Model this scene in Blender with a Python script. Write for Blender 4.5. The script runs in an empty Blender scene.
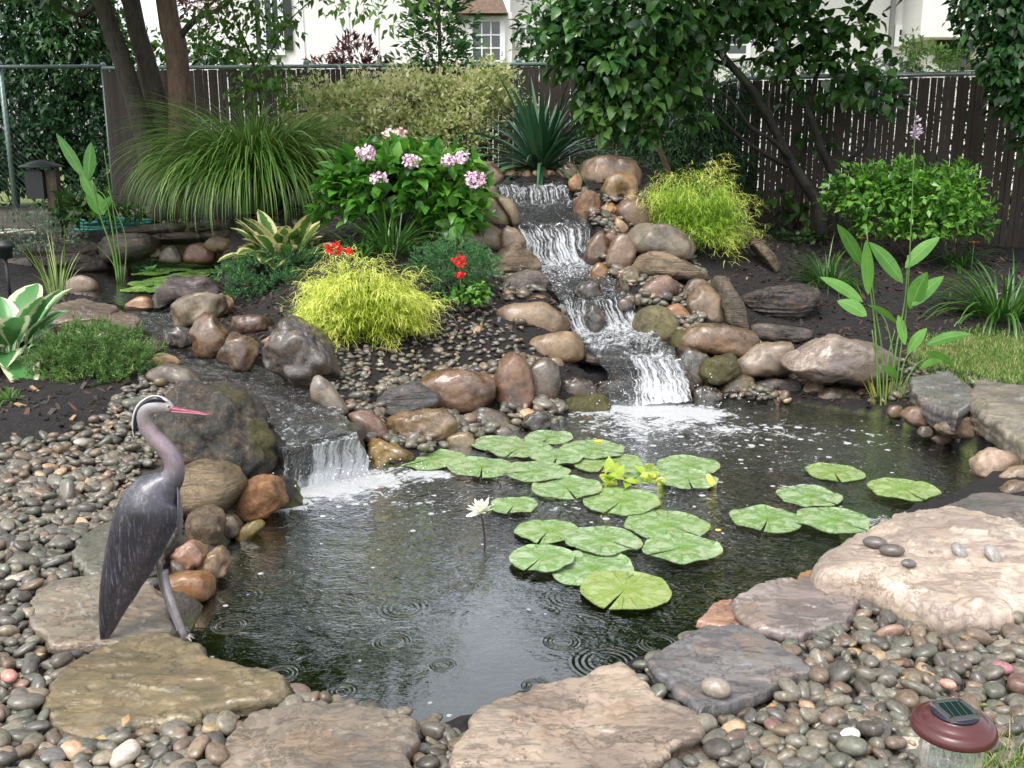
import bpy, math, random
import numpy as np
from mathutils import Vector, noise
rng = np.random.default_rng(7); random.seed(7)
R = math.radians
SC = bpy.context.scene; COL = SC.collection

# ---------------------------------------------------------------- camera, world, sun, exposure
F = 1000.0; CAM = np.array([0.0, 0.0, 1.55]); PITCH = R(13.17)
cd = bpy.data.cameras.new('camera'); cam = bpy.data.objects.new('camera', cd); COL.objects.link(cam)
cd.sensor_width = 36; cd.lens = F / 1024 * 36; cd.clip_start = 0.05; cd.clip_end = 500
cam.location = CAM; cam.rotation_euler = (math.pi / 2 - PITCH, 0, 0); SC.camera = cam
w = bpy.data.worlds.new('World'); SC.world = w; w.use_nodes = True
SUN_EL, SUN_AZ = R(60), R(215)          # high sun behind thin cloud, behind the camera on the left
nt = w.node_tree; bg = nt.nodes['Background']
sky = nt.nodes.new('ShaderNodeTexSky'); sky.sky_type = 'NISHITA'; sky.sun_disc = False
sky.sun_elevation = SUN_EL; sky.sun_rotation = SUN_AZ; sky.air_density = 1.0; sky.dust_density = 3.0; sky.ozone_density = 1.0
hs = nt.nodes.new('ShaderNodeHueSaturation'); hs.inputs['Saturation'].default_value = 0.22
nt.links.new(sky.outputs[0], hs.inputs['Color']); nt.links.new(hs.outputs[0], bg.inputs['Color'])
bg.inputs['Strength'].default_value = 0.15
sl = bpy.data.lights.new('sun', 'SUN'); sl.energy = 0.85; sl.angle = R(25); sl.color = (1.0, 0.97, 0.92)
so = bpy.data.objects.new('sun', sl); COL.objects.link(so); so.rotation_euler = (math.pi / 2 - SUN_EL, 0, math.pi - SUN_AZ)
so.location = (0, 0, 20)
vs = SC.view_settings; vs.view_transform = 'Standard'; vs.look = 'None'; vs.gamma = 1; vs.exposure = 1.42; vs.use_curve_mapping = False
SC.cycles.max_bounces = 7; SC.cycles.transparent_max_bounces = 12; SC.cycles.diffuse_bounces = 3
SC.cycles.glossy_bounces = 4; SC.cycles.transmission_bounces = 6; SC.cycles.caustics_reflective = False; SC.cycles.caustics_refractive = False
SC.cycles.use_denoising = True

# ---------------------------------------------------------------- pixel <-> world
CP, SP = math.cos(PITCH), math.sin(PITCH)
RIGHT = np.array([1., 0, 0]); UPC = np.array([0, SP, CP]); FWD = np.array([0, CP, -SP])
def ray(px, py): return RIGHT * ((px - 512) / F) + FWD + UPC * ((384 - py) / F)
def PY(px, py, Y): d = ray(px, py); return CAM + d * (Y / d[1])
def PZ(px, py, z): d = ray(px, py); return CAM + d * ((z - CAM[2]) / d[2])
def proj(P):
    q = np.asarray(P) - CAM; t = q @ FWD
    return 512 + F * (q @ RIGHT) / t, 384 - F * (q @ UPC) / t
def depth(P): return float((np.asarray(P) - CAM) @ FWD)
def parse(s): return np.array([[float(v) for v in p.split(',')] for p in s.split()])

# ---------------------------------------------------------------- terrain
ctrl = []
def cY(px, py, Y): ctrl.append(PY(px, py, Y))
def cZ(px, py, z): ctrl.append(PZ(px, py, z))
for px, py, z in [(0,768,.10),(150,760,.09),(0,680,.11),(0,600,.13),(60,560,.12),(0,520,.16),(100,500,.13),(0,450,.21),(60,420,.27),(180,450,.14),(120,430,.2),
    (0,400,.3),(100,385,.32),(150,375,.28),(0,330,.42),(60,340,.38),(60,308,.42),(130,300,.40),(240,470,.1),(200,540,.06),(170,600,.06),
    (330,400,.26),(400,730,.06),(512,780,.08),(512,900,.1),(640,700,.07),(700,650,.06),(800,700,.1),(1024,740,.1),(820,600,.08),(1024,640,.11),(1100,560,.13),
    (1024,470,.13),(985,440,.10),(930,410,.12),(960,390,.18),(880,400,.06),(1000,360,.24),(930,330,.3),(1080,350,.26),
    (430,440,.0),(360,440,.08),(500,425,.02),(560,415,.0),(700,395,.0),(800,395,.0),(750,360,.16),(860,350,.22),(1040,420,.2)]: cZ(px, py, z)
for px, py, Y in [(450,400,5.75),(380,375,5.8),(365,350,6.1),(460,320,6.7),(330,320,6.5),(470,250,7.7),(400,250,7.3),(300,255,8.0),(250,300,7.6),
    (300,240,8.6),(240,215,9.8),(165,215,11),(60,225,11.2),(450,180,8.7),(540,170,9.2),(640,165,9.2),(690,330,6.7),(700,265,7.9),(640,270,7.6),(600,190,8.5),
    (700,200,9.0),(750,235,9.3),(760,290,7.6),(830,300,7.6),(820,250,9.5),(900,245,9.6),(1020,250,9.8),(150,262,9.8),(30,262,9.5),
    (497,183,8.7),(568,183,8.7),(500,207,8.3),(573,207,8.3),(515,226,7.95),(585,222,7.95),(525,270,7.7),(595,266,7.7),(562,302,6.9),(632,298,6.9),
    (575,332,6.8),(645,328,6.8),(520,300,7.0),(520,340,6.4)]: cY(px, py, Y)
for p in [(-1,11,1.0),(1,11,.95),(3,11,.75),(5,10.5,.6),(-7,12,.75),(-4,13.5,.85),(0,13.5,.85),(4,13,.7),(8,11,.6),(7,7,.4),(7,3,.15),(-7,8,.5),(-6,4,.25),(-4,1,.1),(0,0,.1),(4,0,.1),
    (-12,20,.7),(0,22,.7),(12,20,.7),(-2,1.5,.09),(2,1.5,.1)]: ctrl.append(np.array(p, float))
ctrl = np.array(ctrl)
def _solve():
    n = len(ctrl); D = np.linalg.norm(ctrl[:, None, :2] - ctrl[None, :, :2], axis=2)
    A = np.zeros((n + 3, n + 3)); A[:n, :n] = -np.sqrt(D * D + .04) + np.eye(n) * .02
    A[:n, n] = 1; A[:n, n + 1:] = ctrl[:, :2]; A[n, :n] = 1; A[n + 1:, :n] = ctrl[:, :2].T
    return np.linalg.solve(A, np.concatenate([ctrl[:, 2], [0, 0, 0]]))
_W = _solve()
def base_h(x, y):
    x = np.atleast_1d(np.asarray(x, float)); y = np.atleast_1d(np.asarray(y, float)); out = np.empty(x.shape)
    n = len(ctrl)
    for s in range(0, len(x), 20000):
        a, b = np.clip(x[s:s+20000], -12, 12), np.clip(y[s:s+20000], 0, 22)
        D = np.sqrt((a[:, None] - ctrl[:, 0]) ** 2 + (b[:, None] - ctrl[:, 1]) ** 2 + .04)
        out[s:s+20000] = -D @ _W[:n] + _W[n] + _W[n+1] * a + _W[n+2] * b
    return out
def inside(poly, x, y):
    r = np.zeros(x.shape, bool); n = len(poly); j = n - 1
    for i in range(n):
        xi, yi = poly[i]; xj, yj = poly[j]
        c = ((yi > y) != (yj > y)) & (x < (xj - xi) * (y - yi) / (yj - yi + 1e-12) + xi); r ^= c; j = i
    return r
def edge_d(poly, x, y):
    d = np.full(x.shape, 1e9); n = len(poly)
    for i in range(n):
        a = poly[i]; b = poly[(i + 1) % n]; ab = b - a
        t = np.clip(((x - a[0]) * ab[0] + (y - a[1]) * ab[1]) / (ab @ ab), 0, 1)
        d = np.minimum(d, np.hypot(x - a[0] - t * ab[0], y - a[1] - t * ab[1]))
    return d
POND_PX = parse("290,470 300,505 245,515 222,545 200,600 180,640 200,675 285,700 330,722 430,745 500,715 600,685 660,665 700,640 750,612 820,590 850,560 900,520 950,510 990,490 985,460 935,436 880,415 800,405 720,402 690,392 640,388 590,395 560,420 500,430 455,445 400,468 372,462 340,465")
POND = np.array([PZ(a, b, 0)[:2] for a, b in POND_PX])
UP_PX = parse("110,300 60,292 50,276 90,266 130,258 180,258 235,262 232,278 215,292 150,306")
UPZ = .43
UPPOND = np.array([PZ(a, b, UPZ)[:2] for a, b in UP_PX])
# strips: left px, right px, mode ('z' or 'Y'), value ; from the top down
STREAM = [((105,296),(180,290),'z',.43),((125,316),(205,312),'z',.40),((150,335),(215,335),'z',.34),((165,360),(240,362),'z',.30),((205,385),(300,380),'z',.27),
          ((245,405),(335,400),'z',.25),((275,430),(350,422),'z',.235),((288,446),(356,434),'z',.22)]
LFALL = [((286,445),(358,432),'z',.222),((285,450),(361,437),'z',.21),((284,462),(365,446),'z',.15),((284,478),(369,460),'z',.06),((284,494),(372,474),'z',-.01)]
CASC = [((497,181),(568,181),'Y',8.75),((497,186),(568,186),'Y',8.48),((499,204),(573,203),'Y',8.40),((503,211),(578,210),'Y',8.2),((514,226),(586,222),'Y',7.97),
        ((519,234),(588,230),'Y',7.92),((528,264),(592,262),'Y',7.82),((543,280),(613,279),'Y',7.35),((558,301),(632,296),'Y',6.97),((570,330),(645,325),'Y',6.86),
        ((583,345),(668,343),'Y',6.48),((598,356),(682,360),'Y',6.24),((606,372),(688,372),'Y',6.19),((613,409),(692,402),'Y',6.02)]
def strip_pts(S):
    f = lambda p, m, v: PZ(p[0], p[1], v) if m == 'z' else PY(p[0], p[1], v)
    return np.array([[f(l, m, v), f(r, m, v)] for l, r, m, v in S])
def strip_poly(S, grow=0.0):
    q = strip_pts(S); L = q[:, 0, :2]; Rr = q[:, 1, :2]; d = Rr - L; d /= np.linalg.norm(d, axis=1)[:, None]
    return np.concatenate([L - d * grow, (Rr + d * grow)[::-1]])
def smooth(t): t = np.clip(t, 0, 1); return t * t * (3 - 2 * t)
_strips = [(strip_poly(STREAM, .05), strip_pts(STREAM)), (strip_poly(CASC, .04), strip_pts(CASC)), (strip_poly(LFALL, .03), strip_pts(LFALL))]
def height(x, y, carve=True):
    x = np.atleast_1d(np.asarray(x, float)); y = np.atleast_1d(np.asarray(y, float))
    z = base_h(x, y)
    if not carve: return z
    ins = inside(POND, x, y); d = edge_d(POND, x, y)
    z = np.where(ins, np.minimum(z, .01 - .62 * smooth(d / .75) - .05 * smooth(d / .06)), np.maximum(z, .015 + .03 * smooth(d / .12)))
    ins = inside(UPPOND, x, y); d = edge_d(UPPOND, x, y)
    z = np.where(ins, np.minimum(z, UPZ - .02 - .25 * smooth(d / .3)), z)
    z = np.where(~ins & (d < .5), np.maximum(z, UPZ + .01), z)
    for poly, q in _strips:
        ins = inside(poly, x, y)
        if ins.any():
            pts = np.concatenate([q[:-1] * (1 - t) + q[1:] * t for t in np.linspace(0, 1, 8)]).reshape(-1, 3)
            D = (x[ins][:, None] - pts[:, 0]) ** 2 + (y[ins][:, None] - pts[:, 1]) ** 2
            W = 1 / (D + 1e-3) ** 2; zz = (W * pts[:, 2]).sum(1) / W.sum(1)
            z[ins] = np.clip(z[ins], zz - .26, zz - .17) if poly is _strips[1][0] else np.minimum(z[ins], zz - .08)
    return z
def hgt(x, y): return float(height([x], [y])[0])
def hit(px, py, far=14.0):
    d = ray(px, py); ts = np.linspace(1.5, far, 900); P = CAM + ts[:, None] * d
    h = base_h(P[:, 0], P[:, 1]); k = np.nonzero(P[:, 2] < h)[0]
    return P[k[0]] if len(k) else P[-1]

# ---------------------------------------------------------------- mesh helpers
def mesh_np(name, V, Fc, smooth_=True, attrs=None):
    """V (n,3), Fc (m,k) all faces of one size, or list of such arrays"""
    me = bpy.data.meshes.new(name); V = np.asarray(V, np.float32)
    FL = Fc if isinstance(Fc, list) else [Fc]; FL = [np.asarray(f, np.int32) for f in FL if len(f)]
    me.vertices.add(len(V)); me.vertices.foreach_set('co', V.ravel())
    loops = np.concatenate([f.ravel() for f in FL]); tot = np.concatenate([np.full(len(f), f.shape[1], np.int32) for f in FL])
    me.loops.add(len(loops)); me.loops.foreach_set('vertex_index', loops)
    me.polygons.add(len(tot)); me.polygons.foreach_set('loop_start', np.concatenate([[0], np.cumsum(tot)[:-1]]).astype(np.int32))
    try: me.polygons.foreach_set('loop_total', tot)
    except Exception: pass
    me.polygons.foreach_set('use_smooth', np.full(len(tot), smooth_, bool))
    me.update(calc_edges=True); me.validate()
    for k, a in (attrs or {}).items():
        a = np.asarray(a, np.float32)
        if a.ndim == 1: at = me.attributes.new(k, 'FLOAT', 'POINT'); at.data.foreach_set('value', a)
        else: at = me.attributes.new(k, 'FLOAT_COLOR', 'POINT'); at.data.foreach_set('color', np.concatenate([a, np.ones((len(a), 1), np.float32)], 1).ravel())
    return me
def put(name, me, mat=None, parent=None, loc=None):
    o = bpy.data.objects.new(name, me); COL.objects.link(o)
    if mat is not None: me.materials.append(mat)
    if parent is not None: o.parent = parent
    if loc is not None: o.location = loc
    return o
def tag(o, label=None, cat=None, group=None, kind=None):
    if label: o['label'] = label
    if cat: o['category'] = cat
    if group: o['group'] = group
    if kind: o['kind'] = kind
    return o
def thing(name, loc, label, cat, group=None):
    o = bpy.data.objects.new(name, None); COL.objects.link(o); o.location = loc; o.empty_display_size = .1
    return tag(o, label, cat, group)
def sub(V, loc): return np.asarray(V) - np.asarray(loc)
def ico(n):
    import bmesh
    bm = bmesh.new(); bmesh.ops.create_icosphere(bm, subdivisions=n, radius=1)
    V = np.array([v.co[:] for v in bm.verts]); Fc = np.array([[v.index for v in f.verts] for f in bm.faces]); bm.free(); return V, Fc
ICO = {n: ico(n) for n in (2, 3, 4, 5)}
def fbm(P, sc, oct_=4, seed=0.0, H=1.0):
    return np.array([noise.fractal(Vector((p[0] * sc + seed, p[1] * sc - seed * .7, p[2] * sc + seed * .3)), H, 2.0, oct_) for p in P])
def box(cx, cy, cz, sx, sy, sz, bev=0.0):
    V = np.array([[x, y, z] for z in (-1, 1) for y in (-1, 1) for x in (-1, 1)], float) * [sx / 2, sy / 2, sz / 2] + [cx, cy, cz]
    Fc = np.array([[0, 2, 3, 1], [4, 5, 7, 6], [0, 1, 5, 4], [2, 6, 7, 3], [0, 4, 6, 2], [1, 3, 7, 5]]); return V, Fc
class MB:
    def __init__(s): s.V = []; s.F = []; s.n = 0
    def add(s, V, Fc): s.V.append(np.asarray(V, float)); s.F.append(np.asarray(Fc) + s.n); s.n += len(V); return s
    def box(s, *a): return s.add(*box(*a))
    def mesh(s, name, sm=False, off=(0, 0, 0)):
        by = {}
        for f in s.F: by.setdefault(f.shape[1], []).append(f)
        return mesh_np(name, np.concatenate(s.V) - np.asarray(off), [np.concatenate(v) for v in by.values()], sm)
def tube(pts, rad, k=8, wob=0.0):
    pts = np.asarray(pts, float); n = len(pts); rad = np.broadcast_to(np.asarray(rad, float), (n,))
    T = np.gradient(pts, axis=0); T /= np.linalg.norm(T, axis=1)[:, None] + 1e-9
    ref = np.array([0, 0, 1.]) if abs(T[:, 2]).mean() < .8 else np.array([1., 0, 0])
    U = np.cross(T, ref); U /= np.linalg.norm(U, axis=1)[:, None] + 1e-9; W = np.cross(T, U)
    a = np.linspace(0, 2 * np.pi, k, endpoint=False)
    rr = rad[:, None] * (1 + wob * rng.normal(size=(n, k)))
    V = pts[:, None] + rr[..., None] * (np.cos(a)[None, :, None] * U[:, None] + np.sin(a)[None, :, None] * W[:, None])
    V = V.reshape(-1, 3); i = np.arange(n - 1)[:, None] * k; j = np.arange(k)[None]; jn = (j + 1) % k
    Fc = np.stack([i + j, i + jn, i + k + jn, i + k + j], -1).reshape(-1, 4)
    V = np.concatenate([V, pts[:1], pts[-1:]]); c0, c1 = n * k, n * k + 1; q = np.arange(k)
    F2 = np.concatenate([np.stack([np.full(k, c0), (q + 1) % k, q, np.full(k, c0)], 1)[:, :3], np.stack([np.full(k, c1), (n - 1) * k + q, (n - 1) * k + (q + 1) % k], 1)])
    return V, Fc, F2
def add_tube(mb, *a, **k):
    V, F4, F3 = tube(*a, **k); n = mb.n; mb.add(V, F4); mb.F.append(F3 + n); return mb
def lathe(prof, k=32):
    prof = np.array(prof, float); a = np.linspace(0, 2 * np.pi, k, endpoint=False)
    V = np.stack([prof[:, None, 0] * np.cos(a), prof[:, None, 0] * np.sin(a), np.broadcast_to(prof[:, None, 1], (len(prof), k))], -1).reshape(-1, 3)
    i = np.arange(len(prof) - 1)[:, None] * k; j = np.arange(k)[None]; jn = (j + 1) % k
    return V, np.stack([i + j, i + jn, i + k + jn, i + k + j], -1).reshape(-1, 4)
def spline(P, n):
    """Catmull-Rom through P, n samples"""
    P = np.asarray(P, float); Q = np.concatenate([[2 * P[0] - P[1]], P, [2 * P[-1] - P[-2]]]); m = len(P) - 1
    t = np.linspace(0, m - 1e-6, n); i = t.astype(int); u = (t - i)[:, None] if P.ndim > 1 else t - i
    a, b, c, d = Q[i], Q[i + 1], Q[i + 2], Q[i + 3]
    return .5 * (2 * b + (c - a) * u + (2 * a - 5 * b + 4 * c - d) * u ** 2 + (3 * b - a - 3 * c + d) * u ** 3)

# ---------------------------------------------------------------- materials
class NT:
    def __init__(s, name):
        s.m = bpy.data.materials.new(name); s.m.use_nodes = True; s.t = s.m.node_tree; s.b = s.t.nodes['Principled BSDF']; s.out = s.t.nodes['Material Output']
    def n(s, typ, ins=None, **k):
        nd = s.t.nodes.new('ShaderNode' + typ)
        for a, v in k.items(): setattr(nd, a, v)
        for a, v in (ins or {}).items():
            if isinstance(v, tuple) and len(v) == 2 and hasattr(v[0], 'outputs'): s.t.links.new(v[0].outputs[v[1]], nd.inputs[a])
            elif hasattr(v, 'outputs'): s.t.links.new(v.outputs[0], nd.inputs[a])
            else: nd.inputs[a].default_value = v
        return nd
    def math(s, op, a, b=0.0, c=0.0, clamp=False): nd = s.n('Math', {0: a, 1: b, 2: c}, operation=op); nd.use_clamp = clamp; return nd
    def mix(s, f, a, b, mode='MIX'): return (s.n('Mix', {0: f, 6: a, 7: b}, data_type='RGBA', blend_type=mode), 2)
    def ramp(s, f, stops):
        r = s.n('ValToRGB', {'Fac': f}); e = r.color_ramp.elements
        while len(e) < len(stops): e.new(.5)
        for i, (p, c) in enumerate(stops): e[i].position = p; e[i].color = (*c, 1) if isinstance(c, tuple) else (c, c, c, 1)
        return r
    def noise(s, vec, scale, detail=5, rough=.6, dist=0.0): return s.n('TexNoise', {'Vector': vec, 'Scale': scale, 'Detail': detail, 'Roughness': rough, 'Distortion': dist})
    def set(s, **k):
        for a, v in k.items():
            a = a.replace('_', ' ')
            if isinstance(v, tuple) and len(v) == 2 and hasattr(v[0], 'outputs'): s.t.links.new(v[0].outputs[v[1]], s.b.inputs[a])
            elif hasattr(v, 'outputs'): s.t.links.new(v.outputs[0], s.b.inputs[a])
            else: s.b.inputs[a].default_value = v
        return s
    def bump(s, h, strength=.4, dist=.01): s.set(Normal=s.n('Bump', {'Height': h, 'Strength': strength, 'Distance': dist})); return s
def C4(c): return (*c, 1.0)
def plain(name, col, rough=.5, metal=0.0, spec=.5, nscale=0, namp=.25, bump=0):
    a = NT(name)
    if nscale:
        co = a.n('TexCoord'); nz = a.noise((co, 3), nscale)
        a.set(Base_Color=a.mix(a.ramp(nz, [(.3, 0.), (.7, 1.)]), C4(tuple(c * (1 - namp) for c in col)), C4(tuple(min(1, c * (1 + namp)) for c in col))))
        if bump: a.bump(nz, bump, .01)
    else: a.set(Base_Color=C4(col))
    a.set(Roughness=rough, Metallic=metal); a.b.inputs['Specular IOR Level'].default_value = spec
    return a.m
def rock_mat(name, band=0.0, moss=0.0, rough=(.25, .6), bump=.5, wet=.0, fine=45):
    a = NT(name); co = a.n('TexCoord'); oi = a.n('ObjectInfo')
    off = a.n('VectorMath', {0: (co, 3), 1: (a.n('CombineXYZ', {0: a.math('MULTIPLY', (oi, 5), 37.0), 1: a.math('MULTIPLY', (oi, 5), -19.0), 2: 0.0}), 0)}, operation='ADD')
    n1 = a.noise((off, 0), 5, 6, .6, .4); n2 = a.noise((off, 0), 16, 6, .65); n3 = a.noise((off, 0), fine, 4, .7)
    base = (oi, 1)
    c = a.mix(a.ramp(n1, [(.36, 0.), (.64, 1.)]), a.mix(1., base, (.34, .31, .29, 1), 'MULTIPLY'), a.mix(1., base, (1.12, 1.06, 1.0, 1), 'MULTIPLY'))
    c = a.mix(a.math('MULTIPLY', a.ramp(n2, [(.46, 0.), (.62, 1.)]), .55), c, a.mix(.5, base, (.33, .19, .10, 1)))
    c = a.mix(a.math('MULTIPLY', a.ramp(n3, [(.58, 0.), (.72, 1.)]), .5), c, (.42, .39, .35, 1))
    h = a.math('ADD', a.math('MULTIPLY', n2, .6), a.math('MULTIPLY', n3, .3))
    if band:
        mp = a.n('Mapping', {'Vector': (off, 0), 'Scale': (1.2, 1.2, 14.0), 'Rotation': (.12, .1, 0)})
        nb = a.noise((mp, 0), 3.0, 6, .7, 1.2)
        c = a.mix(a.math('MULTIPLY', a.ramp(nb, [(.40, 1.), (.52, 0.)]), band), c, a.mix(1., base, (.28, .27, .27, 1), 'MULTIPLY'))
        h = a.math('ADD', h, a.math('MULTIPLY', nb, 1.6 * band))
    vor = a.n('TexVoronoi', {'Vector': (a.n('VectorMath', {0: (off, 0), 1: (n2, 1)}, operation='ADD'), 0), 'Scale': 5.0}, feature='DISTANCE_TO_EDGE')
    crack = a.ramp((vor, 0), [(.0, 1.), (.018, 0.)])
    c = a.mix(a.math('MULTIPLY', crack, .22), c, a.mix(1., base, (.2, .18, .17, 1), 'MULTIPLY')); h = a.math('SUBTRACT', h, a.math('MULTIPLY', crack, .25))
    if moss:
        nm = a.noise((off, 0), 3.2, 6, .7); sx = a.n('SeparateXYZ', {0: (co, 3)}); nm = a.math('ADD', nm, a.math('MULTIPLY', a.math('ADD', (sx, 0), (sx, 2)), (.30) if moss < .5 else 0.0)); c = a.mix(a.ramp(nm, [(.60 - moss * .2, 0.), (.70 - moss * .2, 1.)]), c, a.mix(n3, (.05, .055, .012, 1), (.13, .115, .02, 1)))
    c = a.mix(1., c, (.68, .655, .59, 1), 'MULTIPLY')
    n4 = a.noise((off, 0), 38, 8, .78, .3); c = a.mix(a.math('MULTIPLY', a.ramp(n4, [(.38, 1.), (.52, 0.)]), .55), c, a.mix(1., c, (.38, .36, .35, 1), 'MULTIPLY')); c = a.mix(a.math('MULTIPLY', a.ramp(n4, [(.56, 0.), (.68, 1.)]), .35), c, a.mix(.4, c, (.55, .52, .46, 1)))
    h = a.math('ADD', h, a.math('MULTIPLY', n4, .55))
    r = a.ramp(n1, [(.3, rough[0]), (.75, rough[1])])
    a.set(Base_Color=c, Roughness=r); a.bump(h, bump, .02)
    if wet: a.set(Coat_Weight=wet, Coat_Roughness=.12)
    return a.m
M = {}
M['rock'] = rock_mat('river_rock', rough=(.3, .6), bump=.35, wet=.25)
M['wet'] = rock_mat('wet_rock', rough=(.12, .4), bump=.4, wet=.5)
M['band'] = rock_mat('banded_rock', band=.8, rough=(.35, .6), bump=.8, wet=.1)
M['slate'] = rock_mat('slate_rock', band=.7, rough=(.35, .6), bump=.6, wet=.15)
M['moss'] = rock_mat('mossy_rock', moss=.9, rough=(.4, .8), bump=.7)
M['moss1'] = rock_mat('boulder_moss', moss=.22, rough=(.4, .8), bump=1.0)
M['rough'] = rock_mat('rough_rock', rough=(.45, .8), bump=.9, fine=80)
def slab_mat(name):
    a = NT(name); co = a.n('TexCoord'); oi = a.n('ObjectInfo'); P0 = (co, 3)
    P = (a.n('VectorMath', {0: P0, 1: (a.n('CombineXYZ', {0: a.math('MULTIPLY', (oi, 5), 31.0), 1: a.math('MULTIPLY', (oi, 5), 17.0), 2: 0.0}), 0)}, operation='ADD'), 0)
    n1 = a.noise(P, 2.6, 8, .62, .3); n2 = a.noise(P, 7, 10, .68, .2); n3 = a.noise(P, 75, 6, .75); n5 = a.noise(P, 24, 8, .75)
    mp = a.n('Mapping', {'Vector': P, 'Scale': (1.0, 3.0, 2.0), 'Rotation': (0, 0, .6)}); ns = a.noise((mp, 0), 2.6, 12, .72, .25)
    base = (oi, 1)
    c = a.mix(a.ramp(n1, [(.40, 0.), (.60, 1.)]), a.mix(1., base, (.62, .60, .60, 1), 'MULTIPLY'), a.mix(1., base, (1.12, 1.07, 1.0, 1), 'MULTIPLY'))
    c = a.mix(a.math('MULTIPLY', a.ramp(n2, [(.53, 0.), (.60, 1.)]), .55), c, a.mix(.55, base, (.36, .19, .08, 1)))
    c = a.mix(a.math('MULTIPLY', a.ramp(ns, [(.42, 1.), (.47, 0.)]), .5), c, a.mix(1., base, (.46, .43, .42, 1), 'MULTIPLY'))
    c = a.mix(a.math('MULTIPLY', a.ramp(ns, [(.60, 0.), (.63, 1.)]), .35), c, a.mix(.5, base, (.62, .58, .52, 1)))
    c = a.mix(a.math('MULTIPLY', a.ramp(n5, [(.36, 1.), (.50, 0.)]), .35), c, a.mix(1., c, (.45, .42, .38, 1), 'MULTIPLY'))
    c = a.mix(a.math('MULTIPLY', a.ramp(n3, [(.58, 0.), (.66, 1.)]), .3), c, (.52, .48, .44, 1))
    v = a.n('TexVoronoi', {'Vector': (a.n('VectorMath', {0: P, 1: (n2, 1)}, operation='ADD'), 0), 'Scale': 2.3}, feature='DISTANCE_TO_EDGE')
    cr = a.math('MULTIPLY', a.ramp((v, 0), [(0., 1.), (.010, 0.)]), a.ramp(n1, [(.45, 0.), (.55, 1.)]))
    c = a.mix(a.math('MULTIPLY', cr, .8), c, a.mix(1., base, (.18, .15, .13, 1), 'MULTIPLY'))
    st = a.ramp(ns, [(.40, 0.), (.44, .35), (.52, .4), (.56, .7), (.64, .75), (.67, 1.)])
    h = a.math('ADD', a.math('MULTIPLY', st, 1.0), a.math('ADD', a.math('MULTIPLY', n2, .5), a.math('ADD', a.math('MULTIPLY', n3, .10), a.math('MULTIPLY', n5, .22))))
    h = a.math('SUBTRACT', h, a.math('MULTIPLY', cr, .5))
    c = a.mix(1., c, (.66, .665, .64, 1), 'MULTIPLY')
    a.set(Base_Color=c, Roughness=a.ramp(n2, [(.35, .22), (.65, .5)]), Coat_Weight=.4, Coat_Roughness=.14); a.bump(h, .75, .012); return a.m
M['slab'] = slab_mat('flagstone')
def pebble_mat():
    a = NT('pebble'); at = a.n('Attribute', attribute_name='pc'); co = a.n('TexCoord'); n = a.noise((co, 3), 90, 4, .6); n2 = a.noise((co, 3), 30, 3, .6)
    c = a.mix(a.ramp(n, [(.35, 0.), (.65, 1.)]), a.mix(1., (at, 0), (.72, .72, .72, 1), 'MULTIPLY'), a.mix(1., (at, 0), (1.25, 1.25, 1.22, 1), 'MULTIPLY'))
    a.set(Base_Color=c, Roughness=a.ramp(n2, [(.3, .28), (.7, .5)]), Coat_Weight=.15, Coat_Roughness=.15); a.bump(n, .12, .003); return a.m
M['pebble'] = pebble_mat()
def ground_mat():
    a = NT('ground'); co = a.n('TexCoord'); P = (co, 3); z = a.n('Attribute', attribute_name='zone'); sep = a.n('SeparateColor', {0: (z, 0)})
    n1 = a.noise(P, 30, 8, .75); n2 = a.noise(P, 4, 5, .6); v = a.n('TexVoronoi', {'Vector': P, 'Scale': 55.0, 'Randomness': 1.0})
    mul = a.mix(a.ramp(n1, [(.35, 0.), (.7, 1.)]), (.004, .003, .003, 1), (.016, .012, .011, 1))
    mul = a.mix(a.math('MULTIPLY', a.ramp((v, 1), [(.80, 0.), (.9, 1.)]), .6), mul, (.04, .024, .018, 1))
    gr = a.mix(n1, (.05, .09, .012, 1), (.16, .20, .035, 1)); gr = a.mix(a.ramp(n2, [(.5, 0.), (.7, 1.)]), gr, (.24, .21, .09, 1))
    bed = a.mix(a.ramp(n2, [(.35, 0.), (.65, 1.)]), (.04, .055, .010, 1), (.15, .18, .04, 1))
    bed = a.mix(a.ramp((v, 0), [(.0, 1.), (.5, 0.)]), bed, (.05, .05, .02, 1))
    sand = a.mix(n1, (.05, .042, .035, 1), (.12, .10, .08, 1))
    c = a.mix((sep, 0), mul, gr); c = a.mix((sep, 1), c, bed); c = a.mix((sep, 2), c, sand)
    a.set(Base_Color=c, Roughness=.85); a.bump(a.math('ADD', n1, a.math('MULTIPLY', (v, 0), .5)), .9, .03); return a.m
M['ground'] = ground_mat()

# ---------------------------------------------------------------- ground
gx = np.concatenate([-np.geomspace(120, 4.6, 26), np.arange(-4.5, 4.9, .04), np.geomspace(5.0, 120, 26)])
gy = np.concatenate([-np.geomspace(60, .8, 14), np.arange(-.6, 1.5, .15), np.arange(1.6, 10.6, .04), np.geomspace(10.8, 260, 40)])
GX, GY = np.meshgrid(gx, gy); xx, yy = GX.ravel(), GY.ravel()
zz = height(xx, yy)
pin = inside(POND, xx, yy); upin = inside(UPPOND, xx, yy); stin = np.zeros(len(xx), bool)
for p_, q_ in _strips: stin |= inside(p_, xx, yy)
zz += np.where(pin | (np.abs(yy) > 30), 0, rng.normal(0, .004, len(xx)))
q = np.stack([xx, yy, zz], 1) - CAM; t = q @ FWD; PXg = 512 + F * q[:, 0] / np.maximum(t, .1); PYg = 384 - F * (q @ UPC) / np.maximum(t, .1)
lawn = inside(parse("905,352 925,338 980,335 1400,345 1400,410 1024,382 960,372"), PXg, PYg) & (t > 1)
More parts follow.
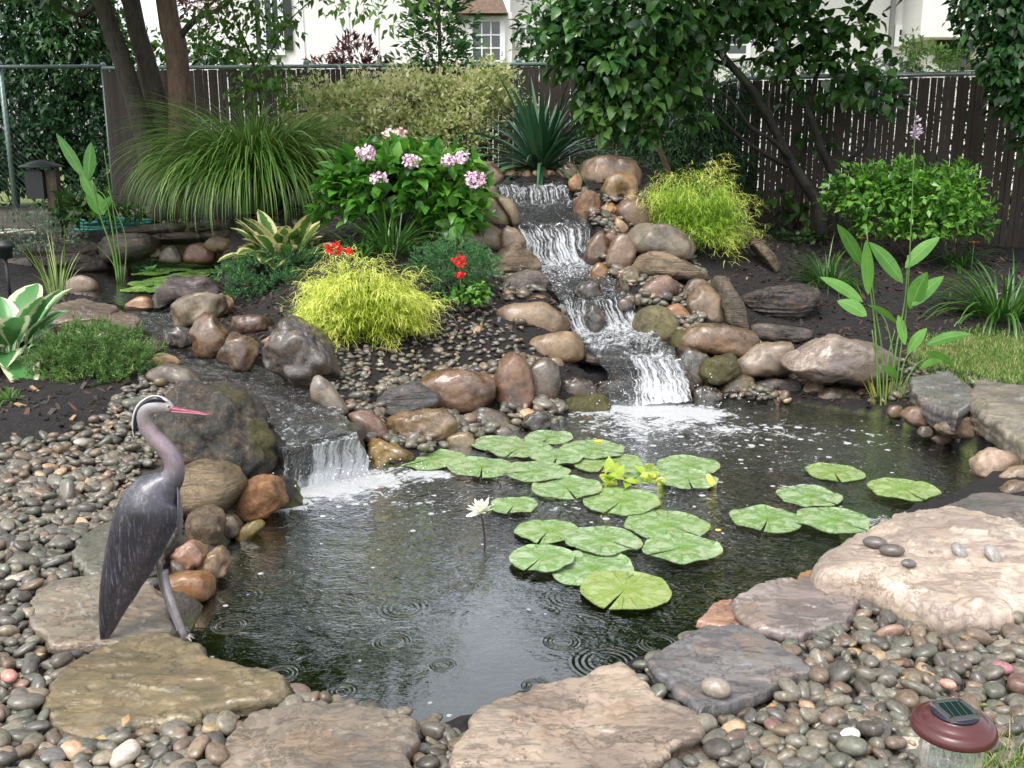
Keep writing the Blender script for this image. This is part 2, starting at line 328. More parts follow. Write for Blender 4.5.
lawn |= inside(parse("975,768 985,735 1024,722 1400,700 1400,2000 960,2000"), PXg, PYg) & (t > .3)
lawn |= (yy > 10.9 + .0 * xx) & (xx > 1.5) | (yy > 14) | (xx > 6.5) | (xx < -7) | (yy < 1.2)
bedz = (pin & (zz < .0)) | upin
sandz = inside(parse("-400,470 60,445 150,420 200,470 240,520 180,640 280,700 430,740 640,690 820,600 1400,600 1400,1100 -400,1100"), PXg, PYg) & ~bedz & (t > .3) & ~lawn
sandz |= inside(_strips[0][0], xx, yy)
sandz |= inside(parse("-300,170 -300,232 60,238 140,222 140,205 60,185"), PXg, PYg) & (yy < 13)
zone = np.stack([lawn, bedz, sandz], 1).astype(float)
nx, ny = len(gx), len(gy); i = np.arange(ny - 1)[:, None] * nx; j = np.arange(nx - 1)[None]
me = mesh_np('ground', np.stack([xx, yy, zz], 1), np.stack([i + j, i + j + 1, i + nx + j + 1, i + nx + j], -1).reshape(-1, 4), True, {'zone': zone})
tag(put('ground', me, M['ground']), kind='structure')
# ---------------------------------------------------------------- pond water
def water_mat():
    a = NT('pond_water'); co = a.n('TexCoord'); P = (co, 3)
    fo = a.n('Attribute', attribute_name='foam'); tu = a.n('Attribute', attribute_name='turb'); F_, T_ = (fo, 2), (tu, 2)
    w1 = a.noise(P, 8, 2, .5, .8); mp = a.n('Mapping', {'Vector': P, 'Scale': (1.0, 2.2, 1.0), 'Rotation': (0, 0, .35)}); w2 = a.noise((mp, 0), 24, 1.5, .5, 1.5)
    # falling-rain rings: two sets of circular ripples
    def rings(scale, k, fall, amp, ox):
        mv = a.n('Mapping', {'Vector': P, 'Location': (ox, ox * .7, 0)})
        v = a.n('TexVoronoi', {'Vector': (mv, 0), 'Scale': scale, 'Randomness': 1.0}, voronoi_dimensions='2D')
        d = a.math('DIVIDE', (v, 0), scale); s = a.n('SeparateColor', {0: (v, 1)})
        ww = a.math('SINE', a.math('MULTIPLY', d, k)); rad = a.math('MULTIPLY_ADD', (s, 0), fall * 1.3, fall * .2)
        env = a.math('MAXIMUM', a.math('SUBTRACT', 1.0, a.math('DIVIDE', a.math('ABSOLUTE', a.math('SUBTRACT', d, rad)), fall * .55)), 0.0)
        on = a.math('GREATER_THAN', (s, 1), .35)
        return a.math('MULTIPLY', a.math('MULTIPLY', ww, env), a.math('MULTIPLY', on, amp))
    rg = a.math('ADD', rings(3.6, 420.0, .04, .22, 3.1), rings(1.7, 300.0, .085, .16, 7.7))
    calm = a.math('SUBTRACT', 1.0, a.math('MULTIPLY', T_, .8))
    h = a.math('ADD', a.math('MULTIPLY', w1, a.math('MULTIPLY_ADD', T_, 8.5, .28)), a.math('MULTIPLY', w2, a.math('MULTIPLY_ADD', T_, 3.4, .05)))
    h = a.math('ADD', h, a.math('MULTIPLY', rg, calm))
    bp = a.n('Bump', {'Height': h, 'Strength': 1.0, 'Distance': .0042})
    fr = a.n('Fresnel', {'IOR': 1.5, 'Normal': bp}); gl = a.n('BsdfGlossy', {'Color': (.95, .97, 1, 1), 'Roughness': .02, 'Normal': bp})
    tr = a.n('BsdfTransparent', {'Color': (.46, .50, .24, 1)})
    wsh = a.n('MixShader', {0: a.math('MULTIPLY', fr, 3.0, clamp=True), 1: tr, 2: gl})
    # foam: froth sheets where the water plunges, lone bubbles elsewhere
    f1 = a.noise(P, 11, 9, .78, 1.4); f2 = a.noise(P, 70, 4, .7)
    fm = a.math('ADD', a.math('MULTIPLY', a.math('SUBTRACT', f1, .5), 1.5), a.math('ADD', .40, a.math('MULTIPLY', f2, .2)))
    thr = a.math('SUBTRACT', .88, a.math('MULTIPLY', F_, .60)); froth = a.math('MULTIPLY', a.math('SUBTRACT', fm, thr), 14.0, clamp=True)
    bv = a.n('TexVoronoi', {'Vector': P, 'Scale': 17.0, 'Randomness': 1.0}); bs = a.n('SeparateColor', {0: (bv, 1)})
    rad = a.math('MULTIPLY', a.math('MAXIMUM', a.math('SUBTRACT', (bs, 0), a.math('SUBTRACT', .82, a.math('MULTIPLY', F_, .6))), 0.0), .85)
    dd = a.math('ADD', (bv, 0), a.math('MULTIPLY', a.math('SUBTRACT', f2, .5), .25))
    bub = a.math('MULTIPLY', a.math('SUBTRACT', rad, dd), 20.0, clamp=True)
    mask = a.math('MAXIMUM', froth, bub)
    fb = a.n('BsdfPrincipled', {'Roughness': .5, 'Normal': a.n('Bump', {'Height': a.math('ADD', f2, a.math('MULTIPLY', f1, 2.0)), 'Strength': 1.0, 'Distance': .03})}); a.t.links.new(a.ramp(f2, [(.25, (.65,.70,.70)), (.42, (.92,.93,.94))]).outputs[0], fb.inputs['Base Color'])  # froth shading painted in: greyer where the fine noise dips
    sh = a.n('MixShader', {0: a.math('MULTIPLY', mask, .93), 1: wsh, 2: fb})
    a.t.links.new(sh.outputs[0], a.out.inputs['Surface']); return a.m
def blobs(x, y, L, z=0.0):
    r = np.zeros(x.shape)
    for px, py, sx, sy, s in L:
        c = PZ(px, py, z); kx = depth(c) / F; ky = abs(PZ(px, py - 5, z)[1] - PZ(px, py + 5, z)[1]) / 10
        r = np.maximum(r, s * np.exp(-((x - c[0]) / (sx * kx)) ** 2 - ((y - c[1]) / (sy * ky)) ** 2))
    return r
wx = np.arange(-2.9, 3.9, .03); wy = np.arange(2.35, 6.9, .03); WX, WY = np.meshgrid(wx, wy); a_, b_ = WX.ravel(), WY.ravel()
foam = blobs(a_, b_, [(325,486,48,13,1.3),(370,480,50,12,1.15),(340,492,80,18,.8),(420,474,55,10,.95),(285,502,45,16,.95),(250,515,45,12,.55),(652,410,60,12,1.25),(690,414,55,12,1.1),(610,412,60,10,.85),(660,424,110,16,.78),
    (720,430,60,12,.75),(640,432,90,14,.7),(760,440,90,14,.5),(560,450,90,14,.35),(860,440,130,34,.46),(780,430,90,16,.62),(700,445,120,18,.55),(470,490,80,20,.42),(620,440,60,20,.5),(900,420,50,10,.5),
    (800,487,40,6,.7),(860,520,50,8,.8),(380,520,80,30,.3),(930,470,70,20,.38),(240,560,40,30,.35),(700,500,60,30,.42),(560,500,90,20,.5),(800,460,120,24,.46),(430,500,60,14,.55),(600,520,60,14,.45)])
turb = np.maximum(blobs(a_, b_, [(340,480,150,40,1.),(650,420,200,50,1.),(800,450,180,50,.8),(480,500,170,45,.8),(700,510,180,60,.7),(360,570,130,40,.30),(640,570,120,60,.35),(740,590,90,40,.35)]), 0)
i = np.arange(len(wy) - 1)[:, None] * len(wx); j = np.arange(len(wx) - 1)[None]
Fq = np.stack([i + j, i + j + 1, i + len(wx) + j + 1, i + len(wx) + j], -1).reshape(-1, 4)
cc = np.stack([a_, b_], 1)[Fq].mean(1); keep = inside(POND, cc[:, 0], cc[:, 1]) | (edge_d(POND, cc[:, 0], cc[:, 1]) < .22)
me = mesh_np('pond_water', np.stack([a_, b_, 0 * a_], 1), Fq[keep], True, {'foam': foam, 'turb': turb})
M['water'] = water_mat(); tag(put('pond_water', me, M['water']), kind='structure')
# upper pool
ux0, uy0 = UPPOND.min(0) - .15; ux1, uy1 = UPPOND.max(0) + .15
wx = np.arange(ux0, ux1, .06); wy = np.arange(uy0, uy1, .06); WX, WY = np.meshgrid(wx, wy)
i = np.arange(len(wy) - 1)[:, None] * len(wx); j = np.arange(len(wx) - 1)[None]
Fq = np.stack([i + j, i + j + 1, i + len(wx) + j + 1, i + len(wx) + j], -1).reshape(-1, 4)
n_ = WX.size; cc = np.stack([WX.ravel(), WY.ravel()], 1)[Fq].mean(1); keep = inside(UPPOND, cc[:, 0], cc[:, 1]) | (edge_d(UPPOND, cc[:, 0], cc[:, 1]) < .1)
me = mesh_np('pool_water', np.stack([WX.ravel(), WY.ravel(), np.full(n_, UPZ)], 1), Fq[keep], True, {'foam': np.zeros(n_), 'turb': np.full(n_, .15)})
tag(put('pool_water', me, M['water']), kind='structure')

# ---------------------------------------------------------------- running water: stream and falls
def flow_mat(name):
    a = NT(name); at = a.n('Attribute', attribute_name='flow'); s = a.n('SeparateColor', {0: (at, 0)}); U, V, W_ = (s, 0), (s, 1), (s, 2); st = a.n('Attribute', attribute_name='steep')
    co = a.n('TexCoord')
    cv = a.n('CombineXYZ', {0: a.math('MULTIPLY', U, 46.0), 1: a.math('MULTIPLY', V, 3.2), 2: 0.0})
    wob = a.noise((co, 3), 7, 3, .5)
    cvw = a.n('VectorMath', {0: (cv, 0), 1: (a.n('VectorMath', {0: (wob, 1), 1: (3.2, 2.0, 0)}, operation='MULTIPLY'), 0)}, operation='ADD')
    strand = a.noise((cvw, 0), 1.0, 4, .62); n2 = a.noise((co, 3), 17, 6, .75, 1.6); n3 = a.noise((co, 3), 60, 3, .6)
    mm = a.mix(a.math('MULTIPLY', (st, 2), .86), n2, strand); m = a.math('ADD', a.math('MULTIPLY', mm, .85), a.math('MULTIPLY', n3, .15))
    thr = a.math('SUBTRACT', .80, a.math('MULTIPLY', W_, .55)); mask = a.math('MULTIPLY', a.math('SUBTRACT', m, thr), 6.5, clamp=True)
    bp = a.n('Bump', {'Height': a.math('ADD', a.math('MULTIPLY', mm, 1.0), a.math('MULTIPLY', n3, .5)), 'Strength': 1.0, 'Distance': .03})
    fr = a.n('Fresnel', {'IOR': 1.4, 'Normal': bp}); gl = a.n('BsdfGlossy', {'Color': (1, 1, 1, 1), 'Roughness': .06, 'Normal': bp}); tr = a.n('BsdfTransparent', {'Color': (.72, .75, .74, 1)})
    wsh = a.n('MixShader', {0: a.math('MULTIPLY', fr, 1.5, clamp=True), 1: tr, 2: gl})
    fb = a.n('BsdfPrincipled', {'Base Color': (.88, .90, .93, 1), 'Roughness': .3, 'Normal': bp}); tl = a.n('BsdfTranslucent', {'Color': (.88, .9, .93, 1)})
    fb2 = a.n('MixShader', {0: .3, 1: fb, 2: tl})
    sh = a.n('MixShader', {0: a.math('MULTIPLY', mask, .92), 1: wsh, 2: fb2}); a.t.links.new(sh.outputs[0], a.out.inputs['Surface']); return a.m
M['flow'] = flow_mat('running_water')
def ribbon(name, S, nu, nv, amp, white, mat, thick=True, arc=0.0):
    q = strip_pts(S); L = spline(q[:, 0], nv) if len(q) > 2 and not arc else None
    tt = np.linspace(0, len(q) - 1.0001, nv); k = tt.astype(int); f = (tt - k)[:, None]
    L = q[k, 0] * (1 - f) + q[k + 1, 0] * f; Rr = q[k, 1] * (1 - f) + q[k + 1, 1] * f
    ker = np.array([1, 2, 3, 2, 1.]) / 9                      # round the lips a little
    pad = lambda A: np.stack([np.convolve(np.pad(A[:, c], 2, 'edge'), ker, 'valid') for c in range(3)], 1)
    L, Rr = pad(L), pad(Rr); mid = (L + Rr) / 2
    ds = np.linalg.norm(np.diff(mid, axis=0, prepend=mid[:1]), axis=1); vl = np.cumsum(ds)
    g = np.gradient(mid, axis=0); steep = smooth((-g[:, 2] / (np.linalg.norm(g, axis=1) + 1e-9) - .35) / .4)
    u = np.linspace(0, 1, nu); width = np.linalg.norm(Rr - L, axis=1)
    jl = np.array([noise.fractal(Vector((v * 6, 3.1, 0)), 1, 2, 4) for v in vl]) * .04; jr = np.array([noise.fractal(Vector((v * 6, 9.1, 5)), 1, 2, 4) for v in vl]) * .04
    d = (Rr - L) / width[:, None]; L = L + d * jl[:, None]; Rr = Rr + d * jr[:, None]
    V = (L[:, None] * (1 - u)[None, :, None] + Rr[:, None] * u[None, :, None])
    nrm = np.cross(g, d); nrm /= np.linalg.norm(nrm, axis=1)[:, None] + 1e-9; nrm[nrm[:, 2] < 0] *= -1; nrm[(steep > .5) & (nrm[:, 1] > 0)] *= -1
    for a in range(nv):
        for b in range(nu):
            s_ = steep[a]; uu = u[b] * width[a]
            n1 = noise.fractal(Vector((uu * (9 + 14 * s_), vl[a] * (9 - 6.5 * s_), 1.7)), .8, 2, 4)
            V[a, b] += nrm[a] * n1 * amp * (1 - .45 * s_)
    UV = np.stack([np.broadcast_to(u[None] * width[:, None], (nv, nu)), np.broadcast_to(vl[:, None], (nv, nu)), white(np.broadcast_to(u[None], (nv, nu)), np.broadcast_to(tt[:, None], (nv, nu)))], -1).reshape(-1, 3)
    i = np.arange(nv - 1)[:, None] * nu; j = np.arange(nu - 1)[None]
    Fq = np.stack([i + j, i + nu + j, i + nu + j + 1, i + j + 1], -1).reshape(-1, 4)
    me = mesh_np(name, V.reshape(-1, 3), Fq, True, {'flow': UV, 'steep': np.repeat(steep, nu)})
    return tag(put(name, me, mat), kind='structure')
def w_casc(u, t):
    k = np.interp(t, range(14), [.30,.62,.56,.34,.46,.62,.68,.50,.52,.74,.60,.50,.52,.66])
    low = (t > 10.6); side = np.where(low, np.clip((u - .18) / .3, 0, 1) * .40 - .24, 0)
    return k + side - .12 * (np.abs(u - .5) > .46)
ribbon('waterfall', CASC, 54, 190, .035, w_casc, M['flow'])
ribbon('waterfall_side', LFALL, 40, 60, .012, lambda u, t: .46 + .10 * t + .1 * u - .22 * (np.abs(u - .2) < .18) * (t > .8), M['flow'])
ribbon('stream_water', STREAM, 40, 170, .016, lambda u, t: .32 + .03 * t, M['flow'])  # froth, with extra white painted in for glints on the stream
def droplets():
    n = 420; k = rng.integers(0, 3, n); src = np.array([PZ(655, 405, .03), PZ(335, 478, .03), PY(560, 280, 7.4)]); sp = np.array([[.30, .10, .07], [.26, .08, .05], [.22, .10, .05]])
    C_ = src[k] + rng.normal(size=(n, 3)) * sp[k]; C_[:, 2] = np.abs(C_[:, 2] - src[k][:, 2]) + src[k][:, 2]
    V0, F0 = ICO[2]; s = rng.uniform(.0015, .004, n); V = (C_[:, None] + V0[None] * s[:, None, None]).reshape(-1, 3)
    Fq = (F0[None] + (np.arange(n) * len(V0))[:, None, None]).reshape(-1, 3)
    o = put('water_spray', mesh_np('water_spray', V, Fq), plain('spray', (.85, .88, .9), .2)); tag(o, 'fine white water droplets leaping where the falls plunge', 'spray', kind='stuff')
droplets()

# ---------------------------------------------------------------- rocks traced one by one
def rock(poly, label, col, mat='rock', style='round', dp=.8, Y=None, z=None, cat='rock', group=None, name='rock', sq=.58, det=4, lift=0.0, cuts=None, amp=1.0):
    p = parse(poly); x0, y0 = p.min(0); x1, y1 = p.max(0); c = (p.min(0) + p.max(0)) / 2
    s = spline(np.concatenate([p, p[:1]]), 96)[:-1]
    if style in ('round', 'cobble'): s = .7 * s + .15 * (np.roll(s, 3, 0) + np.roll(s, -3, 0))
    ang = np.arctan2(-(s[:, 1] - c[1]), s[:, 0] - c[0]); rr = np.hypot(s[:, 0] - c[0], s[:, 1] - c[1]); o = np.argsort(ang); ang, rr = ang[o], rr[o]
    ang = np.concatenate([ang - 2 * np.pi, ang, ang + 2 * np.pi]); rr = np.tile(rr, 3)
    if Y is None: Y = (PZ(c[0], y1, z) if z is not None else hit(c[0], y1 - .12 * (y1 - y0)))[1]
    base = PY(c[0], c[1], Y); k = depth(base) / F; rr = rr * 1.075; hw, hh = (x1 - x0) / 2 * k, (y1 - y0) / 2 * k
    hd = dp * (hw * min(1.0, 1.2 * hh / hw + .35) + hh) / 2
    C0 = PY(c[0], c[1], Y + hd * .55); k = depth(C0) / F
    V0, F0 = ICO[det]; D = V0[:, :1] * RIGHT + V0[:, 1:2] * UPC - V0[:, 2:] * FWD
    phi = np.arctan2(V0[:, 1], V0[:, 0]); s2 = np.hypot(V0[:, 0], V0[:, 1]) ** sq
    Rp = np.interp(phi, ang, rr) * k * s2; dz = np.sign(V0[:, 2]) * np.abs(V0[:, 2]) ** (sq + .05) * hd
    V = (Rp * np.cos(phi))[:, None] * RIGHT + (Rp * np.sin(phi))[:, None] * UPC - dz[:, None] * FWD
    sz = (hw + hh) / 2; seed = random.uniform(0, 90)
    nc = cuts if cuts is not None else {'round': 3, 'cobble': 1, 'ang': 7, 'block': 8, 'layer': 4}[style]
    for _ in range(nc):
        n_ = np.array([random.uniform(-1, 1), random.uniform(-1, .15), random.uniform(-.1, 1.1)]); n_ /= np.linalg.norm(n_)
        ext = (V @ n_).max(); lim = ext * (random.uniform(.80, .93) if style != 'round' else random.uniform(.86, .95)); over = np.maximum(V @ n_ - lim, 0)
        V = V - over[:, None] * n_ * (.92 if style != 'round' else .75)
    am = {'round': .07, 'cobble': .03, 'ang': .17, 'block': .125, 'layer': .07}[style] * sz * amp
    V = V + (V / (np.linalg.norm(V, axis=1)[:, None] + 1e-9)) * (fbm(V, 1.6 / sz, 5, seed, .9) * am)[:, None]
    if style in ('layer',):
        zl = V[:, 2] / (sz * .16) + .5 * fbm(V, 1.0 / sz, 2, seed + 5); st = np.abs((zl % 1) - .5) * 2
        hn = np.stack([V[:, 0], V[:, 1], 0 * V[:, 0]], 1); hn /= np.linalg.norm(hn, axis=1)[:, None] + 1e-9
        V = V - hn * (smooth((st - .35) / .4) * sz * .075)[:, None]
    me = mesh_np(name, V, F0[:, ::-1], True); o = put(name, me, M[mat], None, C0 + [0, 0, lift]); o.color = (*col, 1)
    return tag(o, label, cat, group)
TAN, BRN, RED, GRY, DRK, ORG, OLV, CRM = (.40,.31,.21), (.21,.13,.085), (.26,.14,.10), (.25,.24,.225), (.085,.085,.09), (.42,.22,.10), (.22,.21,.11), (.60,.49,.41)
def slab(poly, label, col, thick, z=None, zt=None, mat='slab', relief=.012, name='flagstone', cat='flagstone', group='flagstones laid round the pond edge', steps=.5, tilt=None, soft=0.0):
    p = parse(poly); c = p.mean(0)
    if zt is None: zt = hgt(*PZ(c[0], c[1], .12)[:2]) + thick * .75 if z is None else z
    zt = float(zt); W = np.array([PZ(a, b, zt) for a, b in p]); Wc = np.concatenate([W, W[:1]]); tq = np.linspace(0, len(W), 261)[:-1]; s = .35 * spline(Wc, 261)[:-1] + .65 * np.stack([np.interp(tq, range(len(Wc)), Wc[:, c_]) for c_ in range(3)], 1)
    n = len(s); cen = s.mean(0); seed = random.uniform(0, 90)
    jag = np.array([noise.fractal(Vector((q[0] * 9, q[1] * 9, seed)), .8, 2, 5) for q in s]); dirs = s - cen; L = np.linalg.norm(dirs, axis=1)[:, None]; s = s + dirs / L * (jag * .022)[:, None]
    rings = [(r_, 1) for r_ in list(np.linspace(0, .955, 40)) + [.97, .982, .992, 1.0]]
    V = []; size = L.mean()
    for r, _ in rings:
        q = cen + (s - cen) * r; V.append(q.copy())
    V = np.concatenate(V); P3 = V.copy(); P3[:, 2] = 0
    h1 = fbm(P3, 3.2, 5, seed, .9); h2 = fbm(P3, 1.3, 3, seed + 9, 1)
    ter = np.floor((h1 * .5 + h2) * 4) / 4; ter2 = (h1 * .5 + h2) * 4; fr_ = ter2 - np.floor(ter2); tz = np.floor(ter2) + smooth(fr_ / .10)
    z_ = relief * (h1 * .6 + steps * tz * .9); rr = np.repeat([r for r, _ in rings], n); z_ -= (rr > .985) * .004 + (rr > .995) * .006 + smooth((rr - .93) / .07) * .006 + soft * np.clip((rr - .72) / .28, 0, 1) ** 2.6
    V[:, 2] += z_
    if tilt is not None: V[:, 2] += (V[:, 0] - cen[0]) * tilt[0] + (V[:, 1] - cen[1]) * tilt[1]
    edge = V[-n:].copy(); sides = []
    dirn = (s - cen) / L
    for kk in range(1, 8):
        f = kk / 7; e = edge.copy(); e[:, 2] -= thick * f
        lay = np.array([noise.fractal(Vector((q[0] * 2.5, q[1] * 2.5, f * 6 + seed)), .8, 2, 4) for q in s]); e += dirn * ((lay * .016 + .006 * math.sin(kk * 2.4) - .03 * f * f - soft * .9 * f * f + soft * .35 * math.sin(f * 3.14))[:, None]); sides.append(e)
    V = np.concatenate([V] + sides); m = len(rings) + 7; i = np.arange(m - 1)[:, None] * n; j = np.arange(n)[None]; jn = (j + 1) % n
    Fq = np.stack([i + j, i + n + j, i + n + jn, i + jn], -1).reshape(-1, 4)
    V = np.concatenate([V, V[-n:].mean(0)[None]]); cb = len(V) - 1; jj = np.arange(n); F3 = np.stack([np.full(n, cb), (m - 1) * n + (jj + 1) % n, (m - 1) * n + jj], 1)
    loc = cen - [0, 0, thick]; o = put(name, mesh_np(name, V - loc, [Fq, F3], True), M[mat], None, loc); o.color = (*col, 1)
    return tag(o, label, cat, group)
# ---- foreground flagstones and boulders
GS = 'flagstones laid round the pond edge'
slab("63,669 85,653 113,645 137,638 164,636 191,643 239,664 282,676 283,690 260,699 205,705 195,713 137,722 85,732 62,727 48,710 46,693", "olive and rust flagstone under the heron, in the near left corner", (.31,.255,.15), .07, zt=.13, relief=.012)
slab("219,747 236,720 260,703 291,697 342,702 415,720 422,738 410,775 400,805 230,805 216,775", "mottled brown grey flagstone cut by the bottom edge, right of the heron's slab", (.33,.28,.235), .07, zt=.13)
slab("456,737 477,713 531,688 579,677 622,662 648,684 690,712 703,730 666,748 640,770 560,800 480,800 452,765", "large pinkish buff flagstone at the bottom centre of the pond edge", (.46,.37,.31), .08, zt=.14, relief=.011)
slab("644,657 690,629 732,621 811,658 814,669 787,675 763,689 712,706 700,712 690,705 655,675", "smooth blue grey slate slab pointing right among the pebbles", (.255,.25,.27), .07, zt=.15, relief=.006)
slab("739,597 777,578 831,578 859,600 855,612 821,627 794,634 742,620", "pinkish grey flaking flagstone left of the big cream boulder", (.36,.31,.31), .075, zt=.14)
slab("698,621 718,602 739,601 752,615 745,627 720,627", "small salmon pink flagstone corner between two grey slabs", (.46,.27,.20), .06, zt=.10, relief=.005)
slab("795,575 811,569 835,572 850,584 830,592 800,588", "small orange flat stone tucked under the cream boulder's left end", (.45,.26,.12), .05, zt=.09, relief=.004)
slab("27,607 41,583 103,573 154,587 169,620 168,633 120,643 51,643 30,626", "worn grey brown slab behind the heron's tail", (.30,.265,.22), .06, zt=.14, relief=.009)
slab("68,551 100,522 150,507 176,528 155,562 90,574", "greenish grey slab left of the heron's back, half under pebbles", (.20,.20,.165), .05, zt=.16, relief=.006)
o = rock("127,493 150,479 205,464 236,477 236,496 219,512 188,519 137,512", "flat tan rock with layered side behind the heron's neck", (.36,.29,.19), 'band', 'block', 1.3, cuts=3)
o = slab("815,558 826,543 866,519 910,505 958,501 1022,518 1066,548 1054,580 1005,600 950,603 912,588 870,574 828,570", "huge cream pink boulder on the right bank with five pebbles on top", (.80,.66,.575), .14, zt=.22, relief=.018, name='boulder', cat='boulder', group=None, soft=.028, steps=.6)
CREAM = o
slab("950,503 985,490 1030,495 1060,510 1040,532 1000,525 965,512", "dark grey slab behind the cream boulder", (.22,.21,.215), .06, zt=.15)
slab("975,378 1030,383 1080,400 1080,447 1035,447 1000,424 970,400", "big tan grey capstone at the right edge of the picture", (.40,.36,.31), .12, zt=.26, relief=.012)
slab("909,378 948,374 976,388 974,404 957,412 920,398", "blue grey capstone right of the tall water plant", (.24,.235,.24), .11, zt=.23, relief=.012, steps=.9)

# ---- left bank
rock("163,396 178,390 200,387 234,391 256,410 269,438 271,462 257,477 232,472 193,456 171,432 164,408", "large dark grey boulder with yellow green moss beside the small fall", (.075,.08,.08), 'moss1', 'ang', .9, det=5, cuts=14, amp=1.4, name='boulder', cat='boulder', z=.08)
rock("234,500 246,483 270,477 284,489 282,505 253,520 236,513", "rough orange brown rock at the foot of the mossy boulder", ORG, 'rough', 'ang', .9, z=.0)
rock("188,517 200,509 212,506 222,517 219,539 202,548 188,537", "speckled grey brown rock at the heron's breast", (.27,.21,.15), 'rough', 'ang', .9, z=.03)
rock("219,515 236,517 240,532 225,540 216,530", "small dark rock wedged below the rough orange rock", (.14,.12,.09), 'wet', 'round', .9, z=.0)
rock("172,558 191,541 205,548 204,561 186,574 173,571", "pinkish brown wet rock right of the heron's belly", (.33,.19,.14), 'wet', 'ang', .9, z=.04)
rock("200,563 219,547 228,557 226,573 209,585 200,577", "flat tan stone on the left waterline above the orange one", (.38,.27,.15), 'wet', 'ang', .9, z=-.01)
rock("153,589 171,575 202,573 212,583 206,599 161,606", "smooth orange brown rock at the waterline by the heron's leg", (.42,.21,.08), 'wet', 'round', .9, z=-.01)
rock("172,560 183,566 186,580 172,582", "little grey stone between the heron and the waterline", GRY, 'wet', 'round', .9, z=.03)
rock("236,530 258,520 262,528 240,545", "low mossy yellow stone half under water below the orange rock", (.30,.25,.05), 'wet', 'round', .8, z=-.03)
rock("283,462 296,452 318,452 330,470 322,492 300,498 284,488", "flat grey ledge behind the small waterfall", (.16,.165,.18), 'wet', 'block', .6, z=-.05, dp=.7) if False else None
slab("272,446 286,432 340,420 366,424 358,430 328,436 300,442 282,447", "grey ledge that the small waterfall pours over", (.07,.072,.08), .22, zt=.195, relief=.004, name='ledge_rock', cat='rock', group=None, steps=.1)
# ---- upper stream, left
rock("152,300 166,284 198,279 224,289 216,297 174,304 155,312", "dark purplish boulder left of the juniper at the upper pool", (.13,.11,.12), 'slate', 'ang', .9)
rock("174,307 190,297 217,294 226,302 214,320 179,326", "tan grey rock in front of the purplish boulder", (.36,.31,.23), 'rock', 'ang', .8)
rock("192,314 200,303 226,298 232,307 224,317 194,320", "pale peach rock beside the juniper", (.52,.36,.24), 'rock', 'ang', .7, lift=.02)
rock("192,324 202,315 214,318 226,334 224,347 212,358 194,352", "upright wet brown rock on the stream's far bank", (.23,.15,.10), 'wet', 'block', .7)
rock("219,360 228,335 241,335 258,348 247,371 224,363", "squat wet brown rock leaning right beside the upright one", (.19,.13,.10), 'wet', 'block', .7)
rock("228,322 239,316 267,318 269,330 247,334 232,330", "flat reddish stone lying in the mulch below the juniper", (.22,.14,.12), 'rock', 'block', 1.2)
rock("261,342 271,336 277,340 269,348", "small orange stone beside the dark angular boulder", (.55,.32,.18), 'rock', 'round', .8)
rock("268,352 286,318 299,317 315,330 328,344 335,363 325,381 303,386 273,368", "big dark angular boulder under the left golden shrub", (.11,.10,.105), 'wet', 'ang', .9, det=5)
rock("311,382 323,378 346,406 342,414 327,409 312,398", "pale grey stone leaning on the pebbles near the small fall", (.32,.30,.28), 'rock', 'round', .7)
rock("150,359 161,353 176,358 178,366 153,366", "pale yellow stone beside the low left juniper", (.60,.44,.27), 'rock', 'round', .8)
rock("150,368 177,365 200,381 192,388 152,381", "flat grey rock between the low juniper and the mossy boulder", (.22,.21,.20), 'rock', 'block', .9)
rock("146,345 153,337 162,350 153,357", "small dark red rock in the stream", (.15,.08,.075), 'wet', 'ang', .8)
rock("164,334 183,328 193,337 189,347 168,345", "dark grey rock the stream runs round", (.13,.13,.14), 'wet', 'ang', .8)
rock("248,400 263,404 268,420 258,427 248,415", "reddish brown stone behind the mossy boulder", (.22,.12,.10), 'wet', 'ang', .8)
rock("125,306 140,297 151,300 150,311 131,313", "wet orange stone on the upper pool's near edge", (.42,.21,.10), 'wet', 'round', .8)
rock("67,281 82,276 95,282 93,292 70,293", "pale rounded stone by the grassy reeds of the upper pool", (.37,.31,.27), 'rock', 'cobble', .8)
slab("40,304 85,300 118,306 100,318 60,320 35,314", "flat brown stone on the near shore of the upper pool", (.25,.19,.16), .06, zt=.48, group=None, name='rock', cat='rock')
slab("85,318 120,311 140,320 128,332 90,333", "wet brown flat stone where the stream leaves the upper pool", (.24,.18,.15), .06, zt=.45, group=None, name='rock', cat='rock')
for p_, l_, c_ in [("10,262 60,256 108,252 112,262 60,272 12,276", "long grey slab at the left end of the upper pool's rim", (.21,.20,.19)),
                   ("105,238 150,236 152,253 112,262 103,250", "dark block in the rim behind the water reed", (.13,.12,.11)),
                   ("20,246 70,241 102,246 96,255 40,257", "weathered slab set behind the long grey slab", (.19,.175,.165)),
                   ("60,262 100,258 104,270 66,274", "low dark slab just above the pool's left water edge", (.12,.11,.11))]:
    rock(p_, l_, c_, 'band', 'layer', 1.3, Y=9.45)
for p_, l_ in [("128,228 190,226 192,234 130,236", "top slab of the dry stone rim left of the grass clump"), ("150,236 205,234 206,241 152,243", "second course slab of the dry stone rim"),
               ("188,226 252,222 254,231 190,234", "thin slab on the rim below the ornamental grass"), ("204,234 246,231 247,239 206,241", "lower thin slab below the ornamental grass"),
               ("246,222 296,220 298,229 250,231", "thin slab at the rim's right end above the hosta")]:
    rock(p_, l_, (.15,.135,.12), 'band', 'layer', 2.2, Y=9.9, cuts=3)
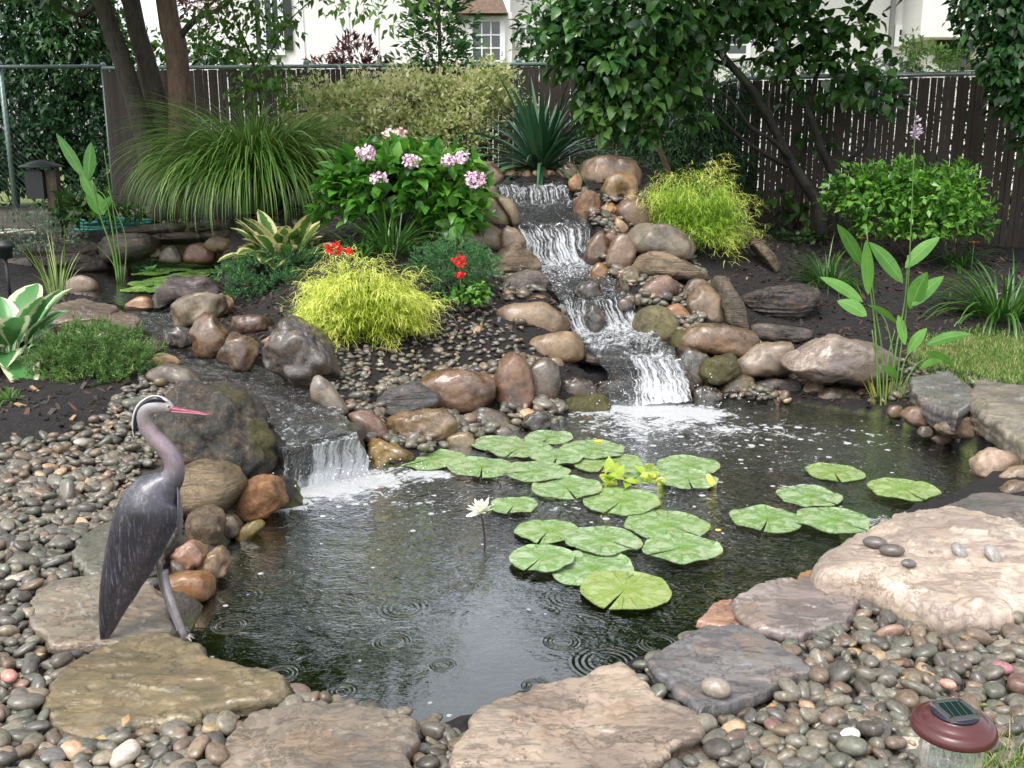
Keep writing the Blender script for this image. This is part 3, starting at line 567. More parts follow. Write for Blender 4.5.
for p_, l_, c_ in [("160,262 163,252 175,247 181,262", "small pointed grey stone under the rim", GRY), ("184,262 190,247 205,244 214,252 210,263", "round red brown stone under the rim", (.24,.13,.10)),
                   ("204,246 215,237 232,239 235,248 216,252", "yellow brown cobble under the rim", (.27,.20,.11)), ("222,262 226,249 240,246 248,254 244,263", "dark reddish cobble beside the hosta", (.17,.10,.085)),
                   ("150,250 160,248 164,256 152,258", "small brown cobble at the rim's left", (.22,.15,.10)), ("116,265 124,262 130,270 120,276", "wet brown cobble at the reed's foot", (.2,.14,.1))]:
    rock(p_, l_, c_, 'rock', 'round', .9, Y=9.6)
# ---- bank between the two falls
rock("424,382 432,373 460,371 487,376 494,387 489,402 470,412 440,411 425,396", "wide smooth wet brown boulder in the middle of the bank", (.215,.13,.085), 'wet', 'round', .9, Y=5.65, det=5)
rock("372,411 384,396 412,384 437,396 437,404 408,415 381,415", "blue grey angular rock on top of the bank", (.15,.16,.185), 'slate', 'ang', .9, Y=5.38)
rock("388,420 405,414 443,410 457,417 458,433 443,443 402,447 387,438", "cracked brown boulder above the left lily pads", (.25,.175,.095), 'wet', 'ang', .8, Y=5.2, det=5)
rock("457,420 487,408 511,423 514,432 490,438 462,434", "grey brown angular rock right of the cracked boulder", (.18,.16,.13), 'wet', 'ang', .8, Y=5.5)
rock("349,415 364,411 381,421 387,436 378,442 361,432", "smooth red brown rock right of the small waterfall", (.25,.15,.11), 'wet', 'round', .8, Y=5.05)
rock("366,445 378,440 408,452 413,460 388,466 370,468", "golden rock on the waterline right of the small fall", (.42,.29,.08), 'wet', 'ang', .8, z=-.03)
rock("447,436 466,432 475,442 470,451 449,450", "small pale tan stone at the water below the cracked boulder", (.36,.30,.19), 'wet', 'round', .8, z=-.03)
rock("496,401 495,378 506,356 520,357 530,373 532,401 525,418 513,420", "tall upright red brown boulder with a pale scar", (.29,.17,.12), 'rock', 'round', .8, Y=5.8, det=5)
rock("529,369 540,360 553,362 560,377 554,404 537,410 530,390", "dark grey pillar rock behind the upright boulder", (.15,.13,.11), 'wet', 'round', .8, Y=5.95)
rock("521,425 531,413 547,413 550,425 538,433", "small dark wet rock at the foot of the pillar", (.08,.08,.085), 'wet', 'ang', .8, z=-.02)
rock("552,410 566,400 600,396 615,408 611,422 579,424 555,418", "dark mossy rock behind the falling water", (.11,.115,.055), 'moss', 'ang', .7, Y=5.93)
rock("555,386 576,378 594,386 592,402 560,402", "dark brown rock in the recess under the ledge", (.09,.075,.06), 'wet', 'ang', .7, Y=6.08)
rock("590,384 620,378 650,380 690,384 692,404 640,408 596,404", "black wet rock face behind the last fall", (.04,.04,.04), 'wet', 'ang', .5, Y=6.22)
slab("566,350 600,343 650,346 694,350 690,359 640,358 590,356", "thin dark ledge that the last fall shoots over", (.10,.09,.09), .05, zt=.245, relief=.004, group=None, name='ledge_rock', cat='rock')
rock("497,313 511,306 545,305 564,316 568,327 559,337 531,340 504,328", "oblong tan rock with a bleached white patch", (.32,.24,.17), 'rock', 'round', .9, Y=6.75)
rock("527,348 537,338 559,333 577,335 583,349 579,360 552,364 531,359", "smooth oval tan rock left of the fall's last step", (.36,.27,.175), 'rock', 'round', .9, Y=6.4)
rock("501,281 515,275 538,272 549,284 545,297 511,304 498,296", "grey striated rock like weathered wood left of the fall", (.24,.225,.22), 'band', 'block', .9, Y=7.25)
rock("524,303 535,296 550,298 555,306 538,310", "small orange stone under the striated rock", (.42,.23,.10), 'wet', 'round', .8, Y=7.0)
rock("488,263 500,252 511,246 524,250 539,264 532,273 501,277", "tan rock with a pointed top above the striated one", (.38,.30,.23), 'band', 'ang', .9, Y=7.6)
rock("470,205 477,196 490,195 505,206 511,219 507,228 490,228 474,216", "large tan boulder below the hydrangea, left of the top fall", (.38,.31,.22), 'rock', 'round', .8, Y=8.05)
rock("492,197 505,198 514,205 519,220 512,227 505,212", "tan split half leaning on the large boulder by the top fall", (.34,.28,.19), 'rock', 'round', .9, Y=8.0)
rock("447,240 463,225 488,225 506,239 503,250 475,250 450,246", "flat topped grey tan rock behind the geranium", (.34,.30,.24), 'rock', 'block', .9, Y=7.8)
rock("499,236 507,228 520,232 525,244 514,253 502,250", "round brown rock beside the second fall", (.24,.18,.13), 'rock', 'round', .9, Y=7.75)
rock("479,189 486,184 495,187 497,196 484,198", "small pinkish stone under the hydrangea's last bloom", (.42,.32,.26), 'rock', 'round', .8, Y=8.35)
rock("476,174 480,163 492,163 501,169 500,185 484,186", "brown rock at the left corner of the top basin", (.27,.20,.14), 'rock', 'ang', .8, Y=8.75)
for cx_, l_ in ((510, "leftmost of four small brown stones along the basin's back rim"), (524, "second small brown stone from the left along the basin's back rim"),
                (538, "third small brown stone from the left along the basin's back rim"), (551, "rightmost of four small brown stones along the basin's back rim")):
    rock(f"{cx_-7},176 {cx_-4},171 {cx_+4},171 {cx_+7},176 {cx_+4},182 {cx_-4},182", l_, (.36,.23,.12), 'wet', 'cobble', .9, Y=8.95, group='stones along the basin rim')
rock("558,170 572,163 583,170 578,181 561,180", "brown rock at the right corner of the top basin", (.28,.20,.11), 'wet', 'ang', .8, Y=8.85)
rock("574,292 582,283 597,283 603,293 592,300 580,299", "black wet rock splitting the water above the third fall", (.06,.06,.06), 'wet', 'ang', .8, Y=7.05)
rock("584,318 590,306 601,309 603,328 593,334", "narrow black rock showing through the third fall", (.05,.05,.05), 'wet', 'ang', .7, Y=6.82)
# ---- right flank of the cascade
rock("580,178 583,165 597,158 615,158 632,164 639,178 634,192 610,198 590,192", "big domed brown boulder crowning the waterfall", (.27,.19,.125), 'rock', 'round', .9, Y=8.75, det=5)
o = rock("601,192 610,177 627,173 636,185 635,203 620,208 608,202", "honey coloured rock with a dark round hollow", (.42,.29,.15), 'rock', 'round', .8, Y=8.45)
def hollow(o):
    co_ = o.matrix_world.inverted() if False else None
    c = PY(624, 191, 8.35); b = np.array(o.location)
    V = np.zeros(len(o.data.vertices) * 3); o.data.vertices.foreach_get('co', V); V = V.reshape(-1, 3)
    d = V + b - c; r = np.hypot(d[:, 0], d @ UPC); k = np.exp(-(r / .045) ** 2) * ((d @ FWD) < .15); V = V + k[:, None] * FWD * .12
    o.data.vertices.foreach_set('co', V.ravel()); o.data.update()
hollow(o)
rock("575,197 583,191 597,195 600,214 587,225 576,219", "red brown block standing right of the top fall", (.33,.20,.13), 'rough', 'block', .8, Y=8.2)
rock("568,182 576,174 582,178 580,191 571,191", "small orange stone at the basin's outlet", (.42,.23,.10), 'wet', 'round', .8, Y=8.6)
rock("599,210 610,203 617,208 612,215 601,216", "flat orange stone under the hollow rock", (.45,.27,.12), 'rock', 'ang', .8, Y=8.2)
rock("603,217 614,213 617,227 608,235", "small reddish stone below the flat orange one", (.30,.17,.12), 'rock', 'ang', .8, Y=8.1)
rock("594,221 599,216 603,219 603,230 596,229", "small yellow stone beside the red brown block", (.42,.29,.15), 'rock', 'round', .8, Y=8.05)
rock("614,224 618,218 629,230 623,236 617,231", "small slanting tan stone among the reddish ones", (.42,.30,.19), 'rock', 'round', .8, Y=8.0)
rock("614,209 622,202 640,203 652,213 651,225 634,230 621,222", "brown boulder touching the right golden shrub", (.25,.17,.125), 'rock', 'round', .9, Y=8.15)
rock("583,258 591,239 603,232 609,247 603,263 588,266", "dark wet brown rock at the second fall's right side", (.17,.11,.08), 'wet', 'round', .8, Y=7.8)
rock("606,258 613,240 624,234 632,242 634,260 622,273 608,269", "smooth egg shaped brown rock below the reddish stones", (.30,.205,.15), 'wet', 'round', .8, Y=7.65)
rock("605,235 612,229 618,234 614,245 606,241", "small red brown stone on top of the egg shaped rock", (.24,.14,.10), 'wet', 'ang', .8, Y=7.85)
rock("628,236 635,226 660,227 689,238 692,250 682,260 636,254", "long grey slab like rock under the right golden shrub", (.25,.235,.20), 'rock', 'block', .8, Y=7.75)
rock("635,264 646,254 664,254 693,266 711,278 697,283 672,279 639,275", "striated tan rock below the long grey one", (.38,.30,.215), 'band', 'block', .9, Y=7.4)
rock("636,296 650,281 667,276 678,285 673,297 650,305 639,302", "red brown oval rock in the middle of the right flank", (.25,.145,.105), 'wet', 'round', .8, Y=7.05)
rock("616,288 624,272 636,266 638,280 631,295 620,295", "greenish brown rock tilted against the cascade", (.20,.18,.11), 'rock', 'ang', .8, Y=7.25)
rock("590,271 598,263 607,269 605,280 593,280", "small wet orange rock in the cascade's edge", (.36,.20,.08), 'wet', 'round', .8, Y=7.4)
rock("682,292 689,281 702,280 711,287 703,293 689,295", "small grey brown rock above the blocky one", (.23,.18,.14), 'rock', 'round', .8, Y=7.2)
rock("683,305 694,289 712,289 724,305 723,323 701,324 688,316", "blocky brown boulder beside the leaning slab", (.26,.20,.15), 'rock', 'block', .8, Y=6.95)
rock("712,279 722,276 736,296 748,319 745,330 726,322", "narrow grey slab leaning against the blocky boulder", (.23,.21,.17), 'band', 'block', .8, Y=6.95)
rock("633,318 646,308 665,309 677,325 672,340 650,345 636,332", "round olive green boulder right of the cascade", (.27,.265,.14), 'rough', 'cobble', .8, Y=6.72)
rock("665,309 678,304 690,317 686,327 674,322", "orange stone behind the olive boulder", (.45,.25,.12), 'rock', 'round', .8, Y=6.85)
rock("672,338 680,330 694,334 700,345 685,352 674,348", "mossy brown rock under the big flat boulder's left end", (.19,.17,.09), 'moss', 'round', .8, Y=6.45)
rock("681,339 695,326 722,326 750,333 756,346 749,357 722,357 688,349", "big smooth brown boulder lying flat above the right wall", (.26,.175,.115), 'wet', 'round', .85, Y=6.4, det=5)
rock("700,364 716,356 736,358 737,373 714,384 703,378", "dark mossy wet rock in the right wall", (.10,.10,.05), 'moss', 'ang', .7, Y=6.2)
rock("678,345 700,350 712,362 704,390 680,392", "black wet rock just right of the last fall", (.05,.05,.045), 'wet', 'ang', .7, Y=6.3)
rock("717,394 734,374 750,377 753,391 741,399 724,400", "olive brown rounded boulder at the waterline of the right wall", (.22,.195,.10), 'wet', 'round', .8, z=-.02)
rock("694,393 704,386 718,390 722,402 698,405", "low dark wet rock right of the last fall at the waterline", (.07,.07,.06), 'wet', 'ang', .8, z=-.03)
rock("752,384 768,380 798,382 800,399 752,400", "grey block under the flat boulders at the waterline", (.20,.20,.20), 'slate', 'block', .6, z=-.02)
rock("801,391 811,377 822,385 820,399 803,401", "small brown block in the right wall at the waterline", (.22,.17,.10), 'wet', 'ang', .8, z=-.02)
rock("817,397 831,388 857,393 861,405 838,410 820,405", "low grey brown rock at the waterline under the pinkish block", (.20,.16,.13), 'wet', 'round', .8, z=-.04)
rock("738,362 756,346 787,343 799,350 788,373 742,374", "flat sided grey brown block left of the pinkish one", (.28,.235,.19), 'rock', 'block', .8, Y=6.3)
rock("786,359 812,338 845,341 881,349 890,361 878,378 862,384 811,377 789,368", "big pinkish grey flat topped block in the right wall", (.35,.285,.25), 'slab', 'block', .9, Y=6.05, det=5)
rock("741,297 770,288 800,286 815,292 813,305 790,320 756,314", "stack of thin dark slate layers in the mulch", (.13,.12,.125), 'band', 'layer', 1.0, det=5)
rock("750,327 763,324 811,331 814,338 794,344 756,340", "flat dark slate behind the pinkish block", (.14,.13,.13), 'slate', 'layer', 1.2)
rock("748,241 758,240 778,264 774,273 764,262", "narrow stone lying in the mulch right of the golden shrub", (.24,.19,.14), 'band', 'block', .8)
rock("880,388 905,383 925,395 915,407 885,403", "dark rock behind the stems of the tall water plant", (.13,.115,.10), 'wet', 'ang', .8, Y=5.95)
rock("854,392 872,385 884,394 876,405 858,404", "small brown stone left of the tall water plant's stems", (.24,.17,.12), 'wet', 'round', .8, z=-.02)
for p_, l_, c_, s_ in [("977,427 992,419 1005,423 1003,434 982,437", "orange brown round stone under the right capstones", (.42,.25,.12), 'cobble'),
    ("960,417 972,412 985,421 975,428 964,426", "dark brown stone left of the orange round one", (.19,.13,.09), 'round'), ("936,427 954,414 977,427 976,438 948,435", "flat tan stone on the right waterline", (.36,.29,.22), 'block'),
    ("901,415 913,407 937,413 936,427 913,426", "brown stone on the waterline right of the water plant", (.24,.16,.12), 'round'), ("979,440 992,435 1004,439 1003,450 988,451", "small tan stone below the orange round one", (.37,.31,.24), 'round'),
    ("1005,447 1013,440 1021,447 1012,454", "tiny orange stone near the right edge", (.46,.28,.12), 'cobble'), ("1015,455 1030,450 1034,464 1018,467", "grey cobble cut by the right edge", GRY, 'cobble'),
    ("973,460 989,450 1012,451 1020,462 1003,477 979,475", "cream pink stone on the right waterline", (.58,.46,.38), 'block'), ("1001,477 1020,466 1038,472 1034,485 1008,488", "pale tan stone right of the cream pink one", (.46,.38,.31), 'block'),
    ("998,492 1014,481 1034,486 1030,501 1004,501", "brown rounded stone behind the dark grey slab", (.22,.155,.12), 'round'), ("930,438 944,433 952,440 940,446", "small wet brown stone half under water at right", (.22,.16,.12), 'round'),
    ("955,436 970,438 975,448 960,449", "small wet grey stone half under water at right", (.21,.2,.19), 'round')]:
    rock(p_, l_, c_, 'wet' if c_ != (.58,.46,.38) else 'rock', s_, .8, z=.07 if float(p_.split(',')[1][:3]) > 443 else (-.01 if float(p_.split(',')[1][:3]) > 432 else None))
# filler stones hidden in the joints of the walls (small, dark, countable)
fill = [(405,455,11),(428,452,10),(480,440,11),(502,436,12),(515,428,10),(545,430,11),(395,466,8),(435,398,9),(441,390,8),(590,425,11),(700,404,8),(762,403,7),(788,402,8),(815,404,7),(735,366,9),(706,350,8),
        (640,300,8),(655,308,7),(662,302,6),(644,286,6),(625,305,8),(630,300,6),(678,300,7),(670,298,6),(690,322,6),(555,365,9),(540,345,7),(560,310,7),(345,430,8),(352,446,9),(870,395,7),(895,412,8),(925,432,7),(243,475,9),(250,470,7),(262,478,6)]
for k_, (a, b, r) in enumerate(fill):
    c_ = random.choice([(.2,.16,.12), (.16,.14,.13), (.27,.2,.14), (.24,.23,.22)])
    hp = hit(a, b); Yv = hp[1] + .02
    side = 'between the two waterfalls' if a < 600 and b < 470 and a > 345 else ('near the small waterfall' if a < 346 else ('in the joints of the right wall' if b > 345 else 'wedged between the boulders right of the cascade'))
    rock(f"{a-r},{b+1} {a-r*.6},{b-r*.7} {a+r*.5},{b-r*.75} {a+r},{b} {a+r*.6},{b+r*.7} {a-r*.5},{b+r*.7}", f"small dark wet filler stone {side}", c_, 'wet', 'round', .9, Y=Yv, group='filler stones ' + side, det=3, name='cobble', cat='cobble')

# ---------------------------------------------------------------- pebbles
PC = np.array([1.1, 1.0, .86]) * np.array([(.17,.17,.16),(.21,.21,.19),(.13,.13,.13),(.25,.24,.21),(.16,.18,.16),(.20,.165,.14),(.24,.19,.15),(.11,.105,.10),(.30,.27,.22),(.19,.12,.11),(.15,.155,.165)])
PW = np.array([.17,.15,.13,.1,.12,.09,.07,.08,.04,.02,.03])
RARE = np.array([(.36,.23,.14),(.34,.30,.25),(.27,.17,.13),(.33,.24,.14)])
def pebble_field(poly, spacing, layers, zlim=None, sizes=(.013, .034)):
    p = parse(poly); hits = np.array([PZ(a, b, .12) if b > 420 else hit(a, b) for a, b in p]); lo, hi = hits[:, :2].min(0) - .1, hits[:, :2].max(0) + .1
    out = []
    for L in range(layers):
        X, Y = np.meshgrid(np.arange(lo[0], hi[0], spacing), np.arange(lo[1], hi[1], spacing)); X = X.ravel() + rng.uniform(-.5, .5, X.size) * spacing; Y = Y.ravel() + rng.uniform(-.5, .5, Y.size) * spacing
        Z = height(X, Y); Q = np.stack([X, Y, Z], 1); q_ = Q - CAM; t_ = q_ @ FWD; px = 512 + F * q_[:, 0] / t_; py = 384 - F * (q_ @ UPC) / t_
        ok = inside(p, px, py) & ~(inside(POND, X, Y) & (edge_d(POND, X, Y) > .05))
        for pl, _ in _strips: ok &= ~inside(pl, X, Y)
        Q = Q[ok]; s = rng.uniform(*sizes, len(Q)) * np.where(rng.random(len(Q)) < .08, 1.35, 1); out.append(np.concatenate([Q + np.stack([0 * s, 0 * s, s * (.35 + .55 * L)], 1), s[:, None]], 1))
    return np.concatenate(out)
fields = [pebble_field("-160,440 0,446 60,440 105,420 120,395 160,376 215,385 165,405 180,450 130,480 150,500 185,520 160,560 150,590 175,640 150,660 300,700 440,720 480,760 520,860 -260,860", .039, 2),
          pebble_field("560,860 640,720 640,670 700,640 760,600 830,575 900,600 1100,600 1120,860", .039, 2),
          pebble_field("320,350 350,338 380,345 430,330 460,300 490,290 500,320 530,345 545,365 530,380 495,400 440,405 400,395 370,410 345,425 300,385 290,360", .046, 1, sizes=(.014, .028)),
          pebble_field("575,185 600,200 640,195 700,270 720,300 695,335 640,335 600,280 585,230", .04, 2, sizes=(.018, .04)), pebble_field("470,195 500,195 530,250 545,300 520,330 500,290 480,250", .045, 2, sizes=(.018, .036)), pebble_field("345,402 420,378 540,362 575,400 560,428 480,442 430,455 370,455", .045, 2, sizes=(.022, .045)), pebble_field("690,350 760,345 800,375 880,385 900,400 860,405 760,402 700,398", .045, 2, sizes=(.022, .04)), pebble_field("725,330 760,325 830,340 960,378 1030,385 1030,392 905,378 840,345 790,345", .05, 1, sizes=(.014, .026)),
          pebble_field("440,250 500,235 505,262 490,285 478,280", .06, 1, sizes=(.014, .024)), pebble_field("120,205 150,205 200,222 300,222 300,232 120,232", .09, 1, sizes=(.02, .035))]
PB = np.concatenate(fields)
thin = rng.random(len(PB)) < np.where(PB[:, 1] > 4.7, .8, .93); PB = PB[thin]
q_ = PB[:, :3] - CAM; t_ = q_ @ FWD; ppx = 512 + F * q_[:, 0] / t_; ppy = 384 - F * (q_ @ UPC) / t_
# keep pebbles off the tops of the flagstones and big rocks
FP = [o for o in SC.objects if o.name.split('.')[0] in ('flagstone', 'boulder', 'rock')]
okk = np.ones(len(PB), bool)
for o in FP:
    n_ = len(o.data.vertices); V = np.zeros(n_ * 3); o.data.vertices.foreach_get('co', V); V = V.reshape(-1, 3) + np.array(o.location)
    lo, hi = V.min(0), V.max(0); near = (PB[:, 0] > lo[0]) & (PB[:, 0] < hi[0]) & (PB[:, 1] > lo[1]) & (PB[:, 1] < hi[1])
    if not near.any(): continue
    c = V[:, :2].mean(0); an = np.arctan2(V[:, 1] - c[1], V[:, 0] - c[0]); rr = np.hypot(V[:, 0] - c[0], V[:, 1] - c[1]); b = ((an + np.pi) / (2 * np.pi) * 48).astype(int) % 48
    mx = np.zeros(48); np.maximum.at(mx, b, rr)
    a2 = ((np.arctan2(PB[:, 1] - c[1], PB[:, 0] - c[0]) + np.pi) / (2 * np.pi) * 48).astype(int) % 48
    okk &= ~(near & (np.hypot(PB[:, 0] - c[0], PB[:, 1] - c[1]) < mx[a2] * .985 + .004))
PB = PB[okk]; ppx = ppx[okk]; ppy = ppy[okk]; t_ = t_[okk]
infr = (ppx > -5) & (ppx < 1029) & (ppy < 772) & (ppy > 0)
score = np.where(infr, PB[:, 3] / t_ + PB[:, 2] * .04, -1); order = np.argsort(-score)
near_i = order[:300]; rest = order[300:]; rest = rest[(ppx[rest] > -130) & (ppx[rest] < 1150) & (ppy[rest] < 830)]
def pebble_geo(V0, P, n):
    s = P[:, 3]; sc_ = np.stack([s * rng.uniform(.85, 1.25, n), s * rng.uniform(.65, .9, n), s * rng.uniform(.40, .62, n)], 1)
    pw = np.where(rng.random((n, 1, 1)) < .3, rng.uniform(.62, .85, (n, 1, 1)), 1.0); V = np.sign(V0)[None] * np.abs(V0)[None] ** pw * sc_[:, None]; V = V * (1 + .13 * np.sin(V0[None, :, :1] * rng.uniform(1, 3, (n, 1, 1)) + rng.uniform(0, 6, (n, 1, 1))) * V0[None, :, 1:2])
    yaw = rng.uniform(0, 6.28, n); tl = rng.normal(0, .28, (n, 2)) + (rng.random((n, 1)) < .12) * rng.normal(0, .7, (n, 2))
    cy, sy = np.cos(yaw), np.sin(yaw); cx, sx = np.cos(tl[:, 0]), np.sin(tl[:, 0]); cz, sz = np.cos(tl[:, 1]), np.sin(tl[:, 1]); Z, O = 0 * yaw, 1 + 0 * yaw
    Rx = np.stack([O, Z, Z, Z, cx, -sx, Z, sx, cx], 1).reshape(n, 3, 3); Rz = np.stack([cy, -sy, Z, sy, cy, Z, Z, Z, O], 1).reshape(n, 3, 3); Ry = np.stack([cz, Z, sz, Z, O, Z, -sz, Z, cz], 1).reshape(n, 3, 3)
    return np.einsum('nij,nvj->nvi', Rz @ Rx @ Ry, V)
def pebble_col(n, rare=True):
    c = PC[rng.choice(len(PC), n, p=PW / PW.sum())] * .58; r = (rng.random(n) < .022) & rare; c = np.where(r[:, None], RARE[rng.integers(0, 4, n)], c); return c * rng.uniform(.8, 1.25, (n, 1))
V0, F0 = ICO[3]; G = pebble_geo(V0, PB[near_i], len(near_i)); Cn = pebble_col(len(near_i), False)
for k_, idx in enumerate(near_i):
    me = mesh_np('pebble', G[k_], F0, True, {'pc': np.repeat(Cn[k_][None], len(V0), 0)}); o = put('pebble', me, M['pebble'], None, PB[idx, :3])
    right_ = ppx[idx] > 520
    tag(o, 'one of the smooth grey brown river pebbles heaped below the cream boulder and slate slab' if right_ else 'one of the smooth grey brown river pebbles heaped round the heron and its slabs', 'pebble',
        'river pebbles on the right bank' if right_ else 'river pebbles on the left bank')
for far_, det_ in ((False, 3), (True, 2)):
    idx = rest[(t_[rest] > 4.6) == far_]; V0, F0 = ICO[det_]; n = len(idx); G = pebble_geo(V0, PB[idx], n) + PB[idx, None, :3]
    Fq = (F0[None] + (np.arange(n) * len(V0))[:, None, None]).reshape(-1, 3)
    o = put('river_gravel', mesh_np('river_gravel', G.reshape(-1, 3), Fq, True, {'pc': np.repeat(pebble_col(n), len(V0), 0)}), M['pebble'])
    tag(o, 'mass of smaller rounded grey and brown pebbles farther up the bank' if far_ else 'mass of rounded grey and brown pebbles filling the near banks', 'gravel', kind='stuff')
print('pebbles', len(PB), len(rest))
# the odd ones a viewer would name
def odd_pebble(px, py, z, s, col, label, flat=.5, group=None):
    V0, F0 = ICO[4]; c = PZ(px, py, z); sq_ = np.array([s, s * .72, s * flat]); yaw = random.uniform(0, 3)
    V = V0 * sq_; V = V @ np.array([[math.cos(yaw), math.sin(yaw), 0], [-math.sin(yaw), math.cos(yaw), 0], [0, 0, 1]])
    o = put('pebble', mesh_np('pebble', V, F0, True, {'pc': np.repeat(np.array([col]), len(V0), 0)}), M['pebble'], None, c); tag(o, label, 'pebble', group)
# pebbles resting on the cream boulder: drop them onto its surface
from mathutils.bvhtree import BVHTree
def drop(o, px, py, s, col, label, group, yaw=0.0, flat=.5):
    b = BVHTree.FromPolygons([Vector(v.co) + o.location for v in o.data.vertices], [tuple(p.vertices) for p in o.data.polygons])
    d = Vector(ray(px, py)).normalized(); loc, nrm, i, dist = b.ray_cast(Vector(CAM), d)
    if loc is None: print('no hit', px, py); return
    if nrm.z < 0: nrm = -nrm
    V0, F0 = ICO[4]; Rm = np.array(nrm.to_track_quat('Z', 'X').to_matrix()); V = V0 * [s, s * .66, s * flat]; V = V @ np.array([[math.cos(yaw), math.sin(yaw), 0], [-math.sin(yaw), math.cos(yaw), 0], [0, 0, 1]])
    V = V @ Rm.T; q = put('pebble', mesh_np('pebble', V, F0, True, {'pc': np.repeat(np.array([col]), len(V0), 0)}), M['pebble'], None, np.array(loc + nrm * s * flat * .8)); tag(q, label, 'pebble', group)
GP = 'pebbles on the cream boulder'
drop(CREAM, 875, 547, .042, (.11,.09,.085), 'dark oval pebble, leftmost on the cream boulder', GP)
drop(CREAM, 892, 555, .042, (.10,.085,.075), 'dark brown pebble, second from left on the cream boulder', GP, .5)
drop(CREAM, 908, 566, .026, (.11,.10,.095), 'smallest dark pebble on the cream boulder', GP, 1.2)
drop(CREAM, 958, 553, .034, (.21,.20,.19), 'grey pebble in the middle of the cream boulder', GP, .3)
drop(CREAM, 990, 556, .038, (.25,.24,.22), 'pale grey pebble, rightmost on the cream boulder', GP, .1)
odd_pebble(850, 735, .15, .028, (.62,.55,.47), 'single white pebble in the gravel left of the solar lamp', .6)
odd_pebble(9, 676, .15, .028, (.50,.22,.18), 'single pink red pebble at the left edge', .6)
odd_pebble(1002, 668, .15, .03, (.28,.12,.14), 'purple red pebble in the gravel above the solar lamp', .6)
odd_pebble(948, 684, .15, .022, (.45,.24,.18), 'small salmon pebble just above the solar lamp', .6)
odd_pebble(716, 688, .165, .04, (.24,.20,.17), 'large tan grey pebble resting on the slate slab tip', .7)
odd_pebble(229, 493, .2, .02, (.20,.18,.17), 'pair of dark pebbles on the flat tan rock by the heron', .7) if False else None

# ---------------------------------------------------------------- bark mulch chips
def mulch():
    n = 9000; X = rng.uniform(-3.6, 4.6, n); Y = rng.uniform(4.6, 10.5, n); Z = height(X, Y)
    q_ = np.stack([X, Y, Z], 1) - CAM; t_ = q_ @ FWD; px = 512 + F * q_[:, 0] / t_; py = 384 - F * (q_ @ UPC) / t_
    ok = ~inside(POND, X, Y) & ~inside(UPPOND, X, Y) & (px > -20) & (px < 1044) & ~inside(parse("905,352 925,338 980,335 1400,345 1400,410 1024,382 960,372"), px, py)
    for pl, _ in _strips: ok &= ~inside(pl, X, Y)
    X, Y, Z = X[ok], Y[ok], Z[ok]; n = len(X); L = rng.uniform(.01, .032, n); W_ = L * rng.uniform(.25, .6, n); yaw = rng.uniform(0, 6.28, n); tz = rng.normal(0, .35, n)
    b = np.array([[-1, -1, 0], [1, -.7, 0], [1, .8, 0], [-1, 1, 0]], float)
    V = np.stack([b[None, :, 0] * L[:, None], b[None, :, 1] * W_[:, None], 0 * b[None, :, 0] * L[:, None]], -1)
    V[..., 2] = V[..., 0] * tz[:, None]; x_, y_ = V[..., 0].copy(), V[..., 1].copy(); V[..., 0] = x_ * np.cos(yaw)[:, None] - y_ * np.sin(yaw)[:, None]; V[..., 1] = x_ * np.sin(yaw)[:, None] + y_ * np.cos(yaw)[:, None]
    V += np.stack([X, Y, Z + .008], 1)[:, None]; V2 = V.copy(); V2[..., 2] -= .006
    A = np.concatenate([V, V2], 1).reshape(-1, 3); k = np.arange(n)[:, None] * 8
    Fq = np.concatenate([k + np.array([f]) for f in ([0,1,2,3],[7,6,5,4],[0,4,5,1],[1,5,6,2],[2,6,7,3],[3,7,4,0])])
    col = np.array([(.035,.026,.022),(.06,.04,.03),(.02,.016,.014),(.09,.05,.035),(.05,.04,.038)])[rng.integers(0, 5, n)]; rr = rng.random(n) < .012; col = np.where(rr[:, None], np.array([.34,.22,.12]), col)
    o = put('mulch', mesh_np('mulch', A, Fq, False, {'pc': np.repeat(col, 8, 0)}), M['pebble']); tag(o, 'dark shredded bark mulch covering the planting beds', 'mulch', kind='stuff')
mulch()

def litter():
    n = 70; T = np.array([(0,0,0),(.5,.35,.1),(1,0,.0),(.5,-.35,.12),(.5,0,-.02)]); V = []; Fq = []; C_ = []; pick = rng.choice(len(PB), n * 3, replace=False); pick = pick[(ppx[pick] > 0) & (ppx[pick] < 1024) & (ppy[pick] < 768)][:n]
    for k_, i_ in enumerate(pick):
        s_ = rng.uniform(.012, .035); a_ = rng.uniform(0, 6.28); q = T * s_; q = np.stack([q[:, 0] * math.cos(a_) - q[:, 1] * math.sin(a_), q[:, 0] * math.sin(a_) + q[:, 1] * math.cos(a_), q[:, 2] + q[:, 0] * rng.normal(0, .3)], 1) + PB[i_, :3] + [0, 0, PB[i_, 3] * .62 + .003]
        V.append(q); Fq.append(np.array([(0, 4, 2, 1), (0, 3, 2, 4)]) + 5 * k_); C_.append(np.repeat([[(.30,.17,.07),(.20,.12,.06),(.36,.27,.12),(.14,.16,.05)][rng.integers(0, 4)]], 5, 0))
    tag(put('leaf_litter', mesh_np('leaf_litter', np.concatenate(V), np.concatenate(Fq), True, {'pc': np.concatenate(C_)}), M['pebble']), 'scraps of dry leaves scattered over the pebbles', 'leaf litter', kind='stuff')
litter()
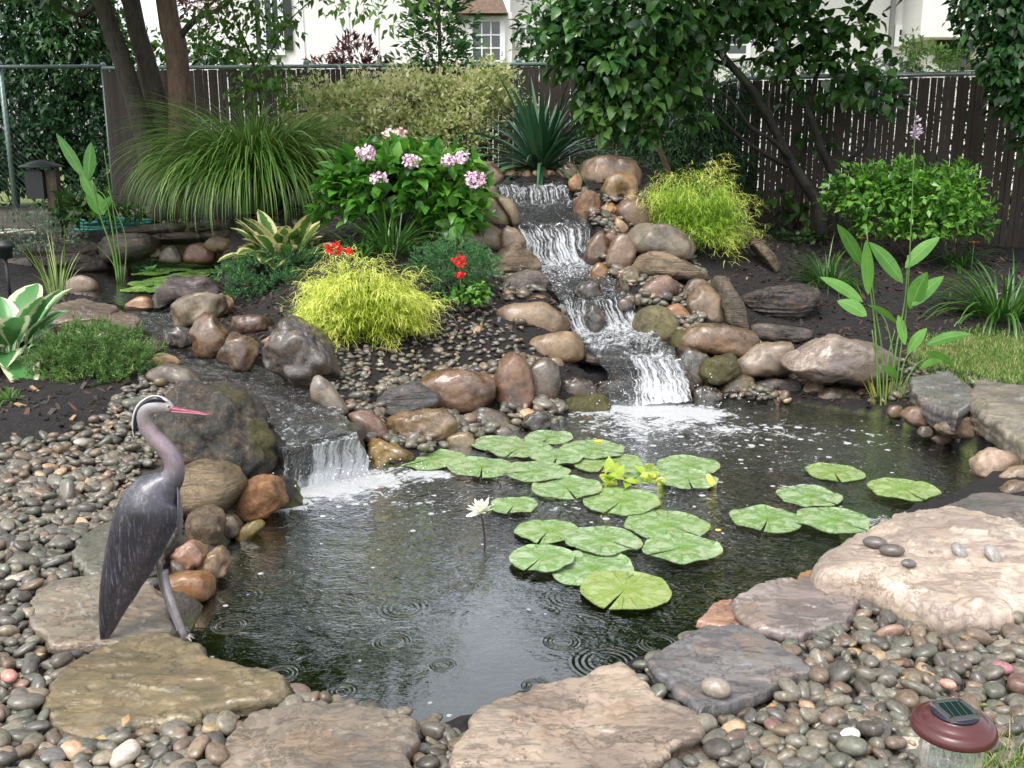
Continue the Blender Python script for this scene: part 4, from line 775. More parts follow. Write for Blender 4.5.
# ================================================================ leaf and blade tools
TPL = {'leaf': (np.array([(0,0,0),(.5,0,.03),(1,0,-.10),(.42,.5,.10),(.42,-.5,.10)], float), np.array([(0,1,2,3),(0,4,2,1)])),
       'heart': (np.array([(0,0,0),(1.05,0,-.2),(.5,0,.02),(.06,.34,.0),(.42,.5,.10),(.82,.24,-.02),(.06,-.34,.0),(.42,-.5,.10),(.82,-.24,-.02)], float), np.array([(0,2,4,3),(2,1,5,4),(0,6,7,2),(2,7,8,1)])),
       'needle': (np.array([(0,-.5,0),(0,.5,0),(1,.15,-.05),(1,-.15,-.05)], float), np.array([(0,3,2,1)]))}
def unit(a): return a / (np.linalg.norm(a, axis=-1, keepdims=True) + 1e-9)
def leafgeo(C, d, nrm, L, ratio=.6, tpl='leaf'):
    T, Fc = TPL[tpl]; d = unit(d); s = unit(np.cross(nrm, d)); n_ = np.cross(d, s); N = len(C)
    ratio = np.broadcast_to(ratio, N)
    V = C[:, None] + L[:, None, None] * (T[None, :, :1] * d[:, None] + (T[None, :, 1:2] * ratio[:, None, None]) * s[:, None] + T[None, :, 2:] * n_[:, None])
    return V.reshape(-1, 3), (Fc[None] + (np.arange(N) * len(T))[:, None, None]).reshape(-1, Fc.shape[1]), len(T)
def ball(n, shell=.5):
    u = unit(rng.normal(size=(n, 3))); return u, (shell + (1 - shell) * rng.random(n) ** .6)[:, None]
def clump_pts(c, r, n, shell=.5, lump=.3, gap=0.0, low=-1.0, f=2.2):
    """points filling an uneven, lumpy ellipsoid; gap drops points where a noise field is high"""
    u, q = ball(int(n * (1.0 + gap * 1.3)), shell); k = u[:, 2] > low; u, q = u[k], q[k]; sd = random.uniform(0, 50)
    nz = np.array([noise.noise(Vector((a[0] * f + sd, a[1] * f, a[2] * f))) for a in u])
    P = np.asarray(c) + u * q * (1 + lump * nz * 1.6)[:, None] * np.asarray(r)
    if gap:
        sc = 2.4 / np.mean(r); g = np.array([noise.noise(Vector((a[0] * sc + sd, a[1] * sc, a[2] * sc - sd))) for a in P]); k = g < np.quantile(g, 1 - gap * .55); P, u = P[k], u[k]
    return P, u
def leaf_mat(name, cols, rough=.4, trans=.35, coat=.15, margin=None):
    a = NT(name); t = a.n('Attribute', attribute_name='tone'); n = len(cols)
    c = a.ramp((t, 2), [(i / (n - 1) if n > 1 else 0, tuple(cols[i])) for i in range(n)])
    c = (c, 0)
    if margin:
        e = a.n('Attribute', attribute_name='edge'); co = a.n('TexCoord'); nz = a.noise((co, 3), 25, 3, .6)
        f = a.math('ADD', (e, 2), a.math('MULTIPLY', a.math('SUBTRACT', nz, .5), .7)); c = a.mix(a.ramp(f, [(margin[0], 0.), (margin[0] + .08, 1.)]), c, C4(margin[1]))
    a.set(Base_Color=c, Roughness=rough, Coat_Weight=coat, Coat_Roughness=.2); a.b.inputs['Specular IOR Level'].default_value = .4
    tl = a.n('BsdfTranslucent'); 
    if isinstance(c, tuple): a.t.links.new(c[0].outputs[c[1]], tl.inputs['Color'])
    ms = a.n('MixShader', {0: trans, 1: a.b, 2: tl}); a.t.links.new(ms.outputs[0], a.out.inputs['Surface']); return a.m
def lance_mat():
    a = NT('water_plant_leaf'); t = a.n('Attribute', attribute_name='tone'); e = a.n('Attribute', attribute_name='edge'); co = a.n('TexCoord'); n = a.noise((co, 3), 18, 5, .65); n2 = a.noise((co, 3), 90, 3, .6)
    c = a.mix((t, 2), (.05,.19,.03,1), (.15,.38,.06,1)); c = a.mix(a.ramp(n, [(.35, .0), (.7, 1.)]), c, a.mix(1., c, (1.5,1.3,1.2,1), 'MULTIPLY')); c = a.mix(a.ramp((e, 2), [(0., .8), (.10, 0.)]), c, (.30,.46,.16,1)); c = a.mix(a.math('MULTIPLY', a.ramp(a.math('SINE', a.math('MULTIPLY', (e, 2), 40.0)), [(.5, 0.), (1., 1.)]), .18), c, (.03,.10,.02,1))
    a.set(Base_Color=c, Roughness=a.ramp(n2, [(.3, .25), (.7, .5)]), Coat_Weight=.25, Coat_Roughness=.15); a.bump(a.math('ADD', n, n2), .3, .004); tl = a.n('BsdfTranslucent'); a.t.links.new(c[0].outputs[2], tl.inputs['Color'])
    ms = a.n('MixShader', {0: .4, 1: a.b, 2: tl}); a.t.links.new(ms.outputs[0], a.out.inputs['Surface']); return a.m
LM = {
 'tree': leaf_mat('tree_leaf', [(.012,.045,.014),(.028,.09,.022),(.06,.16,.035),(.13,.26,.06)], .3, .35, .35),
 'dark': leaf_mat('dark_leaf', [(.010,.04,.012),(.022,.08,.018),(.05,.14,.03)], .35, .3, .3),
 'ever': leaf_mat('evergreen_needle', [(.008,.035,.012),(.02,.075,.022),(.05,.13,.04)], .5, .15, .05),
 'light': leaf_mat('light_leaf', [(.05,.13,.02),(.10,.22,.035),(.18,.32,.06)], .4, .45),
 'mid': leaf_mat('mid_leaf', [(.02,.07,.012),(.045,.13,.02),(.09,.21,.03)], .35, .35, .3),
 'vari': leaf_mat('variegated_leaf', [(.14,.24,.04),(.34,.44,.12),(.66,.68,.32),(.80,.78,.50)], .45, .45),
 'gold': leaf_mat('golden_thread', [(.14,.26,.02),(.36,.46,.03),(.56,.66,.08),(.78,.80,.24)], .5, .35, .05),
 'gold2': leaf_mat('lime_thread', [(.12,.26,.02),(.26,.44,.03),(.36,.56,.06),(.70,.72,.18)], .5, .35, .05),
 'juni': leaf_mat('juniper_needle', [(.03,.10,.035),(.06,.18,.055),(.13,.28,.09)], .55, .15, .0),
 'juni2': leaf_mat('low_juniper_needle', [(.05,.12,.03),(.10,.20,.045),(.20,.30,.07)], .55, .15, .0),
 'silver': leaf_mat('silver_leaf', [(.05,.11,.05),(.12,.20,.11),(.30,.36,.24)], .5, .2),
 'grass': leaf_mat('ornamental_grass_blade', [(.04,.12,.015),(.10,.22,.03),(.20,.34,.07),(.45,.52,.22)], .4, .35, .2),
 'lily': leaf_mat('daylily_blade', [(.015,.06,.01),(.035,.11,.015),(.09,.21,.03)], .35, .3, .3),
 'yucca': leaf_mat('yucca_blade', [(.016,.06,.03),(.035,.11,.05),(.09,.19,.08)], .3, .12, .4),
 'thal': lance_mat(),
 'purple': leaf_mat('purple_leaf', [(.05,.012,.016),(.10,.03,.035),(.20,.08,.07)], .4, .3),
 'hyd': leaf_mat('hydrangea_leaf', [(.025,.10,.014),(.055,.19,.02),(.12,.31,.035),(.20,.40,.06)], .35, .4, .3),
 'hosta': leaf_mat('hosta_leaf', [(.05,.14,.02),(.09,.20,.03)], .35, .3, .3, (.52, (.60,.55,.27))),
 'hosta2': leaf_mat('green_hosta_leaf', [(.06,.20,.06),(.10,.27,.08)], .35, .3, .3, (.60, (.62,.66,.42))),
 'dead': leaf_mat('dead_leaf', [(.16,.09,.04),(.28,.17,.08)], .7, .2, 0),
}
def bark(name, c1, c2, sc=30):
    a = NT(name); co = a.n('TexCoord'); mp = a.n('Mapping', {'Vector': (co, 3), 'Scale': (1, 1, .25)}); n = a.noise((mp, 0), sc, 7, .7, .5); n2 = a.noise((co, 3), 5, 4, .6)
    c = a.mix(a.ramp(n, [(.35, 0.), (.65, 1.)]), C4(c1), C4(c2)); c = a.mix(a.math('MULTIPLY', a.ramp(n2, [(.5, 0.), (.65, 1.)]), .5), c, (.06, .075, .035, 1)); a.set(Base_Color=c, Roughness=.7); a.bump(n, .9, .02); return a.m
M['bark'] = bark('bark', (.02,.016,.012), (.08,.062,.045)); M['bark_d'] = bark('dark_bark', (.008,.007,.006), (.03,.024,.02), 40); M['bark_r'] = bark('brown_bark', (.08,.045,.03), (.22,.14,.10), 25)
M['stem'] = plain('green_stem', (.09,.18,.035), .4, nscale=20); M['twig'] = plain('twig', (.05,.035,.025), .6, nscale=30)
def tones(n, per, sp=.25, mean=None):
    t = np.clip((rng.random(n) if mean is None else mean + rng.normal(0, sp, n)), 0, 1); return np.repeat(t, per)
def foliage(name, parts, mat, parent, loc):
    """parts: list of (V,F,tone)"""
    V = []; Fs = []; T = []; k = 0
    for v, f, t in parts: V.append(v); Fs.append(f + k); T.append(t); k += len(v)
    by = {}
    for f in Fs: by.setdefault(f.shape[1], []).append(f)
    return put(name, mesh_np(name, np.concatenate(V) - loc, [np.concatenate(b) for b in by.values()], True, {'tone': np.concatenate(T)}), mat, parent)
def leaf_clumps(cl, L, ratio, tpl='leaf', droop=.4, out=.6, tone=None, shell=.45, lump=.3, gap=.3, low=-1, sp=.25):
    res = []
    for c, r, n in cl:
        P, u = clump_pts(c, r, n, shell, lump, gap, low); m = len(P)
        d = u * out + rng.normal(size=(m, 3)) * .6 - np.array([0, 0, droop]); nr = np.array([0, 0, 1.]) * .9 + u * .5 + rng.normal(size=(m, 3)) * .45
        ll = rng.uniform(.7, 1.2, m) * L; V, Fc, per = leafgeo(P, d, nr, ll, ratio, tpl)
        cm = rng.normal(0, .12); mean = (.45 if tone is None else tone) + cm
        res.append((V, Fc, tones(m, per, sp, mean)))
    return res
def blades(base, az, e0, L, wid, bend, K=6, prof='blade', fold=.25, twist=0.0):
    """strap leaves: V-folded strips that rise at e0 and arch over by bend; returns V,F,n_per,u(across 0..1),s(along)"""
    N = len(base); s = np.linspace(0, 1, K + 1); e = e0[:, None] - bend[:, None] * s[None] ** 1.3
    h = np.stack([np.cos(az), np.sin(az), 0 * az], 1); side = np.stack([-np.sin(az), np.cos(az), 0 * az], 1)
    step = L[:, None] / K; ce, se = np.cos(e), np.sin(e)
    H = np.concatenate([np.zeros((N, 1)), np.cumsum((ce[:, 1:] + ce[:, :-1]) / 2 * step, 1)], 1); Z = np.concatenate([np.zeros((N, 1)), np.cumsum((se[:, 1:] + se[:, :-1]) / 2 * step, 1)], 1)
    P = base[:, None] + H[..., None] * h[:, None]; P[..., 2] += Z
    nrm = -se[..., None] * h[:, None]; nrm[..., 2] += ce
    wp = {'blade': (1 - s ** 2.5) * (.55 + .45 * np.minimum(s * 4, 1)), 'leaf': np.sin(np.pi * np.clip(s, 0, 1) ** .8) ** .75 + .04 * (1 - s), 'stalk': np.where(s < .3, .10, np.sin(np.pi * np.clip((s - .25) / .75, 0, 1) ** .85) ** .7 + .02), 'thread': 1 - .6 * s}[prof]
    acr = {'blade': [-1, 0, 1], 'leaf': [-1, -.5, 0, .5, 1], 'stalk': [-1, -.62, -.3, 0, .3, .62, 1], 'thread': [-1, 1]}[prof]; A = len(acr); acr = np.array(acr, float)
    if twist: tw = twist * s[None] * rng.normal(size=(N, 1)); sd = np.cos(tw)[..., None] * side[:, None] + np.sin(tw)[..., None] * nrm
    else: sd = np.broadcast_to(side[:, None], (N, K + 1, 3))
    hw = (wid[:, None] * wp[None] / 2)[..., None, None]
    V = P[:, :, None] + hw * (acr[None, None, :, None] * sd[:, :, None] + (fold * np.abs(acr))[None, None, :, None] * nrm[:, :, None])
    V = V.reshape(-1, 3); per = (K + 1) * A; i = np.arange(K)[:, None] * A; j = np.arange(A - 1)[None]
    f = np.stack([i + j, i + j + 1, i + A + j + 1, i + A + j], -1).reshape(-1, 4); Fc = (f[None] + (np.arange(N) * per)[:, None, None]).reshape(-1, 4)
    return V, Fc, per, np.tile(np.abs(acr), N * (K + 1))
U_ = lambda a, b, n: rng.uniform(a, b, n)
def gpt(px, py): p = hit(px, py); return np.array([p[0], p[1], hgt(p[0], p[1])])
def limb(mb, pts, r0, r1, n=14, k=8, wob=.05):
    P = spline(np.array(pts), n); add_tube(mb, P, np.linspace(r0, r1, n), k=k, wob=wob)

# ================================================================ houses beyond the fence
def siding(name, col, pitch=.14):
    a = NT(name); co = a.n('TexCoord'); s = a.n('SeparateXYZ', {0: (co, 3)}); fr = a.math('FRACT', a.math('DIVIDE', (s, 2), pitch)); nz = a.noise((co, 3), 2.5, 4, .5)
    a.set(Base_Color=a.mix(a.ramp(nz, [(.3, 0.), (.7, 1.)]), C4(tuple(c * .93 for c in col)), C4(col)), Roughness=.6); a.bump(fr, .7, .02); return a.m
M['siding'] = siding('white_siding', (.80,.78,.76)); M['stucco'] = plain('white_render', (.82,.79,.76), .8, nscale=3, namp=.04)
M['trim'] = plain('white_trim', (.85,.85,.85), .5); M['pane'] = plain('window_pane', (.03,.045,.045), .08, spec=.8); M['roofm'] = plain('brown_shingle', (.13,.085,.06), .8, nscale=18, namp=.4)
M['shutter'] = plain('dark_shutter', (.03,.035,.035), .5); M['void'] = plain('opening_shade', (.025,.022,.022), .7)
def wbox(mb, x0, x1, y0, y1, z0, z1): mb.box((x0 + x1) / 2, (y0 + y1) / 2, (z0 + z1) / 2, x1 - x0, y1 - y0, z1 - z0); return mb
def px_x(px, Y): return PY(px, 60, Y)[0]
def px_z(py, Y): return PY(512, py, Y)[2]
def window(parent, px0, py0, px1, py1, Y, label=None, cols=3, rows=4, loc=(0, 0, 0)):
    x0, x1, z1, z0 = px_x(px0, Y), px_x(px1, Y), px_z(py0, Y), px_z(py1, Y); L = np.array(loc)
    f = MB(); t = .09
    wbox(f, x0 - t, x0, Y - .07, Y + .02, z0 - t, z1 + t); wbox(f, x1, x1 + t, Y - .07, Y + .02, z0 - t, z1 + t); wbox(f, x0, x1, Y - .065, Y + .02, z1, z1 + t); wbox(f, x0, x1, Y - .075, Y + .02, z0 - t, z0)
    for i in range(1, cols): x = x0 + (x1 - x0) * i / cols; wbox(f, x - .012, x + .012, Y - .045, Y - .02, z0, z1)
    for i in range(1, rows): z = z0 + (z1 - z0) * i / rows; wbox(f, x0, x1, Y - .043, Y - .022, z - .012, z + .012)
    fo = put('window', f.mesh('window', off=L), M['trim'], parent)
    if label: fo['label'] = label
    put('pane', wbox(MB(), x0, x1, Y - .03, Y - .01, z0, z1).mesh('pane', off=L), M['pane'], fo)
loc = np.array([-3.0, 19.0, .7]); h1 = thing('white_house', loc, 'white rendered house with a multi pane bay window, behind the left fence', 'house')
Yh = 19.0; zt_ = 5.3
put('wall', wbox(MB(), px_x(196, Yh), px_x(470, Yh), Yh, Yh + 6, .5, zt_).mesh('wall', off=loc), M['stucco'], h1)
put('bay', wbox(MB(), px_x(462, Yh - .7), px_x(512, Yh - .7), Yh - .7, Yh + 1, .5, px_z(12, Yh - .7)).mesh('bay', off=loc), M['stucco'], h1)
b = MB(); x0, x1 = px_x(455, Yh - .8), px_x(508, Yh - .8); zb = px_z(14, Yh - .8)
b.add([[x0, Yh - .95, zb], [x1, Yh - .95, zb], [x1 - .25, Yh, zb + .75], [x0 + .25, Yh, zb + .75], [x0, Yh, zb], [x1, Yh, zb]], [[0, 1, 2, 3]]); b.F += [np.array([[0, 3, 4], [1, 5, 2]]), np.array([[0, 4, 5, 1]])]
put('bay_roof', b.mesh('bay_roof', off=loc), M['roofm'], h1)
window(h1, 473, 22, 500, 74, Yh - .7, 'tall window with green tinged panes and white muntins', 3, 4, loc)
put('wall', wbox(MB(), px_x(510, Yh + .4), px_x(640, Yh + .4), Yh + .4, Yh + 5.6, .5, zt_ - .4).mesh('wall', off=loc), M['stucco'], h1)
window(h1, 520, 28, 531, 42, Yh + .4, 'small window right of the bay', 2, 2, loc)
b = MB()
for px in (198, 302, 347, 376): wbox(b, px_x(px, Yh) - .06, px_x(px, Yh) + .06, Yh - .03, Yh, .5, zt_)
put('corner_board', b.mesh('corner_board', off=loc), M['trim'], h1)
window(h1, 268, -30, 281, 50, Yh, 'tall dark window', 2, 3, loc)
for a0, a1 in ((258, 264), (285, 294)): put('shutter', wbox(MB(), px_x(a0, Yh), px_x(a1, Yh), Yh - .05, Yh, px_z(50, Yh), px_z(-30, Yh)).mesh('shutter', off=loc), M['shutter'], h1)
b = MB(); xa, xb = px_x(185, Yh), px_x(660, Yh); b.add([[xa, Yh - .5, zt_], [xb, Yh - .5, zt_], [xb, Yh + 7, zt_], [xa, Yh + 7, zt_], [xa, Yh + 3.2, zt_ + .9], [xb, Yh + 3.2, zt_ + .9]], [[0, 1, 5, 4], [2, 3, 4, 5], [0, 3, 2, 1]]); b.F.append(np.array([[0, 4, 3], [1, 2, 5]]))
put('roof', b.mesh('roof', off=loc), M['roofm'], h1)
loc = np.array([8.0, 20.0, .7]); h2 = thing('sided_house', loc, 'white clapboard house behind the right fence, with a dark garage opening', 'house')
put('wall', wbox(MB(), px_x(655, 21), px_x(918, 21), 21, 27, .4, 6.2).mesh('wall', off=loc), M['siding'], h2)
put('upper_storey', wbox(MB(), px_x(918, 20), px_x(1120, 20), 20, 27, px_z(37, 20), 6.2).mesh('upper_storey', off=loc), M['siding'], h2)
put('lower_wall', wbox(MB(), px_x(925, 20.6), px_x(1120, 20.6), 20.6, 26, .4, px_z(37, 20) - .003).mesh('lower_wall', off=loc), M['stucco'], h2)
put('garage_opening', wbox(MB(), px_x(935, 20.6), px_x(968, 20.6), 20.52, 20.6, px_z(62, 20.6), px_z(38.5, 20.6)).mesh('garage_opening', off=loc), M['void'], h2)  # dark panel: the shade inside the garage is put into its colour
window(h2, 727, 36, 745, 54, 21, 'dark square window', 1, 2, loc); window(h2, 896, 30, 903, 42, 21, 'narrow window by the downpipe', 1, 2, loc); window(h2, 908, -8, 918, 4, 20.99, 'window near the corner, cut by the picture top', 1, 1, loc)
put('downpipe', wbox(MB(), px_x(888, 21) - .04, px_x(888, 21) + .04, 20.9, 21, .4, 6.2).mesh('downpipe', off=loc), plain('downpipe_grey', (.25,.25,.25), .5), h2)
b = MB(); xa, xb = px_x(640, 21), px_x(1140, 21); b.add([[xa, 19.5, 6.2], [xb, 19.5, 6.2], [xb, 27.5, 6.2], [xa, 27.5, 6.2], [xa, 23.5, 7.2], [xb, 23.5, 7.2]], [[0, 1, 5, 4], [2, 3, 4, 5], [0, 3, 2, 1]]); b.F.append(np.array([[0, 4, 3], [1, 2, 5]]))
put('roof', b.mesh('roof', off=loc), M['roofm'], h2)
# covered grill table beyond the right fence
loc = PY(972, 80, 14.5); t = thing('patio_table', loc, 'dark covered patio table seen over the right fence by the garage', 'table')
b = MB(); b.box(loc[0], 14.5, px_z(65, 14.5), .62, .6, .10); b.box(loc[0], 14.5, px_z(62.5, 14.5), .5, .45, .05); put('tabletop', b.mesh('tabletop', off=loc), plain('grey_cover', (.07,.065,.07), .6), t)
for sx in (-.25, .25):
    for sy in (-.22, .22): put('leg', MB().box(loc[0] + sx, 14.5 + sy, (px_z(66, 14.5) + .6) / 2, .05, .05, px_z(66, 14.5) - .6).mesh('leg', off=loc), M['shutter'], t)

# ================================================================ fences
M['slat'] = plain('brown_slat', (.026,.014,.009), .5, nscale=14, namp=.4); M['rail'] = plain('galvanised_rail', (.42,.47,.47), .35, .6); M['link'] = plain('green_link', (.05,.09,.075), .5, .3); M['railg'] = plain('green_grey_rail', (.20,.27,.25), .4, .4)
def fence(A, B, zbA, zbB, zt, label, pitch, wslat, posts, railmat, slats=(0., 1.), name='slat_fence'):
    A, B = np.array(A, float), np.array(B, float); Lh = np.linalg.norm(B - A); d = (B - A) / Lh; nrm_ = np.array([-d[1], d[0]]); loc = np.array([*A, zbA]); t = thing(name, loc, label, 'fence'); ang = math.atan2(d[1], d[0])
    def at(s, off=0): q = A + d * s + nrm_ * off; return q
    sl_ = MB(); n = int(Lh * (slats[1] - slats[0]) / pitch)
    for i in range(n):
        s = slats[0] * Lh + (i + .5) * pitch; q = at(s); zb_ = zbA + (zbB - zbA) * s / Lh; j = random.uniform(-.006, .006); tp = zt - .03 + random.uniform(-.008, .004)
        V, Fc = box(0, 0, (zb_ + tp) / 2, wslat, .009, tp - zb_); tw = random.uniform(-.16, .16); c_, s_ = math.cos(ang + tw), math.sin(ang + tw); V2 = V.copy(); V2[:, 0] = q[0] + (V[:, 0]) * c_ - V[:, 1] * s_ + j; V2[:, 1] = q[1] + V[:, 0] * s_ + V[:, 1] * c_; sl_.add(V2, Fc)
    if n: put('slat_panel', sl_.mesh('slat_panel', off=loc), M['slat'], t)
    r = MB(); add_tube(r, [[*at(0), zt], [*at(Lh), zt]], .024, k=10); put('top_rail', r.mesh('top_rail', True, loc), railmat, t)
    w_ = MB()                       # chain link wire
    hgt_ = zt - min(zbA, zbB); s = 0
    while s < Lh:
        for sg in (1, -1):
            L_ = hgt_; s0 = s if sg > 0 else s + L_
            if 0 <= s0 <= Lh and 0 <= s0 + sg * L_ <= Lh:
                o_ = (.016 + .003 * sg) if n else -.012 * sg; q0, q1 = at(s0, o_), at(s0 + sg * L_, o_); V, F4, F3 = tube([[*q0, zt - hgt_], [*q1, zt]], .0022, k=3); k0 = w_.n; w_.add(V, F4); w_.F.append(F3 + k0)
        s += .075
    if w_.V: put('wire_mesh', w_.mesh('wire_mesh', False, loc), M['link'], t)
    for s in posts:
        q = at(s, .04); zb_ = zbA + (zbB - zbA) * s / Lh; r = MB(); add_tube(r, [[*q, zb_ - .1], [*q, zt + .03]], .032, k=10); po = put('post', r.mesh('post', True, loc), railmat, t)
        r = MB(); V0, F0 = ICO[2]; r.add(V0 * .038 + [*q, zt + .04], F0); put('post_cap', r.mesh('post_cap', True, loc), railmat, po)
zr = PY(745, 78, 10.9)[2]; x745, x1040 = PY(740, 80, 10.9)[0], PY(1090, 88, 10.0)[0]
fence((x745, 10.9), (x1040, 9.95), 
    .70, .55, zr, 'dark brown slatted fence with a bright metal rail, on the right', .060, .0545, [0, 1.35, 2.9], M['rail'])
xl0 = PY(-60, 66, 13.2)[0]; zl = PY(200, 66.5, 13.0)[2]; xl1 = PY(100, 66, 13.0)[0]
fence((xl0 - 3, 13.3), (xl1, 13.0), .75, .8, zl, 'open green chain link fence on the far left, evergreens behind it', .062, .045, [1.2, 3.8], M['railg'], (0, 0), name='chain_link_fence')
fence((xl1 + .02, 13.0), (x745, 12.2), .8, .8, zl - .02, 'brown slatted fence behind the tree trunks and variegated shrubs', .062, .058, [0.0, 2.6, 5.2], M['railg'])
fence((x745, 12.2), (x745 + .001, 10.95), .8, .7, zr, 'short slatted fence return joining the two long fences', .062, .052, [], M['railg'])

# ================================================================ trees
def P3(s): return [PY(*[float(v) for v in q.split(',')]) for q in s.split()]
# big leafed tree on the right
loc = PY(832, 232, 9.7); loc[2] = hgt(loc[0], loc[1]); tr = thing('spreading_tree', loc, 'dark twisting tree with big heart shaped leaves before the right fence', 'tree')
b = MB(); limb(b, P3("822,240,9.7 818,205,9.7 806,185,9.7 790,160,9.65 772,125,9.6 752,90,9.5 722,55,9.4 697,20,9.3 670,-40,9.2"), .062, .022, 26)
limb(b, P3("842,232,9.8 838,185,9.8 822,150,9.75 808,110,9.7 795,80,9.7 785,45,9.7 770,-30,9.7"), .05, .02, 22); put('trunk', b.mesh('trunk', True, loc), M['bark_d'], tr)
LIMB = ["792,162,9.65 775,142,9.5 750,127,9.4 735,105,9.3 715,88,9.2 674,70,9.0 630,60,8.9", "788,166,9.65 762,152,9.5 740,137,9.4 718,115,9.3 705,95,9.2", "843,190,9.8 850,160,9.7 866,145,9.6 870,120,9.5 898,98,9.4",
        "775,130,9.6 768,100,9.6 780,70,9.6 778,30,9.6", "752,90,9.5 735,70,9.6 700,55,9.6 660,50,9.5", "808,110,9.7 815,80,9.7 830,50,9.6 850,20,9.6", "722,55,9.4 690,35,9.2 650,20,9.1 600,10,8.9", "795,80,9.7 760,60,9.8 730,62,9.8", "850,20,9.6 880,-10,9.5 910,-60,9.4"]
for l_ in LIMB:
    b = MB(); limb(b, P3(l_), .026, .007, 16, 6); put('branch', b.mesh('branch', True, loc), M['bark_d'], tr)
CL = [(580,30,8.8,52,45,220),(615,65,8.7,44,35,190),(600,85,8.8,26,24,60),(625,20,8.8,70,50,260),(640,85,8.8,36,32,110),(680,70,9.0,34,34,80),(600,105,8.8,28,24,60),(665,20,9.0,60,45,190),(715,0,9.3,60,34,150),(765,-5,9.4,60,40,150),
      (800,35,9.5,48,26,90),(850,40,9.5,42,34,95),(870,85,9.4,28,26,45),(830,80,9.6,44,22,50),(775,62,9.6,30,14,24),(890,98,9.4,15,14,14),(700,30,9.2,46,24,66),(740,28,9.6,34,12,18),(610,118,8.8,32,22,60),(650,128,8.9,22,18,28),(690,110,9.1,18,18,16)]
cl = []
for px, py, Y, rx, ry, n in CL: c = PY(px, py, Y); k = depth(c) / F; cl.append((c, (rx * k, rx * k * .8, ry * k), n))
up = []
for k_ in range(84):
    x = rng.uniform(1.45, 5.6); y = rng.uniform(8.0, 11.6); z = rng.uniform(3.35, 7.0); up.append((np.array([x, y, z]), (rng.uniform(.5, .85), .6, rng.uniform(.35, .6)), 110))
parts = leaf_clumps([(c, r, int(n * 1.75)) for c, r, n in cl], .11, .74, 'heart', droop=.5, out=.5, gap=.62, sp=.3, tone=.6) + leaf_clumps(up, .21, .75, 'heart', droop=.6, out=.5, gap=.2, tone=.4)
foliage('crown', parts, LM['tree'], tr, loc)
# multi-stemmed tree on the left
loc = PY(168, 218, 10.9); loc[2] = hgt(loc[0], loc[1]); tr = thing('multi_stem_tree', loc, 'tree with three leaning trunks on the left, beside the ornamental grass', 'tree')
for l_, r0, m_ in (("163,222,10.9 156,180,10.9 140,120,10.9 122,60,10.9 101,0,10.9 70,-120,10.9", .125, 'bark'), ("170,222,11.1 164,160,11.1 156,100,11.1 146,60,11.1 131,0,11.1 120,-140,11.1", .13, 'bark'), ("172,222,11.0 180,150,11.0 181,100,11.0 176,50,11.0 166,0,11.0 150,-150,11.0", .15, 'bark_r')):
    b = MB(); limb(b, P3(l_), r0, r0 * .62, 26, 14, .03); put('trunk', b.mesh('trunk', True, loc), M[m_], tr)
for l_ in ("178,40,11 195,20,10.9 225,5,10.7 260,-30,10.5", "150,-150,11.0 230,-170,10.0 310,-100,8.9 370,-30,8.2 440,6,7.8", "120,-140,11 60,-260,10 0,-300,9", "70,-120,10.9 0,-150,10.5 -80,-160,10", "165,-60,11 250,-240,10.2 330,-300,9.6", "310,-100,8.9 330,-30,8.4 345,10,8.2", "100,0,10.9 80,15,10.8 50,0,10.6"):
    b = MB(); limb(b, P3(l_), .04, .008, 16, 6); put('branch', b.mesh('branch', True, loc), M['bark'], tr)
up = []
for k_ in range(92):
    x = rng.uniform(-6.4, -1.6); y = rng.uniform(7.6, 12.4); z = rng.uniform(3.4, 7.0); up.append((np.array([x, y, z]), (rng.uniform(.5, .9), .7, rng.uniform(.35, .6)), 130))
foliage('crown', leaf_clumps(up, .2, .6, 'leaf', droop=.5, out=.5, gap=.2, tone=.35), LM['mid'], tr, loc)
cl = []
for px, py, Y, rx, ry, n in [(350,6,8.2,26,12,34),(385,18,8.0,20,14,26),(420,6,7.8,24,16,26),(405,28,7.9,12,9,8),(440,-12,7.8,22,14,20),(360,-14,8.2,40,16,40)]: c = PY(px, py, Y); k = depth(c) / F; cl.append((c, (rx * k, rx * k, ry * k), n))
foliage('hanging_leaves', leaf_clumps(cl, .085, .42, 'leaf', droop=.7, out=.4, gap=.1, tone=.6), LM['light'], tr, loc)
# light green sapling
loc = PY(262, 190, 10.6); loc[2] = hgt(loc[0], loc[1]); tr = thing('sapling', loc, 'slender light green sapling rising behind the ornamental grass', 'tree')
b = MB(); limb(b, P3("262,200,10.6 262,120,10.5 252,60,10.4 236,20,10.3 222,-30,10.2"), .018, .007, 18, 6); limb(b, P3("256,75,10.4 275,45,10.3 290,20,10.2 318,-5,10.1"), .011, .005, 12, 5); limb(b, P3("252,60,10.4 230,50,10.3 212,40,10.2"), .009, .004, 8, 5); limb(b, P3("258,95,10.4 280,90,10.3 292,100,10.2"), .009, .004, 8, 5); put('trunk', b.mesh('trunk', True, loc), M['twig'], tr)
cl = []
for px, py, Y, rx, ry, n in [(225,8,10.2,34,16,90),(262,15,10.2,30,22,110),(215,36,10.2,24,12,50),(250,48,10.3,26,18,90),(285,28,10.2,18,22,44),(268,78,10.3,32,16,90),(245,95,10.3,24,12,50),(290,92,10.2,20,14,44),(318,0,10.1,22,14,40),(200,14,10.2,16,12,24)]: c = PY(px, py, Y); k = depth(c) / F; cl.append((c, (rx * k, rx * k, ry * k), n))
foliage('crown', leaf_clumps(cl, .10, .45, 'leaf', droop=.5, out=.4, gap=.2, tone=.45), LM['light'], tr, loc)
